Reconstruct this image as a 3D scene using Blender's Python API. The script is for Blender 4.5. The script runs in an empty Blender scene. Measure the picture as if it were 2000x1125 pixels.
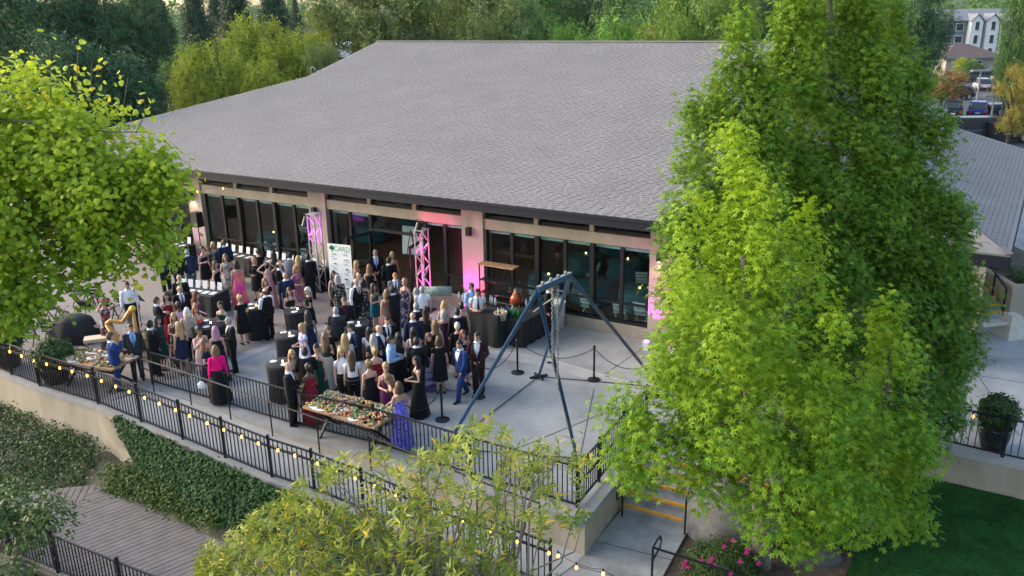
import bpy, bmesh, math, random
import numpy as np
from mathutils import Vector, Matrix
random.seed(7); rng = np.random.default_rng(7)
S = bpy.context.scene
COL = S.collection
RAD = math.radians

# ------------------------------------------------------------------ camera
F_PX, PITCH, ROLL, CAM_H = 1650.0, RAD(18.03), RAD(1.0), 10.0
_cp, _sp = math.cos(PITCH), math.sin(PITCH)
FWD = np.array([0, _cp, -_sp]); _up = np.array([0, _sp, _cp]); _ri = np.array([1.0, 0, 0])
CR = _ri*math.cos(ROLL) - _up*math.sin(ROLL); CU = _up*math.cos(ROLL) + _ri*math.sin(ROLL)
CC = np.array([0, 0, CAM_H])
cam = bpy.data.cameras.new('camera'); cam_o = bpy.data.objects.new('camera', cam); COL.objects.link(cam_o)
cam.sensor_width = 36; cam.lens = 36*F_PX/2000; cam.clip_end = 6000; cam.clip_start = .1
cam_o.matrix_world = Matrix(((CR[0], CU[0], -FWD[0], 0), (CR[1], CU[1], -FWD[1], 0), (CR[2], CU[2], -FWD[2], CAM_H), (0, 0, 0, 1)))
S.camera = cam_o

# ------------------------------------------------------------------ sky, sun, exposure (dusk, sun gone low behind the trees)
SUN_EL, SUN_AZ = RAD(22), RAD(-76)          # azimuth from +Y, positive to the right
W = bpy.data.worlds.new('World'); S.world = W; W.use_nodes = True
nt = W.node_tree; sk = nt.nodes.new('ShaderNodeTexSky'); sk.sky_type = 'NISHITA'; sk.sun_disc = False
sk.sun_elevation = SUN_EL; sk.sun_rotation = SUN_AZ; sk.altitude = 60; sk.air_density = 1.0; sk.dust_density = 3.0; sk.ozone_density = .8
nt.links.new(sk.outputs[0], nt.nodes['Background'].inputs[0]); nt.nodes['Background'].inputs[1].default_value = .14
sun = bpy.data.lights.new('sun', 'SUN'); sun.energy = .6; sun.angle = RAD(60); sun.color = (1, .93, .84)
sun_o = bpy.data.objects.new('sun', sun); COL.objects.link(sun_o)
sun_o.rotation_euler = Vector((-math.sin(SUN_AZ)*math.cos(SUN_EL), -math.cos(SUN_AZ)*math.cos(SUN_EL), -math.sin(SUN_EL))).to_track_quat('-Z', 'Y').to_euler()
S.view_settings.view_transform = 'Standard'; S.view_settings.look = 'None'; S.view_settings.gamma = 1
S.view_settings.exposure = 1.86

# ------------------------------------------------------------------ measuring: photo pixel (2000 wide) -> point of the place
def ray(x, y): return FWD*F_PX + CR*(x-1000) + CU*(562.5-y)
def P(x, y, z=0.0):
    d = ray(x, y); return CC + d*((z-CAM_H)/d[2])
def Q(x, y, Y):
    d = ray(x, y); return CC + d*(Y/d[1])
def ppm(p): return F_PX/float((np.array(p)-CC) @ FWD)     # photo pixels per metre at a point

# ------------------------------------------------------------------ materials
MATS = {}
def mat(name, col, rough=.7, metal=0, var=.12, scale=6, bump=0, bscale=None, emit=None, spec=None, stretch=None, pos=False):
    if name in MATS: return MATS[name]
    m = bpy.data.materials.new(name); m.use_nodes = True; MATS[name] = m
    t = m.node_tree; b = t.nodes['Principled BSDF']; L = t.links
    b.inputs['Roughness'].default_value = rough; b.inputs['Metallic'].default_value = metal
    if spec is not None: b.inputs['Specular IOR Level'].default_value = spec
    c = (*col, 1)
    if emit:
        b.inputs['Base Color'].default_value = c
        b.inputs['Emission Color'].default_value = c; b.inputs['Emission Strength'].default_value = emit; return m
    tc = t.nodes.new('ShaderNodeTexCoord'); mp = t.nodes.new('ShaderNodeMapping'); L.new((t.nodes.new('ShaderNodeNewGeometry').outputs['Position'] if pos else tc.outputs['Object']), mp.inputs[0])
    if stretch: mp.inputs['Scale'].default_value = stretch
    n = t.nodes.new('ShaderNodeTexNoise'); n.inputs['Scale'].default_value = scale; n.inputs['Detail'].default_value = 6; n.inputs['Roughness'].default_value = .6
    L.new(mp.outputs[0], n.inputs['Vector'])
    r = t.nodes.new('ShaderNodeValToRGB'); L.new(n.outputs['Fac'], r.inputs[0])
    r.color_ramp.elements[0].position = .3; r.color_ramp.elements[1].position = .7
    r.color_ramp.elements[0].color = (*[x*(1-var) for x in col], 1); r.color_ramp.elements[1].color = (*[min(1, x*(1+var)) for x in col], 1)
    L.new(r.outputs[0], b.inputs['Base Color'])
    if bump:
        n2 = t.nodes.new('ShaderNodeTexNoise'); n2.inputs['Scale'].default_value = bscale or scale*6; n2.inputs['Detail'].default_value = 4; L.new(mp.outputs[0], n2.inputs['Vector'])
        bm = t.nodes.new('ShaderNodeBump'); bm.inputs['Strength'].default_value = bump; bm.inputs['Distance'].default_value = .03
        L.new(n2.outputs['Fac'], bm.inputs['Height']); L.new(bm.outputs[0], b.inputs['Normal'])
    return m
def leafmat(name, c0, c1, c2=None, trans=.35, rough=.5):
    """leaf colour runs c0 -> c1 with each leaf's own tint; c2 for the few turning leaves"""
    if name in MATS: return MATS[name]
    m = bpy.data.materials.new(name); m.use_nodes = True; MATS[name] = m
    t = m.node_tree; L = t.links; b = t.nodes['Principled BSDF']; out = t.nodes['Material Output']
    a = t.nodes.new('ShaderNodeAttribute'); a.attribute_name = 'tint'
    r = t.nodes.new('ShaderNodeValToRGB'); L.new(a.outputs['Fac'], r.inputs[0])
    r.color_ramp.elements[0].color = (*c0, 1); r.color_ramp.elements[1].color = (*c1, 1); r.color_ramp.elements[1].position = .85 if c2 else 1
    if c2:
        e = r.color_ramp.elements.new(.97); e.color = (*c2, 1)
    L.new(r.outputs[0], b.inputs['Base Color']); b.inputs['Roughness'].default_value = rough; b.inputs['Specular IOR Level'].default_value = .3
    tr = t.nodes.new('ShaderNodeBsdfTranslucent'); L.new(r.outputs[0], tr.inputs[0])
    mx = t.nodes.new('ShaderNodeMixShader'); mx.inputs[0].default_value = trans
    L.new(b.outputs[0], mx.inputs[1]); L.new(tr.outputs[0], mx.inputs[2]); L.new(mx.outputs[0], out.inputs[0])
    return m
def glassmat(name, tint=(.75, .85, .85), ior=1.5):
    if name in MATS: return MATS[name]
    m = bpy.data.materials.new(name); m.use_nodes = True; MATS[name] = m
    t = m.node_tree; L = t.links; out = t.nodes['Material Output']; t.nodes.remove(t.nodes['Principled BSDF'])
    tr = t.nodes.new('ShaderNodeBsdfTransparent'); tr.inputs[0].default_value = (*tint, 1)
    gl = t.nodes.new('ShaderNodeBsdfGlossy'); gl.inputs['Roughness'].default_value = .02
    fr = t.nodes.new('ShaderNodeFresnel'); fr.inputs[0].default_value = ior
    ge = t.nodes.new('ShaderNodeNewGeometry'); mu = t.nodes.new('ShaderNodeMath'); mu.operation = 'MULTIPLY_ADD'; mu.inputs[1].default_value = -1; mu.inputs[2].default_value = 1; L.new(ge.outputs['Backfacing'], mu.inputs[0])
    m2 = t.nodes.new('ShaderNodeMath'); m2.operation = 'MULTIPLY'; L.new(mu.outputs[0], m2.inputs[0]); L.new(fr.outputs[0], m2.inputs[1])      # only the outer face of a pane mirrors
    mx = t.nodes.new('ShaderNodeMixShader'); L.new(m2.outputs[0], mx.inputs[0]); L.new(tr.outputs[0], mx.inputs[1]); L.new(gl.outputs[0], mx.inputs[2]); L.new(mx.outputs[0], out.inputs[0])
    return m

# ------------------------------------------------------------------ mesh building
def _frame(d):
    d = np.array(d, float); d /= np.linalg.norm(d)+1e-12
    a = np.array([0, 0, 1.0]) if abs(d[2]) < .9 else np.array([1.0, 0, 0])
    x = np.cross(a, d); x /= np.linalg.norm(x); return x, np.cross(d, x), d
class MB:
    def __init__(s): s.v = []; s.f = []; s.m = []
    def add(s, vs, fs, m=0):
        o = len(s.v); s.v += [tuple(map(float, p)) for p in vs]; s.f += [tuple(i+o for i in f) for f in fs]; s.m += [m]*len(fs); return s
    def box(s, c, sz, rz=0, m=0, taper=1):
        x, y, z = [q/2 for q in sz]; cs, sn = math.cos(rz), math.sin(rz); vs = []
        for k in (-1, 1):
            q = taper if k > 0 else 1
            for (i, j) in ((-1, -1), (1, -1), (1, 1), (-1, 1)):
                px, py = i*x*q, j*y*q; vs.append((c[0]+px*cs-py*sn, c[1]+px*sn+py*cs, c[2]+k*z))
        return s.add(vs, [(3, 2, 1, 0), (4, 5, 6, 7), (0, 1, 5, 4), (1, 2, 6, 5), (2, 3, 7, 6), (3, 0, 4, 7)], m)
    def bar(s, a, b, w, h=None, m=0):
        h = h or w; a = np.array(a, float); b = np.array(b, float); x, y, d = _frame(b-a); vs = []
        for p in (a, b):
            for (i, j) in ((-1, -1), (1, -1), (1, 1), (-1, 1)): vs.append(p+x*i*w/2+y*j*h/2)
        return s.add(vs, [(3, 2, 1, 0), (4, 5, 6, 7), (0, 1, 5, 4), (1, 2, 6, 5), (2, 3, 7, 6), (3, 0, 4, 7)], m)
    def tube(s, pts, r, n=8, m=0, cap=True, flat=1.0):
        pts = [np.array(p, float) for p in pts]; N = len(pts)
        if not hasattr(r, '__len__'): r = [r]*N
        o = len(s.v); pd = None
        for i, p in enumerate(pts):
            d = (pts[min(i+1, N-1)]-pts[max(i-1, 0)]); d /= np.linalg.norm(d)+1e-9
            if pd is None: x, y, _ = _frame(d)
            else:
                x = x-d*(x @ d); x /= np.linalg.norm(x)+1e-9; y = np.cross(d, x)
            pd = d
            for k in range(n):
                a = 2*math.pi*k/n; q = p+x*math.cos(a)*r[i]+y*math.sin(a)*r[i]*flat; s.v.append(tuple(q))
        for i in range(N-1):
            for k in range(n): s.f.append((o+i*n+k, o+i*n+(k+1) % n, o+(i+1)*n+(k+1) % n, o+(i+1)*n+k)); s.m.append(m)
        if cap:
            s.f.append(tuple(o+k for k in range(n))[::-1]); s.f.append(tuple(o+(N-1)*n+k for k in range(n))); s.m += [m, m]
        return s
    def cyl(s, a, b, r, r2=None, n=10, m=0): return s.tube([a, b], [r, r if r2 is None else r2], n, m)
    def lathe(s, prof, c=(0, 0, 0), n=16, m=0, fold=0, nf=8, sx=1, sy=1, cap=True, ph=0):
        """prof: list of (r, z, fold amount 0..1)"""
        o = len(s.v)
        for q in prof:
            r, z = q[0], q[1]; fo = q[2] if len(q) > 2 else 0
            for k in range(n):
                a = 2*math.pi*k/n; rr = r*(1+fold*fo*math.cos(nf*a+ph)); s.v.append((c[0]+rr*math.cos(a)*sx, c[1]+rr*math.sin(a)*sy, c[2]+z))
        for i in range(len(prof)-1):
            for k in range(n): s.f.append((o+i*n+k, o+i*n+(k+1) % n, o+(i+1)*n+(k+1) % n, o+(i+1)*n+k)); s.m.append(m)
        if cap:
            s.f.append(tuple(o+k for k in range(n))[::-1]); s.f.append(tuple(o+(len(prof)-1)*n+k for k in range(n))); s.m += [m, m]
        return s
    def ball(s, c, r, n=10, m=0, sz=1, rings=6):
        return s.lathe([(max(1e-4, r*math.sin(math.pi*i/rings)), -r*sz*math.cos(math.pi*i/rings)) for i in range(rings+1)], c, n, m, cap=False)
    def prism(s, poly, z0, z1, m=0):
        """poly in plan; z0/z1 numbers or one per corner"""
        n = len(poly); a = z0 if hasattr(z0, '__len__') else [z0]*n; b = z1 if hasattr(z1, '__len__') else [z1]*n
        vs = [(p[0], p[1], a[i]) for i, p in enumerate(poly)]+[(p[0], p[1], b[i]) for i, p in enumerate(poly)]
        return s.add(vs, [tuple(range(n))[::-1], tuple(range(n, 2*n))]+[(i, (i+1) % n, n+(i+1) % n, n+i) for i in range(n)], m)
    def face(s, vs, m=0): return s.add(vs, [tuple(range(len(vs)))], m)
    def mesh(s, name, smooth=False, fix=True):
        me = bpy.data.meshes.new(name); me.from_pydata(s.v, [], s.f); me.polygons.foreach_set('material_index', s.m)
        if fix:
            bm = bmesh.new(); bm.from_mesh(me); bmesh.ops.recalc_face_normals(bm, faces=bm.faces); bm.to_mesh(me); bm.free()
        if smooth: me.polygons.foreach_set('use_smooth', [True]*len(s.f))
        me.update(); return me
    def build(s, name, mats, parent=None, loc=None, smooth=False, rz=0, fix=True):
        return obj(name, s.mesh(name, smooth, fix), mats, parent, loc, rz)
def obj(name, me, mats=None, parent=None, loc=None, rz=0):
    o = bpy.data.objects.new(name, me); COL.objects.link(o)
    if mats is not None:
        for q in (mats if isinstance(mats, (list, tuple)) else [mats]): me.materials.append(q)
    if parent: o.parent = parent
    if loc is not None: o.location = tuple(map(float, loc))
    if rz: o.rotation_euler.z = rz
    return o
def use(o, m, i=0):
    o.material_slots[i].link = 'OBJECT'; o.material_slots[i].material = m; return o
def tag(o, label, cat, group=None, kind=None):
    if label: o['label'] = label
    if cat: o['category'] = cat
    if group: o['group'] = group
    if kind: o['kind'] = kind
    return o
def thing(name, label, cat, loc=(0, 0, 0), rz=0, group=None):
    o = bpy.data.objects.new(name, None); COL.objects.link(o); o.empty_display_size = .2
    o.location = tuple(map(float, loc)); o.rotation_euler.z = rz; return tag(o, label, cat, group)
def struct(name, mb, m, smooth=False, loc=None):
    o = mb.build(name, m, None, loc, smooth); o['kind'] = 'structure'; return o
def copy_tree(o, parent=None):
    c = o.copy(); COL.objects.link(c); c.parent = parent
    for ch in o.children: copy_tree(ch, c)
    return c
def array_mesh(name, V, Fq, smooth=False, attr=None, mi=None):
    """V (n,3) array, Fq (m,k) array of k-gons"""
    me = bpy.data.meshes.new(name); n, (fm, k) = len(V), Fq.shape
    me.vertices.add(n); me.vertices.foreach_set('co', V.astype(np.float32).ravel())
    me.loops.add(fm*k); me.loops.foreach_set('vertex_index', Fq.astype(np.int32).ravel())
    me.polygons.add(fm); me.polygons.foreach_set('loop_start', np.arange(0, fm*k, k, dtype=np.int32))
    try: me.polygons.foreach_set('loop_total', np.full(fm, k, np.int32))
    except Exception: pass
    if mi is not None: me.polygons.foreach_set('material_index', mi.astype(np.int32))
    if attr is not None:
        at = me.attributes.new('tint', 'FLOAT', 'POINT'); at.data.foreach_set('value', attr.astype(np.float32))
    me.polygons.foreach_set('use_smooth', np.full(fm, bool(smooth)))
    me.update(calc_edges=True); me.validate(); return me

# ------------------------------------------------------------------ leaves
def star_leaf():
    v = [(0, 0, 0)]; f = []
    for i, (a, l) in enumerate(((90, 1), (152, .88), (28, .88), (215, .6), (-35, .6))):
        a = RAD(a); c, s_ = math.cos(a), math.sin(a); o = len(v)
        v += [(c*l*.42-s_*.16, s_*l*.42+c*.16, -.02), (c*l, s_*l, -.22*l), (c*l*.42+s_*.16, s_*l*.42-c*.16, -.02)]
        f += [(0, o+1, o), (0, o+2, o+1)]
    return np.array(v)*.5, np.array(f)
def round_leaf():
    v = [(0, -.5, 0), (.42, -.38, -.06), (.5, .02, -.08), (0, .55, -.12), (-.5, .02, -.08), (-.42, -.38, -.06), (0, 0, .04)]
    return np.array(v), np.array([(6, 0, 1), (6, 1, 2), (6, 2, 3), (6, 3, 4), (6, 4, 5), (6, 5, 0)])
def lance_leaf(w=.11):
    v = [(0, 0, 0), (w, .35, .02), (-w, .35, .02), (w*.8, .7, -.05), (-w*.8, .7, -.05), (0, 1.05, -.17)]
    return np.array(v), np.array([(0, 1, 2), (1, 3, 2), (2, 3, 4), (3, 5, 4)])
def tuft_leaf():
    """a small spray: three leaf faces, for trees too far to show single leaves"""
    v = []; f = []
    for i, a in enumerate((0, 125, 240)):
        c, s_ = math.cos(RAD(a)), math.sin(RAD(a)); o = len(v)
        v += [(0, 0, 0), (c*.5-s_*.2, s_*.5+c*.2, .05), (c*.95, s_*.95, -.1), (c*.5+s_*.2, s_*.5-c*.2, .05)]; f += [(o, o+3, o+2), (o, o+2, o+1)]
    return np.array(v)*.6, np.array(f)
def unit(a): return a/(np.linalg.norm(a, axis=1, keepdims=True)+1e-9)
def leaf_mesh(name, pos, nrm, tip, size, leaf, tint):
    """pos/nrm/tip (N,3): where each leaf is, which way its face and its tip look"""
    lv, lf = leaf; N, m = len(pos), len(lv)
    nrm = unit(nrm); tip = tip-nrm*(tip*nrm).sum(1, keepdims=True); tip = unit(tip); xx = np.cross(tip, nrm)
    sz = (size*np.ones(N))[:, None, None]
    V = pos[:, None]+sz*(lv[None, :, 0:1]*xx[:, None]+lv[None, :, 1:2]*tip[:, None]+lv[None, :, 2:3]*nrm[:, None])
    Fq = (lf[None]+(np.arange(N)*m)[:, None, None]).reshape(-1, 3)
    return array_mesh(name, V.reshape(-1, 3), Fq, attr=np.repeat(tint, m))
def wob(A, f, ph=0.0):
    x, y, z = (A*f).T
    return (np.sin(2.1*x+1.3*y+ph)+np.sin(2.7*y-1.9*z+2*ph)+np.sin(2.3*z+1.7*x+ph)+np.sin(1.6*x-2.2*y+2.9*z))/4
def clump(A, O, f, amp, thr, ph=0.0):
    """gather anchors into boughs: push them out on the crests, thin them in the hollows"""
    w = wob(A, f, ph); A = A+O*(w*amp)[:, None]; k = w > thr+rng.normal(0, .12, len(w)); return A[k], O[k]
def rnd(n, s=1.0): return rng.normal(0, s, (n, 3))
def clusters(anch, out, k, spread, size, leaf, droop=.5, up=.5, tint0=None, jit=.25, outw=.7, flat=1.0):
    """k leaves round each anchor; returns arrays for leaf_mesh"""
    n = len(anch); o = np.repeat(out, k, 0); off = rnd(n*k, spread); off[:, 2] *= flat
    p = np.repeat(anch, k, 0)+off
    nr = o*outw+np.array([0, 0, up])+rnd(n*k, .45)
    tp = o*.7+np.array([0, 0, -droop])+unit(off)*.6+rnd(n*k, .35)
    t = np.repeat(tint0 if tint0 is not None else rng.uniform(.15, .75, n), k)+rng.normal(0, jit*.5, n*k)
    return p, nr, tp, size*rng.uniform(.7, 1.2, n*k), leaf, np.clip(t, 0, .84)
# ================================================================== LARGE STRUCTURE
CREAM = mat('cream_stucco', (.33, .285, .22), .9, var=.16, scale=1.6, bump=.25, bscale=60, stretch=(1, 1, .35))
CONC = mat('concrete', (.29, .297, .292), .85, var=.26, scale=.7, bump=.15, bscale=40)
CONC2 = mat('concrete_pale', (.36, .355, .34), .85, var=.14, scale=1.2, bump=.15, bscale=40)
CONC3 = mat('concrete_stained', (.26, .262, .258), .85, var=.35, scale=1.6, bump=.2, bscale=40)
COPING = mat('coping', (.25, .253, .253), .8, var=.2, scale=1.5)
JOINT = mat('joint_dark', (.075, .075, .075), .9)
BLACKM = mat('black_metal', (.012, .014, .016), .45, metal=.3)
DARKF = mat('dark_bronze', (.012, .013, .015), .5, spec=.25)
FASC = mat('fascia_paint', (.014, .017, .026), .6, spec=.25)
ORANGE = mat('nosing_paint', (.62, .29, .03), .8, var=.2, scale=8)
MULCH = mat('mulch', (.075, .05, .035), .95, var=.5, scale=9, bump=.8, bscale=45)
SOIL = mat('soil', (.085, .07, .052), .95, var=.45, scale=4, bump=.6, bscale=30)
WOODT = mat('wood_top', (.30, .19, .10), .6, var=.25, scale=3, stretch=(1, 8, 1))

def pl(pts, z=0): return [tuple(P(x, y, z)[:2]) for x, y in pts]
# ---- outer line of the ramp (its fence) and the edge of the terrace above it
FENCE_PX = [(-330, 575, 0), (-200, 638, 0), (-80, 690, 0), (24, 733, 0), (79, 755, 0), (193, 790, 0), (277, 825, -.03), (358, 859, -.08), (441, 895, -.15), (532, 933, -.25),
            (615, 961, -.33), (711, 1000, -.43), (824, 1050, -.55), (985, 1113, -.72), (1075, 1148, -.8)]
FENCE_W = [P(*q) for q in FENCE_PX]
EDGE_PX = [(299, 760), (428, 800), (573, 848), (734, 890), (920, 955), (1142, 1019)]
EDGE_W = [P(x, y, 0) for x, y in EDGE_PX]
RAIL_W = [P(x, y, 0) for x, y in [(299, 750), (428, 788), (573, 832), (734, 870), (920, 931), (1127, 993)]]
def poly_at(pts, t):
    L = [0]
    for a, b in zip(pts, pts[1:]): L.append(L[-1]+float(np.linalg.norm(b-a)))
    s = t*L[-1]
    for i in range(len(pts)-1):
        if s <= L[i+1]+1e-9: return pts[i]+(pts[i+1]-pts[i])*((s-L[i])/(L[i+1]-L[i]))
    return pts[-1]
def dist_line(x, y):
    p = np.array([x, y]); best = 1e9
    for a, b in zip(FENCE_W, FENCE_W[1:]):
        a2, b2 = a[:2], b[:2]; t = np.clip(((p-a2) @ (b2-a2))/((b2-a2) @ (b2-a2)), 0, 1); best = min(best, float(np.linalg.norm(p-a2-t*(b2-a2))))
    return best
def sm(a, b, x):
    t = min(1, max(0, (x-a)/(b-a))); return t*t*(3-2*t)
def ground_z(x, y):
    lowl = -1.25-.95*sm(0, 1.5, dist_line(x, y)) if x < 4 and y < 40 else -2
    low = lowl+(-.87-lowl)*sm(-.5, 2.2, x)
    back = max(sm(20, 24, y-abs(x-9)*0) if x > 4 else 0, sm(36, 44, y), sm(10, 14, x)*sm(12, 18, y) if x > 10 else 0)
    if x > 2 and y < 19: back = 0
    h = low*(1-back)-.12*back
    return h+22*sm(260, 900, y)*(.6+.4*math.sin(x*.004+1))
xs = list(np.arange(-24, 30, .75)); xs = [-1500, -800, -400, -200, -120, -80, -55, -40, -30]+xs+[32, 36, 42, 55, 80, 120, 200, 400, 800, 1500]
ys = [-20, -5, 2]+list(np.arange(5, 34, .75))+[36, 39, 42, 46, 52, 60, 80, 120, 180, 260, 340, 430, 540, 680, 860, 1100, 1500]
mb = MB(); mb.v = [(x, y, ground_z(x, y)) for y in ys for x in xs]; nx = len(xs)
mb.f = [(j*nx+i, j*nx+i+1, (j+1)*nx+i+1, (j+1)*nx+i) for j in range(len(ys)-1) for i in range(nx-1)]; mb.m = [0]*len(mb.f)
GRND = mat('ground_soil', (.065, .065, .04), .95, var=.45, scale=1.3, bump=.5, bscale=20)
struct('ground', mb, GRND, True)

# ---- terrace slab (everything paved at level 0), its retaining walls down to the soil
terr = pl([(-330, 575), (-200, 638), (-80, 690), (24, 733), (79, 755), (193, 790), (250, 770), (299, 760)]) + [tuple(e[:2]) for e in EDGE_W[1:]] + pl([(1223, 917), (1262, 886), (1390, 921), (1520, 905), (1640, 830), (1801, 866), (2000, 908), (2300, 972)])
terr = terr+[(30, 40), (26, 62), (-42, 62)]
mb = MB(); mb.prism(terr, -.16, 0); struct('terrace', mb, CONC)
def retaining(name, pts, z0, top, bot, thick, label, mats=CREAM):
    """wall hung under an edge: pts plan points, inside on the left-hand side"""
    mb = MB(); pts = [np.array(p[:2]) for p in pts]; nrm = []
    for i in range(len(pts)):
        d = pts[min(i+1, len(pts)-1)]-pts[max(i-1, 0)]; d = d/np.linalg.norm(d); nrm.append(np.array([-d[1], d[0]])*thick)
    for i in range(len(pts)-1):
        a, b = pts[i], pts[i+1]; ta, tb = (top[i], top[i+1]) if hasattr(top, '__len__') else (top, top)
        mb.prism([a, b, b+nrm[i+1], a+nrm[i]], bot, [ta, tb, tb, ta])
    return tag(mb.build(name, mats), label, 'wall')
# terrace wall above the ramp (cream), set a little proud of the slab edge
out = np.array([0, -1.0])
retaining('retaining_wall', [e+np.array([-.012, -.02, 0]) for e in EDGE_W], 0, -.05, -1.6, .2, 'long cream wall between the upper terrace railing and the ramp')
retaining('retaining_wall', [P(1142.5, 1020.5, 0), P(1224, 917.5, 0), P(1263, 886.5, 0)], 0, -.02, -1.6, .2, 'cream wall beside the concrete steps, on their left')
mb = MB()       # coping along terrace edge
for i in range(5):
    a, b = EDGE_W[i], EDGE_W[i+1]; ra, rb = RAIL_W[i], RAIL_W[i+1]
    q = lambda e, r: e+(e-r)/np.linalg.norm((e-r)[:2])*.04
    k = lambda e, r: r+(r-e)/np.linalg.norm((e-r)[:2])*.12
    mb.prism([q(a, ra)[:2], q(b, rb)[:2], k(b, rb)[:2], k(a, ra)[:2]], -.1, .035)
a, b = P(1142, 1019), P(1223, 917); s_ = np.array([-.30, -.08, 0]); mb.prism([(a+[.03, -.02, 0])[:2], (b+[.03, -.02, 0])[:2], (b+s_)[:2], (a+s_)[:2]], -.1, .034)
cop = mb.build('terrace_coping', COPING); cop['kind'] = 'structure'
# ramp strip and landing
mb = MB(); N = 26; outer = FENCE_W[5:]
for i in range(N):
    q = []
    for t in (i/N, (i+1)/N):
        o = poly_at(outer, t); e = poly_at(EDGE_W, t).copy(); e[2] = o[2]; o = o+(o-e)/np.linalg.norm(o-e)*.1; q.append((o, e))
    mb.prism([q[0][0][:2], q[1][0][:2], q[1][1][:2], q[0][1][:2]], -.0+np.array([q[0][0][2], q[1][0][2], q[1][1][2], q[0][1][2]])-.2, np.array([q[0][0][2], q[1][0][2], q[1][1][2], q[0][1][2]])+.004)
ramp = struct('ramp', mb, CONC2)
LAND = -.8
mb = MB(); mb.prism(pl([(1060, 1160), (1142, 1082), (1219, 990), (1350, 1025), (1296, 1122), (1250, 1220), (1180, 1400), (960, 1400)], LAND), LAND-.3, LAND+.006); land = struct('lower_walk', mb, CONC3)
for (x0, y0, x1, y1) in ((1166, 1058, 1312, 1094), (1120, 1105, 1296, 1150), (1075, 1140, 1120, 1105)):
    jb = MB(); a, b = P(x0, y0, LAND), P(x1, y1, LAND); a[2] = b[2] = LAND+.0075; jb.bar(a, b, .02, .004); jb.build('joint', JOINT, land)
# outer retaining wall under the ramp fence, with a curb on top
W_OUT = [o+np.array([.0, -.13, 0]) for o in FENCE_W]
retaining('retaining_wall', W_OUT, 0, [w[2]-.11 for w in W_OUT], -2.6, .25, 'curved cream wall below the string-light fence, partly grown with ivy')
mb = MB()
for i in range(len(W_OUT)-1):
    a, b = W_OUT[i], W_OUT[i+1]; u = np.array([0, -.03, 0]); w = np.array([.02, .3, 0])
    mb.prism([(a+u)[:2], (b+u)[:2], (b+w)[:2], (a+w)[:2]], [a[2]-.11, b[2]-.11, b[2]-.11, a[2]-.11], [a[2]+.02, b[2]+.02, b[2]+.02, a[2]+.02])
cb = mb.build('ramp_curb', COPING); cb['kind'] = 'structure'
# ---- steps from the landing up to the terrace
L0, R0 = P(1221, 985, -.64), P(1350, 1021, -.64); dn = (R0-L0); dn[2] = 0; dn /= np.linalg.norm(dn); up_ = np.array([-dn[1], dn[0], 0])
st = thing('steps', 'concrete steps with orange painted nosings beside the cream wall', 'steps', (0, 0, 0))
for i in range(5):
    z = -.64+.16*i; a = L0+up_*(.31*i)-dn*.12; wd = 2.35 if i < 4 else 3.2; b = a+dn*wd; c = b+up_*2.2; d = a+up_*2.2
    mb = MB(); mb.prism([a[:2], b[:2], c[:2], d[:2]], z-.16 if i else -1.1, z-.001 if i < 4 else -.002); mb.build('step', CONC3, st)
    mb = MB(); a2, b2 = a+dn*.02-up_*.006, b-dn*.02-up_*.006
    mb.prism([a2[:2], b2[:2], (b2+up_*.07)[:2], (a2+up_*.07)[:2]], z-.055, z+.005); mb.build('nosing', ORANGE, st)
def handrail(px_pts, label, zs, r=.02):
    mb = MB(); pts = [P(x, y, z) for (x, y), z in zip(px_pts, zs)]; mb.tube(pts, r, 8); return mb
hr = thing('handrail', 'black looped handrail fixed beside the cream wall at the steps', 'handrail', (0, 0, 0))
h0 = P(1215, 1009, LAND); hu = up_*.9+np.array([0, 0, .46])
MB().tube([h0, h0+[0, 0, .9]], .022).build('post', BLACKM, hr)
q = h0+np.array([0, 0, .9]); MB().tube([q-up_*.02, q-up_*.28, q-up_*.34+[0, 0, -.07], q-up_*.34+[0, 0, -.25], q-up_*.28+[0, 0, -.32], q+[0, 0, -.32]], .02).build('loop', BLACKM, hr)
MB().tube([q, q+hu*1.6], .02).build('rail', BLACKM, hr)
hr = thing('handrail', 'black handrail at the right side of the steps by the boulder', 'handrail', (0, 0, 0))
h0 = P(1337, 1044, LAND)
MB().tube([h0, h0+[0, 0, .9]], .022).build('post', BLACKM, hr); q = h0+np.array([0, 0, .9]); MB().tube([q, q+hu*1.6], .02).build('rail', BLACKM, hr)
hr = thing('handrail', 'black handrail running in front of the pink flowering shrub', 'handrail', (0, 0, 0))
h0 = P(1272, 1150, LAND); q = h0+np.array([0, 0, .95]); e = P(1460, 1128, -.55)
MB().tube([h0, q], .024).build('post', BLACKM, hr)
f_ = (e-q); f_ /= np.linalg.norm(f_)
MB().tube([q, e, e+f_*1.2], .024).build('rail', BLACKM, hr); MB().tube([e-[0, 0, .0], e-[0, 0, .6]], .022).build('post', BLACKM, hr)
MB().tube([q, q+up_*.25+[0, 0, .03], q+up_*.42+[0, 0, .0], q+up_*.46+[0, 0, -.12], q+up_*.4+[0, 0, -.25], q+[0, 0, -.3]], .022).build('loop', BLACKM, hr)
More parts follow.
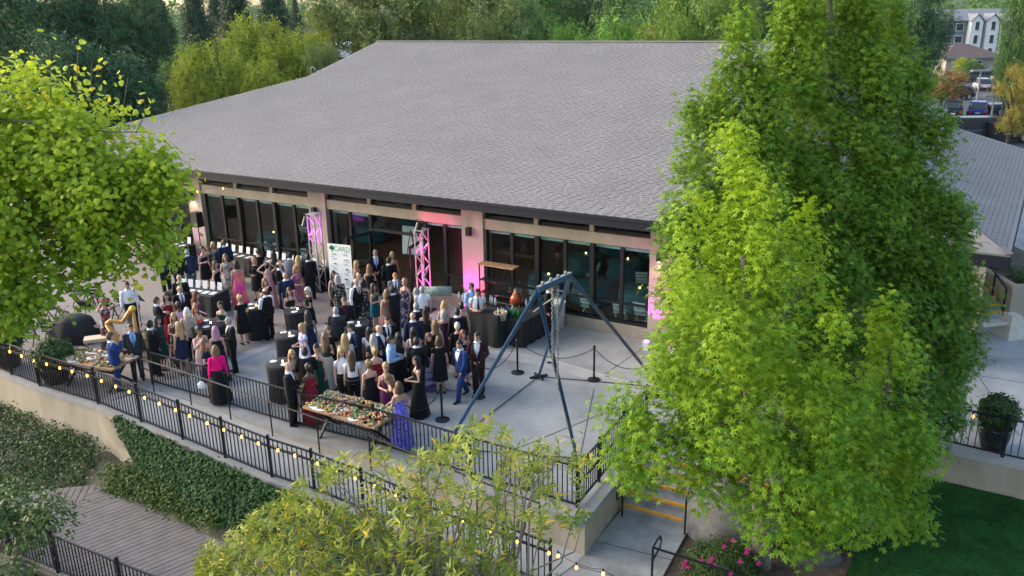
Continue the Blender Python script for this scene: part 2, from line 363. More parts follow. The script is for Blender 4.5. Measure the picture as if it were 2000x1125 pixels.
# ---- soil bed and lawn at the right
mb = MB(); mb.prism(pl([(1350, 1030), (1450, 925), (1640, 840), (1801, 880), (2000, 922), (2300, 985), (2300, 1015), (2000, 948), (1800, 912), (1735, 905), (1650, 1130), (1600, 1500), (1200, 1500), (1262, 1215), (1296, 1124)], -.86), -1.0, -.845)
struct('soil_bed', mb, MULCH)
LAWN = mat('lawn', (.016, .072, .017), 1, var=.55, scale=1.7, bump=.6, bscale=90, spec=.05)
lawn_poly = pl([(1738, 900), (1800, 910), (2000, 944), (2300, 1010), (2500, 1500), (1600, 1500), (1655, 1120), (1700, 990)], -.84)
mb = MB(); mb.prism(lawn_poly, -1.0, -.835); struct('lawn', mb, LAWN)
retaining('retaining_wall', [P(1640, 833), P(1801, 868), P(2000, 911), P(2300, 975)], 0, -.04, -1.2, .2, 'low cream wall under the right-hand fence above the lawn')
mb = MB(); a = [P(1640, 831), P(1801, 866), P(2000, 909), P(2300, 973)]
for i in range(3): mb.prism([(a[i]+[0, -.08, 0])[:2], (a[i+1]+[0, -.08, 0])[:2], (a[i+1]+[.02, .25, 0])[:2], (a[i]+[.02, .25, 0])[:2]], -.1, .02)
cb = mb.build('terrace_curb', CONC2); cb['kind'] = 'structure'
# ---- terrace joints, pale band, brick paving
def strip(name, pts, w, z, m, parent=None, h=.004):
    mb = MB(); pts = [np.array(p[:2]) for p in pts]; n_ = []
    for i in range(len(pts)):
        d = pts[min(i+1, len(pts)-1)]-pts[max(i-1, 0)]; d /= np.linalg.norm(d); n_.append(np.array([-d[1], d[0]])*w/2)
    for i in range(len(pts)-1): mb.prism([pts[i]-n_[i], pts[i+1]-n_[i+1], pts[i+1]+n_[i+1], pts[i]+n_[i]], z, z+h)
    return mb.build(name, m, parent)
terr_o = bpy.data.objects['terrace']
BRICK = bpy.data.materials.new('brick_paving'); BRICK.use_nodes = True
t = BRICK.node_tree; b = t.nodes['Principled BSDF']; br = t.nodes.new('ShaderNodeTexBrick'); tc = t.nodes.new('ShaderNodeTexCoord'); t.links.new(tc.outputs['Object'], br.inputs[0])
br.inputs['Color1'].default_value = (.22, .19, .172, 1); br.inputs['Color2'].default_value = (.28, .238, .21, 1); br.inputs['Mortar'].default_value = (.15, .14, .135, 1); br.inputs['Scale'].default_value = 4.4; br.inputs['Mortar Size'].default_value = .02
t.links.new(br.outputs[0], b.inputs['Base Color']); b.inputs['Roughness'].default_value = .9
mb = MB(); mb.prism(pl([(-320, 572), (-190, 633), (-70, 686), (24, 727), (79, 748), (193, 783), (262, 752), (330, 742), (470, 690), (560, 655), (650, 628), (780, 560), (330, 470), (0, 440), (-420, 470)]), .001, .004)
struct('brick_paving', mb, BRICK)
strip('pale_band', [P(*q) for q in ((296, 757), (380, 738), (470, 700), (560, 664), (650, 636), (745, 618))], .34, .0045, CONC2, terr_o)
strip('pale_band', [P(*q) for q in ((930, 688), (1000, 697), (1080, 713), (1180, 741), (1290, 772))], .55, .0042, CONC2, terr_o)
strip('joint', [P(*q) for q in ((935, 683), (1005, 690), (1085, 705), (1185, 734), (1295, 764))], .035, .0045, mat('chalk', (.5, .5, .48), .9), terr_o)
for a, b in (((1096, 634), (1182, 624)), ((1165, 742), (1285, 660)), ((620, 940), (880, 760)), ((1160, 760), (1130, 905)), ((1000, 880), (1220, 790)), ((1700, 700), (2000, 748)), ((1780, 765), (2000, 815)), ((1880, 690), (1990, 850)), ((1560, 640), (1950, 705)), ((1850, 790), (1830, 860)), ((700, 700), (950, 740))):
    strip('joint', [P(*a), P(*b)], .016, .0048, JOINT, terr_o, .003)
for (x, y) in ((1075, 709), (640, 632)):
    c = P(x, y); MB().box((c[0], c[1], .006), (.22, .16, .008), -.5).build('drain_cover', BLACKM, terr_o)
# crack-like stains are in the concrete material

# ================================================================== THE HALL
HALL_RZ = math.atan2(-.5094, .8605); HA = P(1211, 654.5)
hall = thing('event_hall', 'long cream hall with a big grey shingle roof and glass front', 'building', (HA[0], HA[1], 0), HALL_RZ)
HD = np.array([.8605, -.5094, 0]); HN = np.array([.5094, .8605, 0])      # along the front, into the building
def hw(u, y, z=0): return HA+HD*u+HN*y+np.array([0, 0, z])
PIL = [(-27.2, -26.3), (-20.1, -19.28), (-13.13, -12.26), (-6.01, -5.13), (.95, 1.85), (4.5, 5.4)]
for a, b in PIL: MB().box(((a+b)/2, .22, 1.99), (b-a, .56, 3.98)).build('pillar', CREAM, hall)
PANE = glassmat('window_glass', (.84, .93, .92), 1.5)
BLIND = mat('roller_blind', (.34, .47, .44), .7)
def window(u0, u1, z0, z1, zr, blind=True):
    w = MB(); y = .2; uc = (u0+u1)/2
    for u in (u0+.03, u1-.03): w.box((u, y, (z0+z1)/2), (.06, .1, z1-z0))
    w.box((uc, y, z0+.05), (u1-u0-.12, .1, .1)); w.box((uc, y, z1-.03), (u1-u0-.12, .1, .06))
    if zr: w.box((uc, y, zr), (u1-u0-.12, .1, .07))
    wo = w.build('window', DARKF, hall)
    for a, b in ([(z0+.1, zr-.035), (zr+.035, z1-.06)] if zr else [(z0+.1, z1-.06)]):
        MB().box((uc, y+.01, (a+b)/2), (u1-u0-.12, .012, b-a)).build('pane', PANE, wo)
    if blind: MB().box((uc, y+.045, z1-.115), (u1-u0-.14, .03, .1)).build('blind', BLIND, wo)
    return wo
for bi, ((a, b)) in enumerate([(PIL[i][1], PIL[i+1][0]) for i in range(5)]):
    L = b-a; uc = (a+b)/2
    MB().box((uc, .18, 3.15), (L, .36, .36)).build('beam', CREAM, hall)
    for k in (1, 2): MB().box((a+L*k/3, .18, 3.65), (.16, .3, .64)).build('stud', CREAM, hall)
    for k in range(3): window(a+L*k/3+(.08 if k else 0), a+L*(k+1)/3-(.08 if k < 2 else 0), 3.33, 3.97, None, False)
    if bi == 2:
        dl, dr = -10.28, -7.75; cols = [(a, (a+dl)/2), ((a+dl)/2, dl), (dr, (dr+b)/2), ((dr+b)/2, b)]
        for (s0, s1) in ((a, dl), (dr, b)): MB().box(((s0+s1)/2, .12, .185), (s1-s0, .34, .37)).build('sill_wall', CREAM, hall)
        window(dl, dr, 2.3, 2.97, None, False)
    else:
        cols = [(a+L*k/6, a+L*(k+1)/6) for k in range(6)]
        MB().box((uc, .12, .185), (L, .34, .37)).build('sill_wall', CREAM, hall)
        for k in (2, 4): MB().box((a+L*k/6, .17, 1.67), (.15, .2, 2.59)).build('mullion', DARKF, hall)
        MB().box((uc, .17, .42), (L, .17, .1)).build('sill', DARKF, hall)
    for (c0, c1) in cols: window(c0, c1, .37, 2.97, 1.03)
# open double door, leaves swung outwards
for (hu, ang) in ((-10.25, -1.75), (-7.78, -1.4)):
    d = MB(); W_ = 1.15
    for x in (.04, W_-.04): d.box((x, 0, 1.15), (.09, .05, 2.28))
    d.box((W_/2, 0, .14), (W_-.16, .05, .26)); d.box((W_/2, 0, 2.24), (W_-.16, .05, .1)); d.box((W_/2, 0, 1.03), (W_-.16, .05, .06))
    do = d.build('door', DARKF, hall, (hu, .1, 0)); do.rotation_euler.z = ang
    MB().box((W_/2, 0, .65), (W_-.16, .012, .7)).build('pane', PANE, do); MB().box((W_/2, 0, 1.62), (W_-.16, .012, 1.14)).build('pane', PANE, do)
    MB().tube([(W_-.12, -.06, .9), (W_-.12, -.06, 1.2)], .015).build('handle', mat('steel', (.5, .5, .5), .3, 1), do)
# body of the building: rear walls, floor, ceiling
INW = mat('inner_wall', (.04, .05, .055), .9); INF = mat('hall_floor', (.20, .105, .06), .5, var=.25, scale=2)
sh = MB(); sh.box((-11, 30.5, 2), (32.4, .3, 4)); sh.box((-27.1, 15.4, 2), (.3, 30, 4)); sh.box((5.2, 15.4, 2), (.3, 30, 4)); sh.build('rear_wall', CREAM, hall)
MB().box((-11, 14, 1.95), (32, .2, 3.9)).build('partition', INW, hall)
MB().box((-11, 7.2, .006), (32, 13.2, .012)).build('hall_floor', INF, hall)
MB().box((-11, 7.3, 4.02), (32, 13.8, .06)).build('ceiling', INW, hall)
# ---- roof
RS, RZ0 = .259, 4.17
def rz_(y): return RZ0+RS*(y+1)
LC, RC = -30.5, 6.6
GL, GR, GY, RY = -22.2, 1.9, 10.0, 16.0
SHING = mat('shingle', (.2, .192, .187), .9, var=.1, scale=.5, pos=True)
SHADE = mat('shingle_shadow_band', (.085, .082, .083), .9)
roof = MB(); T = .1
front = [(LC, -1), (RC, -1), (GR, GY), (GR, RY), (GL, RY), (GL, GY)]
def slab(poly, zf):
    n = len(poly); roof.prism(poly, [zf(p)-T for p in poly], [zf(p) for p in poly])
slab(front, lambda p: rz_(p[1]))
slab([(q[0], 32-q[1]) for q in front][::-1], lambda p: rz_(32-p[1]))
zG = rz_(GY)
for (c, g) in ((LC, GL), (RC, GR)):
    slab([(c, -1), (g, GY), (g, 32-GY), (c, 33)], lambda p, c=c, g=g: RZ0+(zG-RZ0)*abs(p[0]-c)/abs(g-c)+.0006)
    roof.face([(g, GY, zG), (g, RY, rz_(RY)), (g, 32-GY, zG)])
ro = roof.build('roof', SHING, hall)
MB().box(((LC+RC)/2, -.98, 4.0), (RC-LC, .06, .34)).build('fascia', FASC, hall)
MB().box(((LC+RC)/2, -1.035, 4.115), (RC-LC, .05, .09)).build('gutter', FASC, hall)
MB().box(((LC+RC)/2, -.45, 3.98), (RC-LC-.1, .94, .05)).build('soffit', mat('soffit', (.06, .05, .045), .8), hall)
MB().bar((GL, RY, rz_(RY)+.02), (GR, RY, rz_(RY)+.02), .32, .05).build('ridge_cap', SHING, ro)
# shingle tabs: raised tabs, shadow under each painted as dark front face and band, row after row
rows = np.arange(-1.02, RY-.05, .137); tabs = []
for ri, y in enumerate(rows):
    if y < GY: f_ = (y+1)/(GY+1); u0, u1 = LC+(GL-LC)*f_, RC+(GR-RC)*f_
    else: u0, u1 = GL, GR
    u = u0+rng.uniform(0, .3)
    while u < u1-.1:
        w = rng.uniform(.13, .27)
        if u+w < u1: tabs.append((u, y, w))
        u += w+rng.uniform(.09, .2)
tabs = np.array(tabs)
cz = math.sqrt(1+RS*RS)
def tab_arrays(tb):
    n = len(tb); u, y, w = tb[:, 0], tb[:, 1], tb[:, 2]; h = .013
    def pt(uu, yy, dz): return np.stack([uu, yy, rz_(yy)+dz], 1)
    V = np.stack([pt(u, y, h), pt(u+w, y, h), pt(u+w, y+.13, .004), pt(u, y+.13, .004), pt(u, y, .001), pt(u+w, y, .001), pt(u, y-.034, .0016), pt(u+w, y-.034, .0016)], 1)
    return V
tint = None
far_mask = np.ones(len(tabs), bool)
# the 300 tabs that show largest: lowest rows nearest the camera, left of the trees
dxy = np.array([np.linalg.norm(hw(a, b_, 4.3)-CC) for a, b_, _ in tabs]); dxy[tabs[:, 0] > 1.2] = 1e9
near = np.argsort(dxy)[:300]; far_mask[near] = False
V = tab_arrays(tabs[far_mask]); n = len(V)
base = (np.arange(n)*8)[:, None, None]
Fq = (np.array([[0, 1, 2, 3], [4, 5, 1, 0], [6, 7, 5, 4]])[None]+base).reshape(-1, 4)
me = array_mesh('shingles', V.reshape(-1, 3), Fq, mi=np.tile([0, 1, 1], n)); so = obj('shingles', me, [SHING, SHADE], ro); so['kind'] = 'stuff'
base_tab = {}
for i in near:
    u, y, w = tabs[i]; kq = round(w/.035)
    if kq not in base_tab:
        w_ = kq*.035; h = .013; dz = .13*RS
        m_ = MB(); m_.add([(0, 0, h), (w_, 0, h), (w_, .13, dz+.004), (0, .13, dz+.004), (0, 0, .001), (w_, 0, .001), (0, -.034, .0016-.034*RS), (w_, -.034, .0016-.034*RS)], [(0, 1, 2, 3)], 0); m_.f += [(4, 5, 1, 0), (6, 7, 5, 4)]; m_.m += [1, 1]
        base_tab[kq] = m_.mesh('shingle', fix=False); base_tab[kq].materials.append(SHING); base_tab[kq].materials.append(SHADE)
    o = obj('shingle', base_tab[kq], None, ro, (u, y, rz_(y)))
# rooftop vent at the left hip
v0 = MB(); v0.tube([(-23.0, 11.2, 6.9), (-23.0, 11.2, 7.32), (-22.92, 11.2, 7.4), (-22.78, 11.2, 7.4), (-22.7, 11.2, 7.32), (-22.7, 11.2, 7.25)], .035); v0.box((-22.35, 11.4, 7.1), (.45, .4, .3)); v0.build('roof_vent', mat('vent_grey', (.16, .17, .18), .6), hall)
# wall lamps on the pillars
WLIT = mat('lamp_warm', (1, .72, .42), emit=3)
for i, (a, b) in enumerate(PIL):
    c = (a+b)/2-.1
    lo = MB().box((c, -.14, 2.85), (.16, .16, .3)).build('wall_lamp', BLACKM, hall)
    if i in (1, 4):
        MB().box((c, -.14, 2.69), (.11, .11, .02)).build('bulb', WLIT, lo)
        sp = bpy.data.lights.new('wall_lamp_light', 'SPOT'); sp.energy = 7; sp.spot_size = 1.9; sp.color = (1, .78, .5); sp.shadow_soft_size = .05
        so_ = bpy.data.objects.new('wall_lamp_light', sp); COL.objects.link(so_); so_.parent = hall; so_.location = (c, -.2, 2.66)

# ================================================================== RIGHT WING (lower hip roof beside the parking lot)
wing = thing('entrance_wing', 'low wing with grey shingle hip roof beside the parking lot', 'building', (0, 0, 0))
WE = 3.45
N0 = P(1973, 499, WE); E1 = P(2003, 372, WE); Lf = N0-HD*9.0
far = P(2060, 310, WE+.1); T0 = P(1795, 226, 5.3); hipT = P(1840, 408, 4.15)
hd = (hipT-N0); hipT = N0+hd
WSH = SHING
def wface(mb, pts, t=.08):
    n = len(pts); a = [np.array(p) for p in pts]; b = [p-np.array([0, 0, t]) for p in a]
    mb.add(a+b, [tuple(range(n)), tuple(range(2*n-1, n-1, -1))]+[(i, (i+1) % n, n+(i+1) % n, n+i) for i in range(n)])
mb = MB(); RT = P(1760, 330, 5.2)
wface(mb, [N0, E1, far, T0, RT, hipT]); wr = mb.build('roof', SHING, wing)
mb = MB(); wface(mb, [N0, hipT, RT, Lf+[0, 0, .02]]); mb.build('roof', SHING, wing)
hv = (hipT-N0)
for i in range(11):
    a = N0+hv*(i*.085+.005)+[0, 0, .02]; b = N0+hv*(i*.085+.083)+[0, 0, .035]; MB().bar(a, b, .26, .03).build('ridge_tile', mat('ridge_tile', (.16, .14, .14), .9), wr)
MB().bar(Lf+[0, 0, -.22], N0+[0, 0, -.22], .05, .34).build('fascia', FASC, wing)
MB().bar(N0+[.02, .03, -.22], E1+[.02, 0, -.22], .05, .34).build('fascia', FASC, wing)
# shingle courses on the right-hand face
ev = E1-N0; upv = (T0-N0)-(ev*((T0-N0) @ ev)/(ev @ ev)); nrm = np.cross(ev, upv); nrm /= np.linalg.norm(nrm); nrm *= np.sign(nrm[2])
def inpoly(p, poly):
    c = False; n = len(poly)
    for i in range(n):
        a, b = poly[i], poly[i-1]
        if (a[1] > p[1]) != (b[1] > p[1]) and p[0] < (b[0]-a[0])*(p[1]-a[1])/(b[1]-a[1])+a[0]: c = not c
    return c
eu = ev/np.linalg.norm(ev)
def plane_z(x, y, p0): return p0[2]-(nrm[0]*(x-p0[0])+nrm[1]*(y-p0[1]))/nrm[2]
pw = [q[:2] for q in (N0, E1, far, T0, hipT)]; Vv = []; fl = np.array([-eu[1], eu[0], 0])
for r_ in np.arange(.0, 14, .145):
    s0 = -3+rng.uniform(0, .3)
    while s0 < 26:
        w = rng.uniform(.14, .3); c = N0+fl*r_+eu*s0; c2 = c+eu*w; s0 += w+rng.uniform(.06, .16)
        if inpoly(c[:2], pw) and inpoly(c2[:2], pw): Vv.append((c, c2))
def face_z(p, tri):
    a, b, c = tri; n_ = np.cross(b-a, c-a); return a[2]-(n_[0]*(p[0]-a[0])+n_[1]*(p[1]-a[1]))/n_[2]
tri = (N0, E1, T0); VV = []
bvh = None
from mathutils.bvhtree import BVHTree
bvh = BVHTree.FromPolygons([tuple(v.co) for v in wr.data.vertices], [tuple(p.vertices) for p in wr.data.polygons])
def hz(p):
    h = bvh.ray_cast(Vector((p[0], p[1], 20)), Vector((0, 0, -1))); return h[0].z if h[0] else None
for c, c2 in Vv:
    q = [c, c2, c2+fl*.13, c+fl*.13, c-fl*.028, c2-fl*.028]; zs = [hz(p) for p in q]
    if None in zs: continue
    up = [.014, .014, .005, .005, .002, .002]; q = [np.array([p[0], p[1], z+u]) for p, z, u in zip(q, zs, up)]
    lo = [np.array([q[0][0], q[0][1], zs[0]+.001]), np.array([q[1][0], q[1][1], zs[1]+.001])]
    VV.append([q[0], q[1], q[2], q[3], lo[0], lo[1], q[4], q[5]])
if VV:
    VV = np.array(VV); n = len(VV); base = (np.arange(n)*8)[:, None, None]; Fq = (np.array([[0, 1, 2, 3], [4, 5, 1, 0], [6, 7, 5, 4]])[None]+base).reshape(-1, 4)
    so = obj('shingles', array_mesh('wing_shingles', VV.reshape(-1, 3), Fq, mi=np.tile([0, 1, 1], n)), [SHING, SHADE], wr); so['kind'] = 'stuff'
# wing walls set back under the eaves
mb = MB(); c0 = N0+np.array([-2.2, 2.4, 0]); c1 = E1+np.array([-2.2, 1, 0])
mb.prism([c0[:2], c1[:2], (c1-HD*5)[:2], (c0-HD*6)[:2]], 0, 3.3); mb.build('wall', CREAM, wing)
MB().box((N0[0]-.5, N0[1]+.5, 1.55), (.35, .35, 3.1), HALL_RZ).build('post', CREAM, wing)
# steps up to the wing with orange nosings, their wall and planter
st2 = thing('steps', 'short flight with orange nosings below the low hip roof', 'steps', (0, 0, 0))
b0 = P(1880, 622, .0); bd = P(1952, 612, 0)-P(1880, 622, 0); bd = HD*.0+np.array([1.0, -.02, 0]); fu = np.array([.02, 1.0, 0])
for i in range(4):
    a = P(1838, 618, 0)+fu*(.36*i); b = a+bd*2.15; z = .15*(i+1)
    mb = MB(); mb.prism([a[:2], b[:2], (b+fu*2.4)[:2], (a+fu*2.4)[:2]], z-.15 if i else 0, z-.001); mb.build('step', CONC, st2)
    mb = MB(); a2 = a-fu*.005; b2 = b-fu*.005; mb.prism([a2[:2], b2[:2], (b2+fu*.08)[:2], (a2+fu*.08)[:2]], z-.06, z+.004); mb.build('nosing', ORANGE, st2)
up_land = P(1838, 618, 0)+fu*1.4
mb = MB(); mb.prism([up_land[:2], (up_land+bd*2.15)[:2], (up_land+bd*2.15+fu*4)[:2], (up_land+fu*4)[:2]], 0, .59); struct('upper_walk', mb, CONC2)
hr = thing('handrail', 'black solid handrail beside the short flight by the planter wall', 'handrail', (0, 0, 0))
a = P(1838, 618, 0)+bd*2.05; MB().bar(a+[0, 0, .95], a+fu*1.6+[0, 0, 1.55], .05).build('rail', BLACKM, hr)
for k in (0.02, .8, 1.58): MB().bar(a+fu*k+[0, 0, .375*k], a+fu*k+[0, 0, .95+.375*k], .05).build('post', BLACKM, hr)
PW = thing('planter_wall', 'cream planter wall behind the concrete bench at right', 'planter', (0, 0, 0))
a = P(1838, 618, 0)+bd*2.25
mb = MB(); mb.prism([a[:2], (a+bd*3)[:2], (a+bd*3+fu*.25)[:2], (a+fu*.25)[:2]], 0, 1.05); mb.prism([(a+fu*.252)[:2], (a+bd*.25+fu*.252)[:2], (a+bd*.25+fu*6)[:2], (a+fu*6)[:2]], 0, 1.048); mb.build('wall', CREAM, PW)
mb = MB(); mb.prism([(a+bd*.252+fu*.253)[:2], (a+bd*3+fu*.253)[:2], (a+bd*3+fu*6)[:2], (a+bd*.252+fu*6)[:2]], 0, .92); mb.build('soil', SOIL, PW)
PLANT_AT = a
# ================================================================== FENCES
PICK = MB().box((0, 0, .5), (.02, .02, 1)).mesh('picket'); PICK.materials.append(BLACKM)
POSTM = MB().box((0, 0, .5), (.062, .062, 1)).mesh('post'); POSTM.materials.append(BLACKM)
def fence(name, pts, label, H=1.06, rails=(.09, 1.03), sp=.115, posts=None, every=None, group=None):
    """pts: 3D points on the ground along the fence; a post at each"""
    fo = thing(name, label, 'fence', pts[0], 0, group); o0 = np.array(pts[0]); npk = 0
    for i, (a, b) in enumerate(zip(pts, pts[1:])):
        a, b = np.array(a), np.array(b); L = float(np.linalg.norm((b-a)[:2])); az = math.atan2(b[1]-a[1], b[0]-a[0])
        for r in rails: MB().bar(a-o0+[0, 0, r], b-o0+[0, 0, r], .04, .035).build('rail', BLACKM, fo)
        n = max(2, int(L/sp))
        for k in range(1, n):
            p = a+(b-a)*k/n-o0+[0, 0, rails[0]]; q = obj('picket', PICK, None, fo, p, az); q.scale.z = rails[-1]-rails[0]
    for p in pts:
        q = obj('post', POSTM, None, fo, np.array(p)-o0); q.scale.z = H+.06
    return fo
def refine(pts, maxl):
    out = [pts[0]]
    for a, b in zip(pts, pts[1:]):
        n = max(1, round(float(np.linalg.norm(b-a))/maxl))
        out += [a+(b-a)*k/n for k in range(1, n+1)]
    return out
fence('ramp_fence', FENCE_W[2:], 'long black picket fence hung with glowing bulbs along the ramp', rails=(.09, .82, 1.03), sp=.125)
rail_corner = [P(1127, 993), P(1170, 941), P(1216, 884), P(1262, 830)]
fence('terrace_railing', RAIL_W, 'black picket railing on the terrace edge in front of the guests', rails=(.1, 1.0))
fence('terrace_railing', rail_corner, 'short black railing on the terrace side above the concrete steps', rails=(.1, .55, 1.0))
fence('terrace_railing', [P(1560, 800), P(1680, 830), P(1822, 862), P(1957, 894), P(2120, 930)], 'black picket fence with bulbs above the lawn at right', rails=(.1, 1.0), sp=.14)
# ramp handrail: plain posts and one rail on the inner side of the ramp
hr = thing('handrail', 'black handrail with thin posts along the inner side of the ramp', 'handrail', (0, 0, 0))
pts = []
for t in np.linspace(.02, .93, 9):
    o = poly_at(FENCE_W[5:], t); e = poly_at(EDGE_W, t).copy(); e[2] = o[2]; p = e+(o-e)/np.linalg.norm(o-e)*.14; pts.append(p)
    MB().tube([p, p+[0, 0, .93]], .02).build('post', BLACKM, hr)
top = [p+np.array([0, 0, .95]) for p in pts]; d0 = (top[0]-top[1]); d0 /= np.linalg.norm(d0); sd = np.array([-d0[1], d0[0], 0])
MB().tube([top[0]+[0, 0, -.3], top[0]+d0*.35+[0, 0, -.25], top[0]+d0*.42+[0, 0, -.1], top[0]+d0*.35]+top, .022).build('rail', BLACKM, hr)
# string lights: wire with bulbs
BULB = mat('bulb_glow', (1, .42, .07), emit=2.2); WIRE = mat('wire', (.01, .01, .01), .6)
BM = MB().lathe([(.004, .05), (.016, .03), (.03, -.005), (.027, -.03), (.01, -.05), (.002, -.055)], n=10).mesh('bulb', True); BM.materials.append(BULB)
SM_ = MB().cyl((0, 0, .045), (0, 0, .1), .018, n=8).mesh('socket'); SM_.materials.append(WIRE)
def string_lights(label, pts, drop=.03, sag=.05, each=1):
    so = thing('string_lights', label, 'string lights', pts[0]); o0 = np.array(pts[0]); w = []
    for a, b in zip(pts, pts[1:]):
        for k in range(4):
            t = k/4; w.append(a+(b-a)*t-o0+np.array([0, 0, .1-sag*4*t*(1-t)]))
    w.append(pts[-1]-o0+np.array([0, 0, .1])); MB().tube(w, .006, 5).build('wire', WIRE, so)
    for p in pts:
        b = obj('bulb', BM, None, so, p-o0); obj('socket', SM_, None, b)
    return so
def along(px, zf):
    """bulb pixels -> points just outside the ramp fence"""
    out = []
    for x, y in px:
        best = None
        for t in np.linspace(0, 1, 400):
            p = poly_at(FENCE_W[2:], t)+np.array([-.03, -.07, .86]); v = p-CC; k = v @ FWD; X = 1000+F_PX*(v @ CR)/k
            if best is None or abs(X-x) < best[0]: best = (abs(X-x), p)
        out.append(best[1])
    return out
string_lights('row of warm glowing bulbs strung along the ramp fence', along([(-40, 0), (18, 0), (42, 0), (66, 0), (91, 0), (116, 0), (141, 0), (171, 0), (197, 0), (226, 0), (252, 0), (281, 0), (311, 0), (343, 0), (371, 0), (404, 0), (437, 0), (472, 0), (503, 0), (541, 0), (575, 0), (618, 0), (656, 0), (694, 0), (732, 0), (775, 0), (818, 0), (864, 0), (905, 0), (958, 0), (1010, 0), (1076, 0)], 0))
string_lights('few warm bulbs hanging low over the walk by the landing', [P(1090, 1085, 0.0), P(1126, 1108, 0.0), P(1178, 1120, .05), P(1240, 1150, .1)])
string_lights('orange bulbs strung along the right-hand fence above the lawn', [P(x, y, .82)+[0, -.1, 0] for x, y in ((1690, 773), (1765, 789), (1843, 800), (1896, 809), (1950, 817), (2001, 827), (2060, 839))])
string_lights('warm bulbs strung under the eave at the left pillar', [hw(u, y, z) for u, y, z in ((-23.5, -2.2, 2.4), (-22.1, -1.6, 2.9), (-20.7, -1.3, 3.3), (-20.1, -1.0, 2.9), (-18.9, -.5, 3.15), (-17.2, -.6, 3.45))])

# ================================================================== DECK AND LOWER FENCE
DK = -1.8
DECKM = mat('deck_board', (.14, .128, .128), .8, var=.22, scale=2.2, stretch=(1, 1, 1))
deck_poly = [np.array(q) for q in pl([(75, 958), (202, 945), (270, 970), (378, 1012), (392, 1013), (480, 1058), (620, 1122), (700, 1200), (500, 1330), (300, 1260), (110, 1118), (20, 1070), (-80, 1010)], DK)]
deck = thing('deck', 'grey brown boardwalk deck below the ivy wall at lower left', 'deck', (0, 0, 0))
b1, b2 = P(230, 1090, DK)[:2], P(400, 1022, DK)[:2]; bdv = (b2-b1)/np.linalg.norm(b2-b1); bn = np.array([-bdv[1], bdv[0]])
c1, c2 = P(130, 990, DK)[:2], P(150, 952, DK)[:2]; cdv = (c2-c1)/np.linalg.norm(c2-c1); cn = np.array([-cdv[1], cdv[0]])
def clip_strip(poly, o, d, n, s0, s1):
    """part of poly with s0 <= (p-o).n <= s1"""
    def clip(P_, f):
        out = []
        for i in range(len(P_)):
            a, b = P_[i-1], P_[i]; fa, fb = f(a), f(b)
            if (fa >= 0) != (fb >= 0): out.append(a+(b-a)*(fa/(fa-fb)))
            if fb >= 0: out.append(b)
        return out
    q = clip(poly, lambda p: (p-o) @ n-s0)
    return clip(q, lambda p: s1-(p-o) @ n) if len(q) > 2 else []
# mitre line between the two board directions
m1, m2 = P(202, 945, DK)[:2], P(108, 1012, DK)[:2]; md = (m2-m1)/np.linalg.norm(m2-m1); mn = np.array([-md[1], md[0]])
def half(poly, sign):
    return clip_strip(poly, m1, md, mn*sign, .0, 99)
cen = P(350, 1090, DK)[:2]; sg = 1 if (cen-m1) @ mn > 0 else -1
nb = 0
for poly, o, n_ in ((half(deck_poly, sg), b1, bn), (half(deck_poly, -sg), c1, cn)):
    s_all = [(p-o) @ n_ for p in poly]
    for s0 in np.arange(min(s_all), max(s_all), .165):
        q = clip_strip(poly, o, None, n_, s0+.009, s0+.156)
        if len(q) > 2 and abs(sum(q[i-1][0]*q[i][1]-q[i][0]*q[i-1][1] for i in range(len(q)))) > .01:
            dz = random.uniform(-.003, .003); MB().prism(q, DK-.04, DK+dz).build('plank', DECKM, deck); nb += 1
MB().prism([p for p in deck_poly], DK-.25, DK-.05).build('joist_bed', JOINT, deck)
lf = [P(x, y, DK) for x, y in ((-70, 1048), (22, 1082), (114, 1118), (243, 1175), (400, 1240))]
fence('deck_fence', lf, 'black picket fence along the near side of the deck', rails=(.1, 1.0), sp=.115)
MB().bar(P(-90, 1052, DK-.22), P(420, 1262, DK-.22), .06, .25).build('edge_beam', mat('old_wood', (.10, .09, .075), .9, var=.3, scale=3), deck)
fence('deck_fence', [P(-60, 985, DK), P(-20, 1000, DK), P(22, 1082, DK)], 'short black fence stub behind the grey-green bush at lower left', rails=(.1, 1.0))
# flat stone by the wall
tag(MB().prism(pl([(247, 912), (258, 902), (303, 918), (300, 930), (290, 938)], -1.55), -2.2, -1.35).build('stone_slab', mat('stone_dark', (.09, .085, .08), .95, var=.3, scale=6, bump=.6, bscale=20)), 'dark flat stone slab at the foot of the ivy wall', 'stone')
c = P(80, 850, -1.5)
def rock(name, c, r, label, m, seed=1, sz=.7, n=2):
    bm = bmesh.new(); bmesh.ops.create_icosphere(bm, subdivisions=3, radius=1); rg = np.random.default_rng(seed); w = rg.normal(0, 1, (9, 3))
    for v in bm.verts:
        p = np.array(v.co); k = 1+.13*sum(math.sin(float(p @ q)*1.6+i) for i, q in enumerate(w))/3+.03*math.sin(p[0]*9+seed)*math.sin(p[1]*8)
        v.co = Vector((p[0]*r[0]*k, p[1]*r[1]*k, max(-.25, p[2])*r[2]*k))
    me = bpy.data.meshes.new(name); bm.to_mesh(me); bm.free(); me.polygons.foreach_set('use_smooth', [True]*len(me.polygons))
    return tag(obj(name, me, m, None, c), label, 'rock')
ROCK = mat('boulder_stone', (.15, .145, .135), .95, var=.35, scale=2.5, bump=.7, bscale=9)
rock('boulder', P(1418, 1040, -.9), (1.15, .8, 1.25), 'large grey boulder beside the steps under the bright green tree', ROCK, 3)
rock('boulder', P(1590, 1090, -.9), (.5, .4, .36), 'small dark boulder under the right edge of the bright tree', mat('boulder_dark', (.06, .058, .055), .95, var=.35, scale=3, bump=.7, bscale=9), 5)  # stone colour darkened to carry the shade under the tree
rock('boulder', c, (.42, .3, .2), 'grey stone in the ground cover below the cream wall', mat('boulder_dark', (.06, .058, .055)), 8)

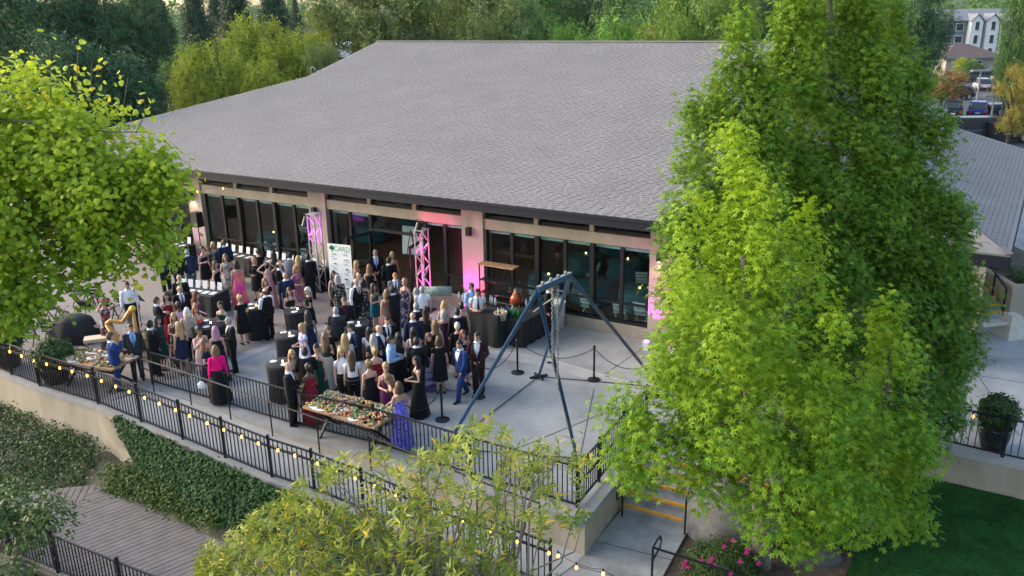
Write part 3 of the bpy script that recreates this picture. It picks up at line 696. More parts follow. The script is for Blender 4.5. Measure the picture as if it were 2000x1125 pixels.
# ================================================================== TRIPOD FRAME, STANCHIONS
BLUE = mat('blue_steel', (.01, .06, .14), .4, metal=.2, var=.1); GALV = mat('galvanised', (.26, .26, .25), .5, .4)
ap1, ap2 = Q(1050, 567, 19.9), Q(1115, 537, 20.8)
f_l, f_m, f_b, f_r = P(870, 878), P(1127, 897), P(1052, 737), P(1290, 758)
# put the two ends of the top bar at one height
zt = 5.2
ap1, ap2 = P(1050, 567, zt), P(1114, 538, zt)
ag = thing('aerial_rig', 'tall blue steel four-legged rig with hanging chain on the terrace', 'frame', (ap1[0], ap1[1], 0)); o0 = np.array([ap1[0], ap1[1], 0])
MB().tube([ap1-o0, ap2-o0], .058, 10).build('top_bar', BLUE, ag); MB().bar(ap1-o0+[0, 0, .064], ap2-o0+[0, 0, .064], .08, .01).build('top_plate', GALV, ag)
for a, b in ((ap1, f_l), (ap1, f_m), (ap2, f_b), (ap2, f_r)):
    a_ = a-o0+[0, 0, -.02]; b_ = b-o0
    lg = MB().tube([a_, b_+[0, 0, .03]], [.043, .04], 10).build('leg', BLUE, ag)
    MB().lathe([(.16, 0), (.16, .03), (.06, .05), (.06, .1)], tuple(b_), 12).build('foot', BLACKM, lg)
    MB().tube([b_+[-.25, -.1, .03], b_+[.25, .1, .03]], .035, 6).tube([b_+[-.1, .25, .03], b_+[.1, -.25, .03]], .035, 6).build('clamp', BLACKM, lg)
for a, b in ((f_b, f_l), (f_b, f_r), (f_l, f_m)):
    MB().tube([a-o0+[0, 0, .03], b-o0+[0, 0, .03]], .014, 5).build('floor_cable', BLACKM, ag)
for t in (.15, .4, .62, .85):
    p = ap1+(ap2-ap1)*t-o0; MB().ball(p+[0, 0, .1], .035).build('bolt', GALV, ag)
hp = ap1+(ap2-ap1)*.52
ch = thing('chain', 'bright steel chain hanging in loops from the blue rig', 'chain', hp)
lk = MB(); 
for s_, z1 in ((-.05, 1.7), (.05, 2.2)):
    k = 0; z = -.1
    while z > -z1:
        a = k % 2*math.pi/2; pts = [(s_+.02*math.cos(q)*math.cos(a), .02*math.cos(q)*math.sin(a), z+.035*math.sin(q)) for q in np.linspace(0, 2*math.pi, 7)]
        lk.tube(pts, .008, 4, cap=False); z -= .052; k += 1
lo = lk.build('links', GALV, ch); lo['kind'] = 'stuff'
MB().tube([(0, 0, .08), (.04, 0, 0), (0, 0, -.1), (-.04, 0, 0), (0, 0, .08)], .015, 6).build('hook', GALV, ch)
MB().tube([(-.02, 0, -.3), (-.2, -.1, -.38), (-.42, -.22, -.5)], .012, 5).build('strap', mat('strap_cream', (.6, .55, .42), .8), ch)
def stanchion(px, label, first=[None]):
    p = P(*px)
    if first[0] is None:
        t = thing('stanchion', label, 'stanchion', p, 0, 'rope barrier posts round the rig')
        MB().lathe([(.19, 0), (.19, .02), (.12, .045), (.03, .07)], n=20).build('base', BLACKM, t, smooth=False)
        MB().cyl((0, 0, .06), (0, 0, .98), .03, n=12).build('pole', BLACKM, t); MB().lathe([(.03, .98), (.045, 1.0), (.045, 1.03), (.02, 1.06), (.005, 1.07)], n=12).build('cap', BLACKM, t); first[0] = t
    else:
        t = copy_tree(first[0]); t.location = tuple(p); t['label'] = label
    return p
sp_ = [stanchion(q, l) for q, l in (((864, 820), 'black barrier post nearest the blue-gowned guest and buffet table'), ((935, 776), 'black barrier post at the foot of the two suited guests'), ((1011, 728), 'black barrier post just left of the rig\'s rear foot'), ((1160, 742), 'black barrier post to the right of the rig\'s front leg'), ((1278, 770), 'black barrier post half hidden by the bright green tree'))]
def barrier_chain(a, b, label, sag=.4):
    L = [a+(b-a)*t+np.array([0, 0, .97-sag*4*t*(1-t)]) for t in np.linspace(0, 1, 45)]; c_ = thing('barrier_chain', label, 'chain', a, 0, 'black chains between barrier posts'); mb = MB()
    for i in range(44): mb.tube([L[i]-a, (L[i]+L[i+1])/2-a, L[i+1]-a], [.008, .017, .008] if i % 2 else [.012, .008, .012], 5)
    lo = mb.build('links', BLACKM, c_); lo['kind'] = 'stuff'
for i, l in enumerate(('black chain from the buffet-side barrier post to the next', 'black chain behind the walking guest in the blue suit', 'black chain sagging behind the rig between two barrier posts', 'black chain from right barrier post into the green tree')): barrier_chain(sp_[i], sp_[i+1], l)
barrier_chain(P(795, 858), sp_[0], 'black chain from the gowned guest to the first barrier post')

# ================================================================== TRUSS TOWERS, LIGHTS, SIGNS
ALU = mat('aluminium', (.36, .35, .37), .5, .1)
PURP, PINK = (.72, .02, 1.0), (1.0, .03, .28)
def truss(u, y, h, label, colr):
    t = thing('light_truss', label, 'truss tower', hw(u, y), HALL_RZ); s_ = .17
    MB().box((0, 0, .02), (.6, .6, .04)).build('base_plate', BLACKM, t)
    for i in (-1, 1):
        for j in (-1, 1): MB().cyl((i*s_, j*s_, .04), (i*s_, j*s_, h), .026, n=8).build('tube', ALU, t)
    n = int(h/.42); mb = MB()
    for k in range(n):
        z0, z1 = .1+k*(h-.15)/n, .1+(k+1)*(h-.15)/n; f = 1 if k % 2 else -1
        for a, b in (((-s_*f, -s_, z0), (s_*f, -s_, z1)), ((-s_*f, s_, z0), (s_*f, s_, z1)), ((-s_, -s_*f, z0), (-s_, s_*f, z1)), ((s_, -s_*f, z0), (s_, s_*f, z1))): mb.cyl(a, b, .014, n=6)
    mb.build('lattice', ALU, t)
    MB().box((0, 0, h+.01), (.42, .42, .02)).build('top_plate', ALU, t)
    em = mat('led_'+str(colr), colr, emit=6); lf_ = MB().lathe([(.09, .05), (.1, .2), (.06, .22)], n=12).build('uplight', BLACKM, t); MB().lathe([(.055, .222), (.05, .232)], n=12).build('lens', em, lf_)
    for z in (.4, h*.55):
        sp = bpy.data.lights.new('truss_light', 'SPOT'); sp.energy = (600 if z < 1 else 330) if colr == PURP else (420 if z < 1 else 120); sp.color = colr; sp.spot_size = 1.0; sp.shadow_soft_size = .05
        so_ = bpy.data.objects.new('truss_light', sp); COL.objects.link(so_); so_.parent = t; so_.location = (0, 0, z); so_.rotation_euler = (math.pi, 0, 0)
    return t
t1 = truss(-12.0, -1.0, 3.0, 'aluminium light truss lit purple behind the tall banner', PURP)
t2 = truss(-7.05, -1.0, 2.95, 'aluminium light truss lit pink right of the doorway', PINK)
for tt, lab in ((t1, 'black stage spotlight clamped to the purple truss by the pillar'), (t2, 'black stage spotlight on top of the pink truss')):
    f = thing('spotlight', lab, 'spotlight', np.array(tt.location)+HD*(-.35 if tt is t1 else -.05)+[0, 0, 2.75 if tt is t1 else 3.1], HALL_RZ)
    MB().tube([(0, .0, .1), (-.05, -.1, -.25)], [.11, .13], 10).build('body', BLACKM, f); MB().tube([(-.14, 0, .0), (-.14, 0, .2), (.14, 0, .2), (.14, 0, 0)], .015, 6).build('yoke', BLACKM, f)
def uplight(u, y, label, col, e, tilt=(2.75, 0, 0), box=True, size=1.2):
    f = thing('uplight', label, 'floor light', hw(u, y), HALL_RZ)
    MB().box((0, 0, .13), (.2, .2, .26)).build('housing', mat('white_plastic', (.6, .6, .62), .5) if box else BLACKM, f)
    MB().lathe([(.08, .262), (.075, .285)], n=14).build('lens', mat('lens_'+str(col), col, emit=7), f)
    sp = bpy.data.lights.new('uplight_lamp', 'SPOT'); sp.energy = e*.6; sp.color = col; sp.spot_size = size; sp.shadow_soft_size = .06
    so_ = bpy.data.objects.new('uplight_lamp', sp); COL.objects.link(so_); so_.parent = f; so_.location = (0, 0, .31); so_.rotation_euler = tilt
uplight(1.2, -.75, 'white floor light box glowing magenta at the wall beside the bright tree', (.8, .05, 1), 110)
uplight(2.0, -.6, 'floor light throwing pink on the pillar behind the tree', (1, .08, .22), 110)
uplight(-5.75, -.55, 'floor light washing the middle pillar magenta behind the bartenders', (.85, .04, .95), 110)
uplight(-5.25, -.5, 'floor light washing the middle pillar pink behind the bartenders', (1, .06, .2), 110)
uplight(-19.7, -.42, 'floor light washing the left pillar bright magenta', (.85, .02, 1), 520, size=.9)
uplight(-12.5, -.45, 'floor light washing the pillar by the banner purple', (.6, .04, 1), 70, size=.9)
# loudspeaker on stand by the left pillar
ss = thing('loudspeaker', 'black loudspeaker on a stand in front of the left windows', 'loudspeaker', hw(-18.9, -.7), HALL_RZ)
MB().box((0, 0, 2.0), (.4, .36, .62), taper=.9).build('cabinet', BLACKM, ss); MB().cyl((0, 0, .3), (0, 0, 1.7), .02).build('pole', BLACKM, ss)
for k in range(3): MB().tube([(0, 0, .6), (.45*math.cos(k*2.1), .45*math.sin(k*2.1), 0.02)], .015, 6).build('leg', BLACKM, ss)
# roll-up banner
WHT = mat('banner_white', (.72, .76, .76), .6, var=.02); GRN = mat('logo_green', (.03, .22, .07), .7); INK = mat('ink', (.04, .05, .05), .7); GREYI = mat('ink_grey', (.22, .25, .25), .7); TEALI = mat('ink_teal', (.05, .22, .2), .7); ORI = mat('ink_orange', (.45, .17, .06), .7)
bp = P(671, 592); bn_ = thing('banner', 'tall white roll-up banner with green tree logo and rows of years', 'banner', bp, HALL_RZ+RAD(8)); BW, BH = .98, 2.15
MB().box((0, 0, BH/2+.08), (BW, .012, BH)).build('sheet', WHT, bn_); MB().box((0, 0, .04), (BW+.04, .22, .08)).build('base', ALU, bn_); MB().cyl((0, .05, .06), (0, .05, BH), .012).build('pole', ALU, bn_)
FONT = bpy.data.fonts[0] if len(bpy.data.fonts) else None
def text(name, s_, loc, size, m, parent, rot=(math.pi/2, 0, 0), ext=.001):
    cu = bpy.data.curves.new(name, 'FONT'); cu.body = s_; cu.size = size; cu.align_x = 'CENTER'; cu.align_y = 'CENTER'; cu.extrude = ext
    o = bpy.data.objects.new(name, cu); COL.objects.link(o); bpy.context.view_layer.update()
    me = bpy.data.meshes.new_from_object(o.evaluated_get(bpy.context.evaluated_depsgraph_get())); bpy.data.objects.remove(o)
    me.materials.clear(); q = obj(name, me, m, parent, loc); q.rotation_euler = rot; return q
text('lettering', 'CARD', (.12, -.009, BH-.1), .25, mat('ink_green', (.06, .25, .13), .7), bn_)
lg = MB()
for (x, z, r) in ((-.30, .03, .075), (-.36, -.0, .06), (-.24, -.0, .06), (-.30, -.02, .07)): lg.cyl((x, -.007, BH-.08+z), (x, -.011, BH-.08+z), r, n=14)
lg.box((-.30, -.009, BH-.19), (.035, .004, .12)); lg.build('logo', GRN, bn_)
yrs = [('', '1948'), ('1951', ''), ('', '1952'), ('1962', ''), ('', '1967'), ('1970', ''), ('', '1982'), ('1976', ''), ('', '2007'), ('2010', '')]
rg = random.Random(4)
for i in range(10):
    z = BH-.3-i*.18; left = i % 2 == 0
    bx = -.24 if left else .25; m_ = (INK, ORI, INK, INK, INK, INK, GRN, INK, INK, TEALI)[i]; e = MB()
    for k in range(3):
        cx, r = bx+rg.uniform(-.07, .07), rg.uniform(.035, .06); e.cyl((cx, -.0068-.0006*k, z+rg.uniform(-.02, .02)), (cx, -.009-.0006*k, z), r, n=10)
    e.build('emblem', m_, bn_); text('year', yrs[i][1] or yrs[i][0], (.24 if left else -.24, -.008, z-.01), .11, GREYI, bn_)
    MB().box((.32 if left else -.34, -.008, z+.085), (.2, .002, .014)).build('rule', TEALI, bn_)
# blank white board on an easel inside the doorway
eb = thing('easel_board', 'blank white board leaning on a black easel in the doorway', 'easel', hw(-9.2, 1.2), HALL_RZ+.05)
bo = MB().box((0, 0, 1.75), (1.0, .02, 1.1)).build('board', WHT, eb); bo.rotation_euler.x = -.08
for a, b in (((-.45, -.1, 0), (0, 0, 2.2)), ((.45, -.1, 0), (0, 0, 2.2)), ((0, .6, 0), (0, .02, 2.15))): MB().tube([a, b], .016, 6).build('leg', BLACKM, eb)
MB().box((0, -.09, 1.15), (.8, .06, .03)).build('tray', BLACKM, eb)

# ================================================================== TABLES
BCL = mat('black_cloth', (.012, .013, .016), .85, var=.3, scale=4); TEAL = mat('teal_cloth', (.02, .12, .15), .8, var=.2); CREAMC = mat('cream_plastic', (.62, .55, .4), .5)
GLS = glassmat('drink_glass', (.85, .88, .88)); CANDLE = mat('candle_glow', (1, .55, .18), emit=8); PORC = mat('porcelain', (.7, .7, .68), .3); FOODC = [mat('food%d' % i, c, .6, var=.3, scale=20) for i, c in enumerate([(.45, .24, .07), (.28, .04, .03), (.2, .27, .06), (.42, .31, .15), (.26, .12, .06), (.4, .28, .13), (.07, .17, .04), (.4, .13, .06)])]
def goblet(parent_name, p, label, group):
    g = thing('wine_glass', label, 'glass', p, 0, group); MB().lathe([(.03, 0), (.005, .008), (.005, .08), (.028, .12), (.032, .17), (.026, .2)], n=10, cap=False).build('bowl', GLS, g, smooth=True); return g
glass_me = MB().lathe([(.034, 0), (.006, .008), (.006, .08), (.03, .11), (.036, .16), (.03, .2)], n=10, cap=False).mesh('wine_glass', True); glass_me.materials.append(GLS)
plate_me = MB().lathe([(.06, 0), (.105, .012), (.1, .016), (.002, .01)], n=14).mesh('plate', True); plate_me.materials.append(PORC)
def cocktail(px, label, n_glass=3, r=.4, h=1.08, w=''):
    p = P(px[0], px[1], h)-np.array([0, 0, h]); t = thing('cocktail_table', label, 'table', p, random.uniform(0, 3), 'tall black cocktail tables')
    MB().lathe([(.002, h), (r-.02, h), (r, h-.015), (r*.97, h-.1, .2), (r*.9, h*.5, .6), (r*.96, .02, 1)], n=40, fold=.07, nf=10, cap=False).build('cloth', BCL, t, smooth=True)
    MB().cyl((0, 0, .02), (0, 0, h-.03), .04).build('column', BLACKM, t)
    c_ = thing('candle', 'small lit candle on the '+w, 'candle', p+[.05, .02, h+.001], 0, 'table candles'); MB().lathe([(.035, 0), (.04, .07), (.036, .07), (.03, .01)], n=12).build('holder', GLS, c_); MB().lathe([(.025, .012), (.025, .045), (.004, .06)], n=8).build('flame', CANDLE, c_)
    for k in range(n_glass):
        a = k*2.1+random.random(); q = p+[r*.6*math.cos(a), r*.6*math.sin(a), h+.001]
        tag(obj('wine_glass', glass_me, None, None, q), 'stemmed glass standing on the '+w, 'glass', 'glasses on the '+w)
    for k in range(2):
        a = k*2.6+2+random.random(); q = p+[r*.55*math.cos(a), r*.55*math.sin(a), h+.001]
        tag(obj('plate', plate_me, None, None, q), 'small white plate on the '+w, 'plate', 'plates on the '+w)
    return t
cocktail((578, 605), 'tall table with black cloth between the two bare-armed guests', w='tall table between the two bare-armed guests')
cocktail((562, 653), 'tall black table left of the lavender floral dress', w='tall table left of the lavender dress')
cocktail((548, 708), 'tall black table nearest the terrace railing', w='tall table nearest the railing')
cocktail((408, 632), 'wide black table in the group by the ramp rail', 4, .55, w='wide table by the ramp rail')
cocktail((497, 598), 'tall black table in front of the vested waiter', w='tall table before the vested waiter')
cocktail((697, 632), 'tall black table behind the guest in the flat cap', w='tall table behind the flat cap guest')
def long_table(a, b, depth, h, label, m=BCL, drape=True, name='long_table', top=None):
    a, b = np.array(a), np.array(b); c = (a+b)/2; L = float(np.linalg.norm((b-a)[:2])); rz = math.atan2(b[1]-a[1], b[0]-a[0]); c[2] = 0
    t = thing(name, label, 'table', (c[0], c[1], 0), rz)
    if drape:
        pr = []; n = 60; mb = MB(); 
        for (f, z, fo) in ((1, h, 0), (1.0, h-.02, .1), (1.01, h*.5, .5), (1.02, .02, 1)):
            for k in range(n):
                s_ = k/n*2*(L+depth)
                if s_ < L: x, y, nx_, ny_ = -L/2+s_, -depth/2, 0, -1
                elif s_ < L+depth: x, y, nx_, ny_ = L/2, -depth/2+s_-L, 1, 0
                elif s_ < 2*L+depth: x, y, nx_, ny_ = L/2-(s_-L-depth), depth/2, 0, 1
                else: x, y, nx_, ny_ = -L/2, depth/2-(s_-2*L-depth), -1, 0
                w_ = .035*fo*math.sin(s_*14)+.03*fo; mb.v.append((x+nx_*w_, y+ny_*w_, z))
        for i in range(3):
            for k in range(n): mb.f.append((i*n+k, i*n+(k+1) % n, (i+1)*n+(k+1) % n, (i+1)*n+k)); mb.m.append(0)
        mb.f.append(tuple(range(n))); mb.m.append(0); mb.build('cloth', m, t)
    else:
        MB().box((0, 0, h-.03), (L, depth, .06)).build('top', top or WOODT, t)
    for i in (-1, 1):
        for j in (-1, 1):
            if drape: MB().box((i*(L/2-.1), j*(depth/2-.1), (h-.07)/2), (.05, .05, h-.07)).build('leg', BLACKM, t)
            else: MB().bar((i*(L/2-.35), j*(depth/2-.08), 0), (i*(L/2-.35), -j*(depth/2-.08), h-.06), .06).build('leg', BLACKM, t)
    if not drape: MB().bar((-L/2+.35, 0, .4), (L/2-.35, 0, .4), .05).build('stretcher', BLACKM, t)
    return t, rz, c, L
def spread(t_c, rz, L, D, h, n, seed, labels):
    """grazing food: boards, bowls, heaps of fruit, cheese and greens, each its own thing"""
    rg = random.Random(seed); ax = np.array([math.cos(rz), math.sin(rz), 0]); ay = np.array([-ax[1], ax[0], 0]); k = 0
    nx_ = int(n**.5*1.9); ny_ = max(2, n//nx_)
    for i in range(nx_):
        for j in range(ny_):
            p = t_c+ax*((i+.5)/nx_-.5)*L*.96+ay*((j+.5)/ny_-.5)*D*.92+ax*rg.uniform(-.04, .04)+ay*rg.uniform(-.03, .03)+np.array([0, 0, h])
            ty = rg.choice(['heap', 'heap', 'heap', 'bowl', 'board', 'plate']); col = rg.choice(FOODC+[FOODC[i] for i in (0, 2, 3, 4, 5, 6)]); cn_ = {0: 'golden crackers', 1: 'dark red berries', 2: 'pale green grapes', 3: 'sliced cheese', 4: 'cured meat', 5: 'bread', 6: 'leafy greens', 7: 'tomatoes'}[FOODC.index(col)]
            t = thing({'heap': 'food_heap', 'bowl': 'food_bowl', 'board': 'food_board', 'plate': 'food_platter'}[ty], {'heap': 'heap of ', 'bowl': 'white bowl of ', 'board': 'wooden board of ', 'plate': 'white platter of '}[ty]+cn_+labels, 'food', p, rg.uniform(0, 3), 'food'+labels)
            z0 = .0
            if ty == 'bowl': MB().lathe([(.06, 0), (.12, .06), (.11, .06), (.05, .012)], n=14).build('bowl', PORC, t, smooth=True); z0 = .04
            if ty == 'board': MB().box((0, 0, .0125), (.36, .24, .025)).build('board', WOODT, t); z0 = .025
            if ty == 'plate': MB().lathe([(.1, 0), (.17, .014), (.16, .018), (.002, .01)], n=16).build('platter', PORC, t); z0 = .012
            hb = MB()
            for q in range(12 if ty == 'heap' else 9):
                a, r = rg.uniform(0, 6.3), (.13 if ty == 'heap' else .08)*rg.random()**.5; s_ = rg.uniform(.022, .042)
                hb.ball((r*math.cos(a), r*math.sin(a), z0+s_*.7+(.03 if r < .05 else 0)), s_, n=7, rings=4, sz=rg.uniform(.6, 1.1), m=0 if q % 3 else 1)
            hb.build('food', [col, rg.choice([FOODC[i] for i in (0, 2, 3, 4, 6)])], t, smooth=True)
Zt = .88
t, rz, c, L = long_table(P(612, 782, Zt), P(752, 822, Zt), 1.0, Zt, 'rustic wooden buffet table of food on crossed black legs by the railing', drape=False, name='buffet_table')
ay = np.array([-math.sin(rz), math.cos(rz), 0]); t.location = tuple(np.array(t.location)+ay*.12); spread(c+ay*.12, rz, L, 1.0, Zt, 66, 3, ' on the buffet by the railing')
t, rz, c, L = long_table(P(128, 690, .8), P(246, 708, .8), 1.05, .8, 'low wooden table covered with cheese and fruit near the harp', drape=False, name='buffet_table'); spread(c, rz, L, 1.05, .8, 44, 9, ' on the table near the harp')
reg = long_table(P(340, 562, .78), P(430, 572, .78), .95, .78, 'long table with black cloth and white cards beside the gowned guests')
FRM = mat('frame_grey', (.5, .52, .55), .4); PAPER = mat('paper', (.6, .62, .64), .8, var=.02)
card_m = MB().box((0, 0, .14), (.2, .015, .28)).mesh('picture_frame'); card_m.materials.append(PAPER)
sheet_m = MB().box((0, 0, .003), (.22, .3, .006)).mesh('sheet'); sheet_m.materials.append(PAPER)
def cards(c, rz, L, h, n, where, side=.25):
    ax = np.array([math.cos(rz), math.sin(rz), 0]); ay = np.array([-ax[1], ax[0], 0])
    for i in range(n):
        p = c+ax*((i+.5)/n-.5)*L*.95+np.array([0, 0, h+.002]); s_ = tag(obj('standing_card', card_m, None, None, p+ay*side, rz), 'white framed bid card standing on the '+where, 'card', 'standing cards on the '+where); s_.rotation_euler.x = -.2
        tag(obj('bid_sheet', sheet_m, None, None, p-ay*.12+[0, 0, .001], rz+random.uniform(-.1, .1)), 'white paper bid sheet lying on the '+where, 'paper', 'bid sheets on the '+where)
cards(reg[2], reg[1], reg[3], .78, 6, 'black table beside the gowned guests')
for k, (u0, u1, nm) in enumerate(((-21.5, -19.6, 'black table at the left pillar'), (-18.3, -15.6, 'black table under the left windows'), (-15.4, -13.2, 'black table under the windows by the pillar'), (-13.0, -11.9, 'small black table beside the banner'))):
    q = long_table(hw(u0, -.75), hw(u1, -.75), .7, .78, 'long '+nm+' with white bid cards'); cards(q[2], HALL_RZ, q[3], .78, max(2, int((u1-u0)/.42)), nm)
# ---- bar
bar1 = long_table(P(925, 600, 1.05), P(985, 612, 1.05), .75, 1.05, 'black panelled bar counter in front of the two bartenders')
bar2 = long_table(P(990, 624, .85), P(1056, 590, .85), 1.15, .85, 'black skirted drinks table beside the bar counter')
def bottle(p, m, label, h=.3, r=.04, group='bottles on the bar'):
    b = thing('bottle', label, 'bottle', p, 0, group); MB().lathe([(r, 0), (r, h*.6), (r*.4, h*.75), (r*.35, h)], n=10).build('body', m, b, smooth=True); MB().lathe([(r*.42, h), (r*.42, h+.03)], n=8).build('cap', BLACKM, b)
bg = mat('bottle_green', (.02, .2, .05), .15); bb = mat('bottle_blue', (.02, .06, .3), .15); bc = mat('bottle_clear', (.45, .5, .5), .1); bk = mat('bottle_dark', (.02, .015, .012), .15)
for i, (x, y) in enumerate(((990, 612), (994, 616), (998, 618), (1004, 620), (1008, 617), (1012, 622), (1001, 612), (1014, 614), (1024, 598), (1028, 600), (1033, 597), (1037, 594), (1043, 592))):
    m_, n_ = ((bb, 'blue'), (bg, 'green'), (bc, 'clear'), (bk, 'dark'))[(0, 0, 1, 1, 1, 1, 2, 1, 3, 2, 3, 2, 3)[i]]; bottle(P(x, y, .85), m_, n_+' bottle standing on the black skirted drinks table')
for (x, y) in ((897, 585), (905, 588), (958, 592), (962, 594), (968, 596)): bottle(P(x, y, 1.05), bc, 'clear bottle on the counter between the two bartenders', .28)
bk_ = thing('ice_bucket', 'cream tub of bottles at the end of the drinks table', 'bucket', P(978, 624, .85)); MB().lathe([(.17, 0), (.21, .24), (.22, .25), (.2, .25), (.17, .02)], n=18).build('tub', CREAMC, bk_, smooth=True)
for k in range(5): MB().lathe([(.03, 0), (.03, .2), (.012, .26), (.012, .32)], (.1*math.cos(k*1.3), .1*math.sin(k*1.3), .06), 8).build('bottle_neck', CREAMC, bk_)
dd = thing('drink_dispenser', 'glass dispenser of red punch on the drinks table', 'dispenser', P(1008, 596, .85)); MB().lathe([(.1, 0), (.2, .08), (.2, .25), (.1, .42)], n=16).build('jar', mat('punch', (.35, .06, .02), .1), dd, smooth=True); MB().lathe([(.08, .42), (.06, .55), (.02, .57)], n=14).build('lid', mat('brass', (.4, .3, .2), .4, .6), dd)
for i in range(9):
    p = P(982+i % 5*7, 630+i//5*5, .85); tag(obj('wine_glass', glass_me, None, None, p), 'empty stemmed glass set out on the drinks table', 'glass', 'glasses on the drinks table')
nap = MB().lathe([(.1, 0), (.08, .05), (.1, .09), (.03, .12)], n=9, fold=.3, nf=4).build('napkins', PAPER, None, P(1040, 590, .85)); tag(nap, 'crumpled white napkins at the far end of the drinks table', 'napkins')
sf = thing('bar_shelf', 'black metal shelf rack of glasses behind the bar', 'shelf', hw(-4.3, -.45), HALL_RZ)
for i in (-.65, .65):
    for j in (-.18, .18): MB().box((i, j, .95), (.035, .035, 1.9)).build('upright', BLACKM, sf)
for z in (.45, .9, 1.35): MB().box((0, 0, z), (1.34, .4, .03)).build('shelf', BLACKM, sf)
MB().box((0, 0, 1.9), (1.4, .42, .04)).build('top', WOODT, sf)
for z in (.47, .92, 1.37):
    for k in range(9): tag(obj('wine_glass', glass_me, None, None, hw(-4.3+(-.5+k*.125), -.45+(-.08 if k % 2 else .08), z)), 'clean glass standing on the black bar shelf', 'glass', 'glasses on the bar shelf')
# bin, bag
tb = thing('trash_bin', 'tall white round bin against the glass front near the rig', 'bin', P(1087, 640)); MB().lathe([(.26, 0), (.29, .85), (.3, .9), (.27, .9), (.25, .05)], n=20).build('body', mat('white_bin', (.6, .62, .63), .5), tb, smooth=True); MB().lathe([(.305, .88), (.305, .93), (.27, .93)], n=20).build('rim', mat('white_bin2', (.68, .7, .7), .5), tb)
# folded menu board next to the bar
tag(MB().box((0, 0, .2), (.95, .03, .34)).build('menu_board', mat('menu', (.3, .42, .34), .7, var=.9, scale=30), None, hw(-6.2, -1.35, .75), HALL_RZ), 'speckled green and pink board leaning by the pink truss', 'board')
# ================================================================== MUSIC CORNER
HARPW = mat('harp_wood', (.5, .24, .05), .4, var=.15, scale=3, stretch=(1, 1, .3))
hpz = P(258, 705, 0)
harp = thing('harp', 'golden concert harp standing beside the buffet at left', 'harp', hpz, RAD(8)); 
MB().tube([(.0, 0, .12), (-.55, 0, 1.25)], [.17, .07], 12).build('soundboard', HARPW, harp, smooth=True)
MB().tube([(.28, 0, .1), (.26, 0, 1.62)], [.055, .05], 10).build('column', HARPW, harp, smooth=True); MB().ball((.26, 0, 1.68), .11).build('crown', mat('gilt', (.6, .38, .06), .35, .5), harp)
MB().tube([(-.55, 0, 1.25), (-.42, 0, 1.36), (-.25, 0, 1.3), (-.1, 0, 1.28), (.05, 0, 1.45), (.2, 0, 1.66), (.28, 0, 1.66)], [.07, .065, .06, .06, .065, .07, .06], 8).build('neck', HARPW, harp, smooth=True)
MB().box((.12, 0, .06), (.55, .4, .12), taper=.8).build('base', HARPW, harp)
for k in range(18):
    t = k/17; a = (-.02-.5*t, 0, .2+1.02*t); zt_ = 1.3+.1*math.sin(3*(1-t)) if t > .3 else 1.3+.35*(1-t/.3)
    MB().cyl(a, (a[0]+.04+.2*(1-t), 0, max(a[2]+.08, 1.27+.36*max(0, 1-t*2.2))), .004, n=4).build('string', mat('harp_string', (.6, .6, .6), .4), harp)
def music_stand(px, rz, label, paper):
    s_ = thing('music_stand', label, 'music stand', P(*px), rz, 'music stands'); MB().cyl((0, 0, .02), (0, 0, 1.0), .014).build('pole', BLACKM, s_)
    for k in range(3): MB().tube([(0, 0, .15), (.3*math.cos(k*2.1), .3*math.sin(k*2.1), .01)], .012, 5).build('leg', BLACKM, s_)
    d = MB().box((0, 0, 0), (.52, .02, .36)).build('desk', BLACKM, s_, (0, 0, 1.1)); d.rotation_euler.x = -.6
    if paper:
        for i in (-.125, .125): q = MB().box((i, -.013, 0), (.22, .004, .3)).build('sheet_music', PAPER, d)
music_stand((277, 640), 2.6, 'black music stand to the right of the harp', False); music_stand((176, 655), 2.9, 'black music stand with two white pages left of the flower-crowned harpist', True); music_stand((18, 640), 3.0, 'black music stand with pages at the far left under the tree', True)
def folding_chair(p, rz, label, m, group, me={}):
    t = thing('folding_chair', label, 'chair', p, rz, group); k = m.name
    if k not in me:
        d = {}; d['seat'] = MB().box((0, 0, .45), (.42, .4, .03)).mesh('seat'); bk2 = MB()
        for z in (.62, .74, .86): bk2.bar((-.19, .2+(z-.45)*.22, z), (.19, .2+(z-.45)*.22, z), .012, .08)
        d['backrest'] = bk2.mesh('backrest')
        for i, s_ in enumerate((-1, 1)): d['front_leg%d' % i] = MB().bar((s_*.2, .32, .92), (s_*.2, -.24, .0), .03).mesh('leg'); d['rear_leg%d' % i] = MB().bar((s_*.17, -.12, .44), (s_*.17, .3, .0), .028).mesh('leg')
        d['stretcher'] = MB().bar((-.18, -.17, .12), (.18, -.17, .12), .02).mesh('stretcher')
        for q in d.values(): q.materials.append(m)
        me[k] = d
    for nme, q in me[k].items(): obj('leg' if 'leg' in nme else nme, q, None, t)
    return t
BCH = mat('black_chair', (.012, .013, .015), .5); WCH = mat('white_chair', (.7, .72, .7), .5)
blab = ['black folding chair %s under the left tree in the music corner' % w for w in ('nearest the fence', 'behind the round planter', 'beside the covered gear', 'in the front row', 'in the rear row', 'next to the bench', 'at the far left', 'close to the hall', 'in the middle row')]
for (x, y), rz, lb in zip(((60, 672), (105, 668), (150, 650), (105, 625), (215, 625), (250, 618), (40, 640), (160, 595), (195, 600)), (.4, .2, -.3, .1, .3, -.2, .6, .1, .4), blab): folding_chair(P(x, y), rz+2.9, lb, BCH, 'black folding chairs in the music corner')
cv = MB().lathe([(.55, 0, 1), (.5, .4, .8), (.42, .75, .5), (.25, .88, .3), (.02, .9)], n=26, fold=.12, nf=7, sx=1.5).build('covered_gear', BCL, None, P(150, 665), .3); tag(cv, 'black cloth thrown over stage gear beside the left food table', 'cover')
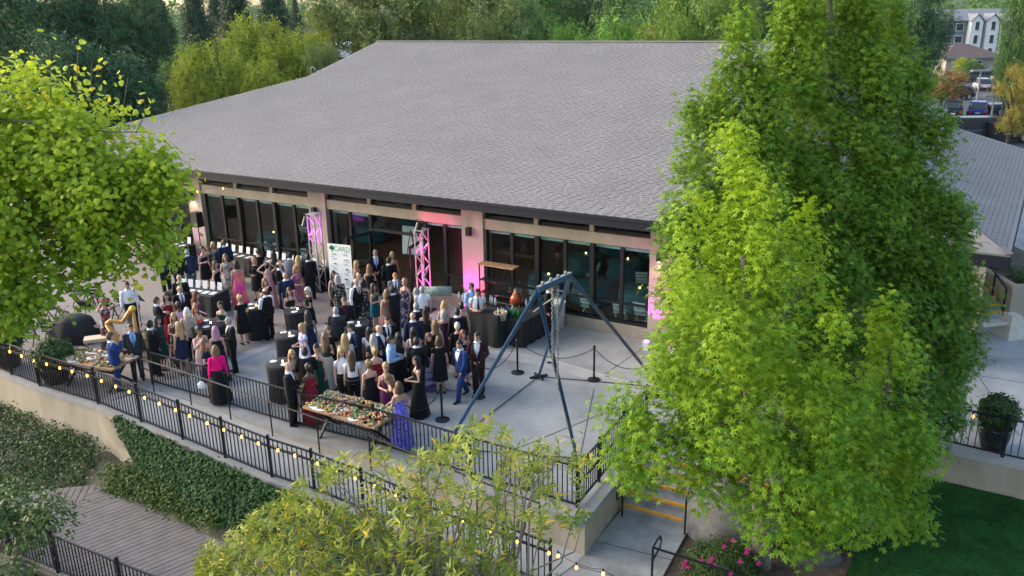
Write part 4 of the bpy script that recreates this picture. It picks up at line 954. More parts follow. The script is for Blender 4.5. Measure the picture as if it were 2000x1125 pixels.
for px, lb in (((195, 690), 'cream cushioned bench right behind the left food table'), ((190, 662), 'cream cushioned bench beside the harpist')):
    b_ = thing('bench', lb, 'bench', P(*px), .35); MB().box((0, 0, .5), (.75, .42, .1)).build('cushion', mat('cushion', (.55, .47, .33), .8), b_)
    for i in (-1, 1):
        for j in (-1, 1): MB().box((i*.33, j*.17, .225), (.05, .05, .45)).build('leg', WOODT, b_)
tag(MB().lathe([(.3, 0), (.34, .25), (.3, .45), (.1, .52)], n=18).build('pouf', mat('olive_cloth', (.25, .2, .05), .85), None, P(285, 682)), 'round olive pouf behind the guest in the blue tie', 'pouf')
# ================================================================== INSIDE THE HALL
for i, u in enumerate((-18, -15, -4, -2.2, -.4)):
    for j, y in enumerate((2.6, 5.8, 9.0)):
        lab = 'round table with teal cloth inside the hall, %s row behind the %s windows' % (('first', 'second', 'third')[j], 'left' if u < -10 else 'right')
        t = thing('round_table', lab, 'table', hw(u, y), 0, 'round tables inside behind %s windows, row %d' % ('left' if u < -10 else 'right', j)); MB().lathe([(.002, .75), (.72, .75), (.74, .72), (.76, .35, .5), (.8, .1, 1)], n=36, fold=.05, nf=9, cap=False).build('cloth', TEAL, t, smooth=True); MB().cyl((0, 0, .012), (0, 0, .72), .05).build('column', BLACKM, t)
        lt = thing('table_lamp', 'tiny glowing light on a teal table %s' % ('behind the left windows' if u < -10 else 'behind the right windows'), 'lamp', hw(u, y, .751), 0, 'lights on inside tables %s' % ('left' if u < -10 else 'right')); MB().lathe([(.04, 0), (.045, .1)], n=8).build('glass', GLS, lt); MB().ball((0, 0, .06), .03, n=8).build('flame', CANDLE, lt)
for i, (u, y, a) in enumerate(((-3.6, 1.0, 0), (-2.7, 1.1, .2), (-1.6, 1.0, -.1), (-.4, .95, .1), (.3, 1.1, 0), (-4.6, 1.2, .3), (-1.0, 4.3, .3), (-3.0, 4.2, 2.0), (-.2, 4.2, 2.6), (.5, 4.4, .4), (-17.0, 1.2, .2), (-16.1, 1.2, 0), (-14.6, 1.1, .1), (-14.0, 1.3, -.2), (-17.6, 4.2, .4))):
    folding_chair(hw(u, y, .012), HALL_RZ+a+3.14, 'white folding chair inside the hall behind the %s windows' % ('left' if u < -10 else 'right'), WCH, 'white chairs inside behind the %s windows' % ('left' if u < -10 else 'right'))
ADDED_GLOW = mat('added_bulb_glow', (1, .8, .55), emit=14)  # bulbs added for bright dots reflected in the windows and for inside light
for i in range(22):
    u = random.uniform(-19, .5); y = random.uniform(1.5, 9); z = random.uniform(2.6, 3.3); p = thing('added_bulb', 'small hanging bulb glowing under the hall ceiling', 'lamp', hw(u, y, z), 0, 'hanging bulbs in the hall')
    MB().ball((0, 0, 0), .035, n=8).build('bulb', ADDED_GLOW, p); MB().cyl((0, 0, .03), (0, 0, 3.98-z), .006, n=4).build('cord', WIRE, p)
# ================================================================== RIGHT SIDE: planter, bench
POT = mat('pot_glaze', (.016, .02, .024), .25, spec=.6)
def potted(px, label, rp, hp_, rc, hc, lm, z=0):
    p = P(px[0], px[1], z); t = thing('potted_shrub', label, 'plant', p); MB().lathe([(rp*.72, 0), (rp*.95, hp_*.55), (rp, hp_*.9), (rp*1.05, hp_), (rp*.9, hp_), (rp*.85, hp_*.85)], n=20).build('pot', POT, t, smooth=True); MB().lathe([(rp*.86, hp_*.86), (.01, hp_*.88)], n=16).build('soil', SOIL, t)
    MB().tube([(0, 0, hp_*.8), (.02, 0, hp_+hc)], [.04, .02], 6).build('stem', SOIL, t)
    n = 420; d = unit(rnd(n)); anch = d*np.array([rc, rc, hc])*rng.uniform(.75, 1.0, (n, 1))+np.array([0, 0, hp_+hc*.95]); anch = anch[anch[:, 2] > hp_*.95]; d = unit(anch-np.array([0, 0, hp_+hc*.9]))
    f = obj('foliage', leaf_mesh('foliage', *clusters(anch, d, 9, .045, .065, round_leaf())), lm, t); f['kind'] = 'stuff'
BOX = leafmat('box_leaf', (.02, .06, .014), (.07, .13, .03), (.2, .2, .05))
potted((1938, 872), 'round clipped shrub in a black pot behind the right fence', .36, .55, .45, .38, BOX)
potted((112, 745), 'bushy shrub in a black round pot behind the lit fence', .42, .5, .55, .4, BOX)
potted((20, 715), 'dark shrub in a pot at the far left of the lit fence', .4, .5, .5, .45, BOX)
bp_ = P(1972, 655); pb = thing('concrete_bench', 'pale concrete bench with tapered pedestal in front of the planter', 'bench', bp_, .15)
CPALE = mat('concrete_bench', (.42, .40, .35), .85, var=.12, scale=4)
MB().box((0, 0, .36), (.75, .8, .72), taper=.45).build('pedestal', CPALE, pb); MB().box((0, 0, .47), (2.3, .32, .1)).build('seat', CPALE, pb)
# ================================================================== PEOPLE
# body measures at 1.75 m; front is -Y
TOR = {'m': [(.80, .10, .10, 0), (.88, .165, .115, .0), (.96, .17, .118, .005), (1.06, .158, .108, .0), (1.18, .166, .115, -.005), (1.30, .182, .122, -.005), (1.38, .178, .11, .0), (1.44, .13, .085, .008), (1.48, .068, .065, .012), (1.54, .056, .06, .0)],
       'f': [(.80, .10, .10, 0), (.88, .172, .122, .01), (.95, .176, .122, .012), (1.06, .132, .095, .0), (1.14, .13, .095, .0), (1.25, .152, .122, -.018), (1.33, .15, .105, -.005), (1.40, .125, .08, .006), (1.45, .062, .058, .012), (1.54, .046, .05, .0)]}
def lerp(a, b, t): return a+(b-a)*t
def torso_at(sex, z):
    T_ = TOR[sex]
    for a, b in zip(T_, T_[1:]):
        if z <= b[0]: t = (z-a[0])/(b[0]-a[0]); t = max(0, t); return [lerp(a[i], b[i], t) for i in (1, 2, 3)]
    return list(T_[-1][1:])
SHX = {'m': .188, 'f': .158}; SHZ = {'m': 1.405, 'f': 1.365}
# arm poses: elbow and wrist offsets from the shoulder, outward x positive, for (right, left)
REST = ((.055, .03, -.285), (.075, -.04, -.53)); DRINK = ((.06, .0, -.28), (-.03, -.24, -.20)); PLATE = ((.06, -.02, -.28), (-.09, -.26, -.27)); CLASP = ((.08, .0, -.27), (-.11, -.19, -.44)); MOUTH = ((.1, -.12, -.22), (-.10, -.23, .06))
FORW = ((.03, -.16, -.22), (-.02, -.42, -.24)); HUG = ((.05, -.22, -.1), (-.08, -.46, -.02)); HAIRP = ((.2, -.1, .1), (.02, -.06, .26)); HIPH = ((.17, .06, -.23), (.02, -.05, -.4)); SWB = ((.05, .12, -.26), (.07, .1, -.51)); SWF = ((.05, -.08, -.27), (.05, -.22, -.48)); POINT = ((.1, -.14, -.18), (.2, -.4, -.22)); PHONE = ((.1, -.02, -.27), (-.1, -.16, -.06))
LEG0 = ((.0, 0), (.0, 0)); 
POSES = {'rest': (REST, REST, 0, 0, 0), 'drink': (DRINK, REST, 0, 12, 0), 'drinkl': (REST, DRINK, 0, -15, 0), 'plate': (PLATE, PLATE, 0, 0, 0), 'clasp': (CLASP, CLASP, 0, -8, 0), 'mouth': (MOUTH, PLATE, 0, 5, 0), 'lean': (FORW, FORW, 38, 0, 0), 'stride': (SWB, SWF, 2, 10, 1), 'hug': (HUG, HUG, 6, 15, 0), 'hair': (HAIRP, HAIRP, 0, 0, 0), 'hip': (HIPH, REST, 0, 18, 0), 'reach': (POINT, REST, 8, 10, 0), 'bow': (REST, FORW, 20, -10, 0)}
def arm_joints(sex, pose, sd):
    a = POSES[pose][0 if sd < 0 else 1]; s_ = np.array([sd*SHX[sex], .0, SHZ[sex]])
    e = s_+np.array([sd*a[0][0], a[0][1], a[0][2]]); w = s_+np.array([sd*a[1][0], a[1][1], a[1][2]]); return s_, e, w
def leg_joints(sex, pose, sd):
    st_ = POSES[pose][4]; hx = .092 if sex == 'm' else .085; fy = 0; k = 0
    if st_: fy = -.26*sd; k = -.05 if sd > 0 else -.12
    h = np.array([sd*hx, .005, .90]); kn = np.array([sd*(hx+.005), fy*.5+k*.4-.015, .49]); an = np.array([sd*(hx+.012), fy+.02, .085 if not (st_ and sd < 0) else .13]); return h, kn, an
def bend(V, pose):
    ph = RAD(POSES[pose][2])
    if not ph: return V
    V = np.array(V, float); z0 = .93; t = np.clip((V[:, 2]-z0)/.22, 0, 1); t = t*t*(3-2*t); a = ph*t; dz = V[:, 2]-z0; y, z = V[:, 1].copy(), dz
    up_m = V[:, 2] > z0; ny = y*np.cos(a)-dz*np.sin(a); nz = y*np.sin(a)+dz*np.cos(a); V[:, 1] = np.where(up_m, ny, y); V[:, 2] = np.where(up_m, nz+z0, V[:, 2]); V[:, 1] += .05*ph*(V[:, 2] > .5)*np.clip((V[:, 2]-.5)/.43, 0, 1); return V
HC = np.array([0, -.012, 1.63])
def headrot(V, pose):
    a = RAD(POSES[pose][3]); c, s_ = math.cos(a), math.sin(a); V = np.array(V, float); V[:, :2] = np.stack([V[:, 0]*c-V[:, 1]*s_, V[:, 0]*s_+V[:, 1]*c], 1); return V
def finish(mb, name, pose, m=None, head=False, smooth=True):
    V = np.array(mb.v); 
    if head: V = headrot(V, pose)
    mb.v = [tuple(p) for p in bend(V, pose)]; me = mb.mesh(name, smooth); return me
HEADP = [(-.118, .028, .034, -.04), (-.105, .048, .055, -.028), (-.075, .062, .078, -.012), (-.035, .07, .09, -.002), (.005, .075, .096, .004), (.04, .077, .099, .008), (.075, .07, .09, .012), (.1, .05, .066, .014), (.116, .022, .03, .014)]
def rings_mesh(mb, rings, n, m=0, a0=0, a1=2*math.pi, closed=True, caps=(True, True)):
    """rings: (cx, cy, z, rx, ry)"""
    o = len(mb.v); nn = n if closed else n+1
    for (cx, cy, z, rx, ry) in rings:
        for k in range(nn): a = a0+(a1-a0)*k/n; mb.v.append((cx+rx*math.cos(a), cy+ry*math.sin(a), z))
    for i in range(len(rings)-1):
        for k in range(n):
            k2 = (k+1) % nn; mb.f.append((o+i*nn+k, o+i*nn+k2, o+(i+1)*nn+k2, o+(i+1)*nn+k)); mb.m.append(m)
    if closed:
        if caps[0]: mb.f.append(tuple(o+k for k in range(nn))[::-1]); mb.m.append(m)
        if caps[1]: mb.f.append(tuple(o+(len(rings)-1)*nn+k for k in range(nn))); mb.m.append(m)
def head_mb(sex):
    mb = MB(); rings_mesh(mb, [(HC[0], HC[1]+c, HC[2]+z, rx, ry) for (z, rx, ry, c) in HEADP], 16)
    mb.tube([HC+[0, -.085, .02], HC+[0, -.108, -.022], HC+[0, -.09, -.03]], [.008, .014, .01], 6)
    for s_ in (-1, 1): mb.ball(HC+[s_*.077, .01, -.005], .02, 6, sz=1.5, rings=4)
    return mb
BODYC = {}
def body(sex, pose):
    k = (sex, pose)
    if k in BODYC: return BODYC[k]
    hd_ = head_mb(sex); hd_.v = [tuple(p) for p in headrot(hd_.v, pose)]; mb = MB()
    rings_mesh(mb, [(0, c, z, rx, ry) for z, rx, ry, c in TOR[sex]]+[(0, -.005, 1.58, .05, .055)], 16)
    mb.add(hd_.v, hd_.f); fing = MB(); q = 1.0 if sex == 'm' else .84
    for sd in (-1, 1):
        s_, e, w = arm_joints(sex, pose, sd); mb.tube([s_+[-sd*.05, 0, .0], s_+[sd*.0, 0, -.01], lerp(s_, e, .4), e, lerp(e, w, .35), w], [.05*q, .056*q, .048*q, .039*q, .042*q, .027*q], 9)
        d = (w-e)/np.linalg.norm(w-e); x, y, _ = _frame(d); side = np.array([-sd, 0, 0.])-d*(np.array([-sd, 0, 0.]) @ d); side /= np.linalg.norm(side)+1e-6
        wd = np.cross(d, side); wd /= np.linalg.norm(wd)+1e-6
        mb.tube([w-d*.01, w+d*.035, w+d*.085], [.026, .036, .03], 8, flat=.75)
        for fi in range(4):
            b0 = w+d*.08+wd*(fi-1.5)*.017; l = (.055, .065, .06, .048)[fi]; fing.tube([b0-d*.02, b0+d*l*.5+side*.008, b0+d*l*.85+side*.03], [.0085, .0085, .006], 5)
        b0 = w+d*.03-wd*.028; fing.tube([b0, b0+d*.03-wd*.022+side*.01, b0+d*.055-wd*.022+side*.025], [.011, .01, .007], 5)
        h, kn, an = leg_joints(sex, pose, sd); mb.tube([h+[0, 0, .03], lerp(h, kn, .3), lerp(h, kn, .8), kn, lerp(kn, an, .3), lerp(kn, an, .75), an], [.085, .083*(.96 if sex == 'm' else 1), .06, .053, .056, .038, .032], 10)
        mb.tube([an+[0, .035, -.045], an+[0, -.02, -.05], an+[0, -.1, -.062], an+[0, -.15, -.068]], [.03, .036, .034, .02], 8, flat=.8); mb.tube([an+[0, 0, .02], an+[0, 0, -.06]], [.032, .034], 8)
    tmp = bpy.data.objects.new('tmp', mb.mesh('tmp')); COL.objects.link(tmp); md = tmp.modifiers.new('r', 'REMESH'); md.mode = 'VOXEL'; md.voxel_size = .0165; md.use_smooth_shade = True
    sm_ = tmp.modifiers.new('s', 'SMOOTH'); sm_.factor = .5; sm_.iterations = 2
    bpy.context.view_layer.update(); me = bpy.data.meshes.new_from_object(tmp.evaluated_get(bpy.context.evaluated_depsgraph_get())); bpy.data.objects.remove(tmp)
    bm = bmesh.new(); bm.from_mesh(me); o = len(bm.verts); vs = [bm.verts.new(p) for p in fing.v]
    for f in fing.f:
        try: bm.faces.new([vs[i] for i in f])
        except ValueError: pass
    bm.to_mesh(me); bm.free(); V = np.zeros(len(me.vertices)*3); me.vertices.foreach_get('co', V); V = bend(V.reshape(-1, 3), pose); me.vertices.foreach_set('co', V.ravel()); me.polygons.foreach_set('use_smooth', [True]*len(me.polygons)); me.update()
    me.materials.clear(); me.materials.append(None); BODYC[k] = me; return me
GC = {}
def cached(key, fn):
    if key not in GC:
        me = fn(); me.materials.clear(); me.materials.append(None); GC[key] = me
    return GC[key]
def torso_rings(sex, zs, inf): 
    out = []
    for z in zs:
        rx, ry, c = torso_at(sex, z); f = inf(z) if callable(inf) else inf; out.append((0, c, z, rx+f, ry+f))
    return out
def sleeve(mb, sex, pose, inf, upto=1.0, cuff=0):
    for sd in (-1, 1):
        s_, e, w = arm_joints(sex, pose, sd); q = 1.0 if sex == 'm' else .86; pts = [s_+[-sd*.055, 0, .012], s_+[sd*.012, 0, -.005], lerp(s_, e, .4), e, lerp(e, w, .4), w]; r = [.05*q+inf, .062*q+inf, .052*q+inf, .044*q+inf, .044*q+inf, .032*q+inf]
        if upto < .99: n = 3; pts = pts[:n]; r = r[:n]
        mb.tube(pts, r, 9)
def g_jacket(sex, pose, z0=.79, slv=True, openz=1.1, gap=.62):
    mb = MB(); zs = [z0, .88, .97, 1.06, 1.14, 1.22, 1.3, 1.37, 1.42, 1.455, 1.475]; rows = []; n = 22
    R_ = torso_rings(sex, zs, lambda z: .03 if z < 1.4 else .02)
    for (cx, cy, z, rx, ry) in R_:
        g = 0.02 if z < openz else gap*min(1, (z-openz)/(1.44-openz)); g = g+ (max(0, .95-z)*.9 if z < .95 else 0); row = []
        for k in range(n+1):
            a = -math.pi/2+g+(2*math.pi-2*g)*k/n; row.append((cx+rx*math.cos(a), cy+ry*math.sin(a), z))
        rows.append(row)
    o = len(mb.v); mb.v += [p for r in rows for p in r]
    for i in range(len(rows)-1):
        for k in range(n): mb.f.append((o+i*(n+1)+k, o+i*(n+1)+k+1, o+(i+1)*(n+1)+k+1, o+(i+1)*(n+1)+k)); mb.m.append(0)
    for sd in (-1, 1):      # lapels
        def fp(z, g_, up): rx, ry, c = torso_at(sex, z); a = -math.pi/2+sd*g_; return (rx+.03+up)*math.cos(a), c+(ry+.03+up)*math.sin(a), z
        if slv: mb.add([fp(openz, .03, .004), fp(1.3, gap*.58, .004), fp(1.44, gap*.95, .0), fp(1.38, gap*1.3, .006), fp(1.27, gap*1.15, .006)], [(0, 1, 2, 3, 4)])
    if slv: sleeve(mb, sex, pose, .017)
    return finish(mb, 'jacket', pose)
def g_shirt(sex, pose, slv=True, short=False, z0=.93):
    mb = MB(); rings_mesh(mb, torso_rings(sex, [z0, 1.0, 1.06, 1.14, 1.22, 1.3, 1.37, 1.42, 1.455, 1.5], .013), 18, caps=(True, False))
    mb.lathe([(.066, 1.475), (.072, 1.52), (.062, 1.525)], (0, .008, 0), 14, cap=False) if sex == 'm' else None
    if slv: sleeve(mb, sex, pose, .012, .5 if short else 1)
    return finish(mb, 'shirt', pose)
def g_trousers(sex, pose):
    mb = MB(); rings_mesh(mb, torso_rings(sex, [.83, .9, .97, 1.03], .016), 16)
    for sd in (-1, 1):
        h, kn, an = leg_joints(sex, pose, sd); mb.tube([h+[0, 0, .06], lerp(h, kn, .3), kn, lerp(kn, an, .5), an+[0, 0, -.03]], [.1, .103, .078, .072, .068], 11)
    return finish(mb, 'trousers', pose)
def g_shoes(sex, pose, sd):
    mb = MB(); h, kn, an = leg_joints(sex, pose, sd); mb.tube([an+[0, .055, -.05], an+[0, .02, -.045], an+[0, -.06, -.052], an+[0, -.13, -.062], an+[0, -.185, -.068]], [.034, .042, .044, .042, .022], 9, flat=.7)
    if sex == 'f': mb.box(an+[0, .05, -.075], (.02, .02, .02))
    return finish(mb, 'shoe', pose)
def front_at(sex, z, inf): rx, ry, c = torso_at(sex, z); return c-ry-inf
def g_tie(sex, pose, bow=False):
    mb = MB()
    if bow:
        y = front_at(sex, 1.455, .03)
        mb.add([(0, y-.02, 1.462), (-.06, y-.012, 1.495), (-.06, y-.012, 1.43), (.06, y-.012, 1.495), (.06, y-.012, 1.43), (0, y-.02, 1.45)], [(0, 1, 2, 5), (0, 5, 4, 3)]); mb.ball((0, y-.018, 1.458), .014, 6, rings=4)
    else:
        L = [(1.46, .02), (1.43, .016), (1.32, .026), (1.2, .032), (1.1, .036), (1.04, .002)]; a = [(-w, front_at(sex, z, .022), z) for z, w in L]; b = [(w, front_at(sex, z, .022), z) for z, w in L]; n = len(L); mb.add(a+b, [(i, n+i, n+i+1, i+1) for i in range(n-1)])
    return finish(mb, 'tie', pose)
def g_dress(sex, pose, hem, top=1.31, flare=.12, slv=0, folds=9):
    mb = MB(); up_z = [z for z in (1.06, 1.14, 1.2, 1.26, 1.31, 1.37, 1.42, 1.45) if z <= top]; R_ = torso_rings('f', up_z, .012); n = 30; st_ = POSES[pose][4]
    low = []
    L = .97-hem
    for t in (1, .8, .6, .4, .2, 0):
        z = hem+(1.0-hem)*(1-t); rx, ry, c = torso_at('f', max(.9, z)); low.append((0, c*(1-t), z, lerp(rx+.014, .17+flare*min(1, L/.6), t), lerp(ry+.014, .15+flare*min(1, L/.6), t), t))
    o = 0; rows = [(r, 0) for r in R_]
    for (cx, cy, z, rx, ry, t) in low: 
        for k in range(n): a = 2*math.pi*k/n; f = 1+.055*t*math.cos(folds*a+z*2)+.03*t*math.cos(4*a+1); mb.v.append((cx+rx*f*math.cos(a), cy+ry*f*math.sin(a), z))
    for (cx, cy, z, rx, ry) in R_:
        for k in range(n): a = 2*math.pi*k/n; zz = z+(.03*math.cos(2*a+math.pi) if z == up_z[-1] and top < 1.4 else 0); mb.v.append((cx+rx*math.cos(a), cy+ry*math.sin(a), zz))
    N = len(low)+len(R_)
    for i in range(N-1):
        for k in range(n): mb.f.append((i*n+k, i*n+(k+1) % n, (i+1)*n+(k+1) % n, (i+1)*n+k)); mb.m.append(0)
    if slv: sleeve(mb, 'f', pose, .014, .5 if slv == 1 else 1)
    elif top > 1.27:
        for s_ in (-1, 1): mb.tube([(s_*.075, front_at('f', 1.3, .008), 1.3), (s_*.085, -.04, 1.405), (s_*.08, .06, 1.38), (s_*.07, .1, 1.28)], .011, 5)
    return finish(mb, 'dress', pose)
def g_skirt(sex, pose, hem, flare):
    mb = MB(); n = 30; rows = []
    for t in (0, .15, .4, .7, 1):
        z = 1.04-(1.04-hem)*t; rx, ry, c = torso_at('f', max(.9, z)); rx, ry = lerp(rx+.016, .17+flare, t), lerp(ry+.016, .15+flare, t)
        for k in range(n): a = 2*math.pi*k/n; f = 1+.06*t*math.cos(9*a+z*3); mb.v.append((rx*f*math.cos(a), c*(1-t)+ry*f*math.sin(a), z))
    for i in range(4):
        for k in range(n): mb.f.append((i*n+k, i*n+(k+1) % n, (i+1)*n+(k+1) % n, (i+1)*n+k)); mb.m.append(0)
    return finish(mb, 'skirt', pose)
def g_hair(style, pose):
    mb = MB(); n, rn = 18, 10; grid = []
    big = {'short': 1.09, 'cap': 1.12}.get(style, 1.16); 
    def keep(p, a, style):
        front = -p[1]
        if style == 'fringe': return p[2] < HC[2]+.035 and front < .03 and p[2] > HC[2]-.06
        hl = .055 if front > .055 else (.0 if front > .0 else (-.085 if style in ('short',) else -.12))
        return p[2]-HC[2] > hl
    for i in range(rn+1):
        th = math.pi*i/rn
        for k in range(n):
            a = 2*math.pi*k/n; zz = math.cos(th); r = math.sin(th); jit = 1+.025*math.sin(7*a+5*th); mb.v.append((HC[0]+.08*big*r*math.cos(a)*jit, HC[1]+.008+.102*big*r*math.sin(a)*jit, HC[2]+.005+.12*(big-.02)*zz*jit))
    for i in range(rn):
        for k in range(n):
            f = (i*n+k, i*n+(k+1) % n, (i+1)*n+(k+1) % n, (i+1)*n+k); c = np.mean([mb.v[q] for q in f], 0)
            if keep(c, 0, style): mb.f.append(f); mb.m.append(0)
    if style in ('long', 'bob', 'mid'):
        zb = {'long': 1.2, 'mid': 1.34, 'bob': 1.46}[style]; o = len(mb.v); m_ = 12; zs = [1.66, 1.58, 1.5]+([1.42, zb] if zb < 1.42 else [zb])
        for iz, z in enumerate(zs):
            t = iz/(len(zs)-1)
            for k in range(m_+1):
                a = math.pi*(-.18+1.36*k/m_); w = .098+.022*math.sin(t*3.1); yb = .1+(.05 if z < 1.45 else .02*t); mb.v.append((w*math.cos(a)*(1+.05*math.sin(9*a+z*20)), HC[1]+.012+yb*max(-.35, math.sin(a)), z-.015*math.sin(6*a)*t))
        for i in range(len(zs)-1):
            for k in range(m_): mb.f.append((o+i*(m_+1)+k, o+i*(m_+1)+k+1, o+(i+1)*(m_+1)+k+1, o+(i+1)*(m_+1)+k)); mb.m.append(0)
    if style == 'bun': mb.ball((0, HC[1]+.115, HC[2]+.06), .055, 10)
    if style == 'pony': mb.tube([(0, .1, 1.7), (0, .16, 1.66), (0, .155, 1.55), (0, .13, 1.42)], [.03, .04, .038, .01], 8)
    if style == 'cap':
        mb.tube([(0, -.07, 1.685), (0, -.155, 1.672)], [.075, .055], 10, flat=.15)
    if style == 'crown':
        mb.ball((0, HC[1]+.115, HC[2]+.03), .05, 10)
    return finish(mb, 'hair', pose, head=True)
def g_face(pose):
    mb = MB()
    for s_ in (-1, 1): mb.ball(HC+[s_*.031, -.084, .008], .0115, 6, rings=4); mb.box(HC+[s_*.032, -.09, .031], (.034, .008, .007))
    mb.box(HC+[0, -.083, -.06], (.045, .014, .009), m=1); me = finish(mb, 'face', pose, head=True); return me
SKINS = {'l': (.52, .32, .24), 'm': (.42, .245, .17), 'd': (.085, .045, .03), 't': (.3, .165, .1)}
HAIRC = {'blond': (.38, .25, .11), 'brown': (.075, .04, .022), 'dark': (.014, .011, .01), 'gray': (.3, .3, .3), 'white': (.6, .57, .5), 'auburn': (.13, .03, .012), 'ginger': (.3, .12, .04), 'pinkgray': (.36, .2, .27), 'ltbrown': (.17, .1, .05)}
COLS = {'black': (.009, .009, .011), 'navy': (.012, .022, .06), 'blue': (.012, .04, .16), 'charcoal': (.03, .033, .04), 'grey': (.13, .14, .16), 'white': (.72, .74, .78), 'skyblue': (.3, .45, .72), 'red': (.22, .01, .025), 'green': (.01, .05, .035), 'coral': (.75, .12, .09), 'pink': (.8, .35, .35), 'magenta': (.45, .01, .16), 'hotpink': (.85, .005, .2), 'teal': (.01, .09, .12), 'lavender': (.42, .42, .7), 'beige': (.42, .36, .3), 'cream': (.6, .52, .4), 'silver': (.45, .45, .43), 'purple': (.1, .02, .09), 'blush': (.6, .38, .36), 'jeans': (.05, .1, .16), 'burgundy': (.035, .012, .02), 'royal': (.03, .04, .4), 'tan': (.4, .22, .12), 'plum': (.05, .012, .035), 'bluetie': (.1, .25, .6), 'orchid': (.5, .38, .55)}
def cloth(c):
    if c in ('floral', 'floralnavy', 'floralblack', 'floralred', 'tiedye', 'sunset', 'dots', 'sequin', 'lavfloral', 'plaid'):
        nm = 'cloth_'+c
        if nm in MATS: return MATS[nm]
        m = bpy.data.materials.new(nm); m.use_nodes = True; MATS[nm] = m; t = m.node_tree; b = t.nodes['Principled BSDF']; b.inputs['Roughness'].default_value = .35 if c == 'sequin' else .8; tc = t.nodes.new('ShaderNodeTexCoord'); r = t.nodes.new('ShaderNodeValToRGB')
        pal = {'floral': [(.12, .22, .24), (.42, .45, .38), (.35, .2, .2), (.5, .48, .36)], 'floralnavy': [(.012, .018, .06), (.012, .018, .06), (.2, .1, .12), (.3, .3, .4)], 'floralblack': [(.01, .01, .012), (.01, .01, .012), (.3, .04, .06), (.3, .3, .25)], 'floralred': [(.25, .03, .03), (.1, .11, .08), (.28, .05, .04), (.12, .16, .12)], 'tiedye': [(.01, .01, .03), (.15, .08, .35), (.4, .4, .5), (.05, .03, .15)], 'sunset': [(.75, .12, .2), (.8, .2, .12), (.7, .06, .32), (.6, .04, .3)], 'dots': [(.01, .01, .012), (.01, .01, .012), (.01, .01, .012), (.35, .33, .28)], 'sequin': [(.02, .03, .35), (.05, .04, .5), (.2, .15, .75), (.4, .35, .8)], 'lavfloral': [(.42, .44, .72), (.5, .5, .75), (.25, .28, .5), (.6, .58, .75)], 'plaid': [(.3, .06, .15), (.4, .12, .1), (.2, .08, .3), (.5, .2, .15)]}[c]
        if c in ('tiedye', 'sunset'):
            n = t.nodes.new('ShaderNodeTexNoise'); n.inputs['Scale'].default_value = 3; mp = t.nodes.new('ShaderNodeMapping'); mp.inputs['Scale'].default_value = (3, 3, .5) if c == 'sunset' else (.7, .7, 2.4); t.links.new(tc.outputs['Object'], mp.inputs[0]); t.links.new(mp.outputs[0], n.inputs['Vector']); src = n.outputs['Fac']
        else:
            n = t.nodes.new('ShaderNodeTexVoronoi'); n.inputs['Scale'].default_value = {'dots': 26, 'sequin': 60}.get(c, 13); t.links.new(tc.outputs['Object'], n.inputs['Vector']); sp = t.nodes.new('ShaderNodeSeparateColor'); t.links.new(n.outputs['Color'], sp.inputs[0]); src = sp.outputs[0]; r.color_ramp.interpolation = 'CONSTANT'
        t.links.new(src, r.inputs[0]); e = r.color_ramp.elements; e[0].color = (*pal[0], 1); e[1].color = (*pal[3], 1); lo, hi = (.3, .7) if c in ('tiedye', 'sunset') else (.0, .78)
        e[0].position = lo; e[1].position = hi; q = e.new(lerp(lo, hi, .4)); q.color = (*pal[1], 1); q = e.new(lerp(lo, hi, .7)); q.color = (*pal[2], 1); t.links.new(r.outputs[0], b.inputs['Base Color']); return m
    return mat('cloth_'+c, COLS[c], .85 if c != 'sequin' else .3, var=.18, scale=5, spec=.25)
LIPS = mat('lips', (.3, .06, .06), .5); EYES = mat('eyes', (.012, .01, .01), .3)
ONC = {'n': 0}
def face_mesh(pose):
    k = ('face', pose)
    if k not in GC:
        me = g_face(pose); me.materials.append(EYES); me.materials.append(LIPS); GC[k] = me
    return GC[k]
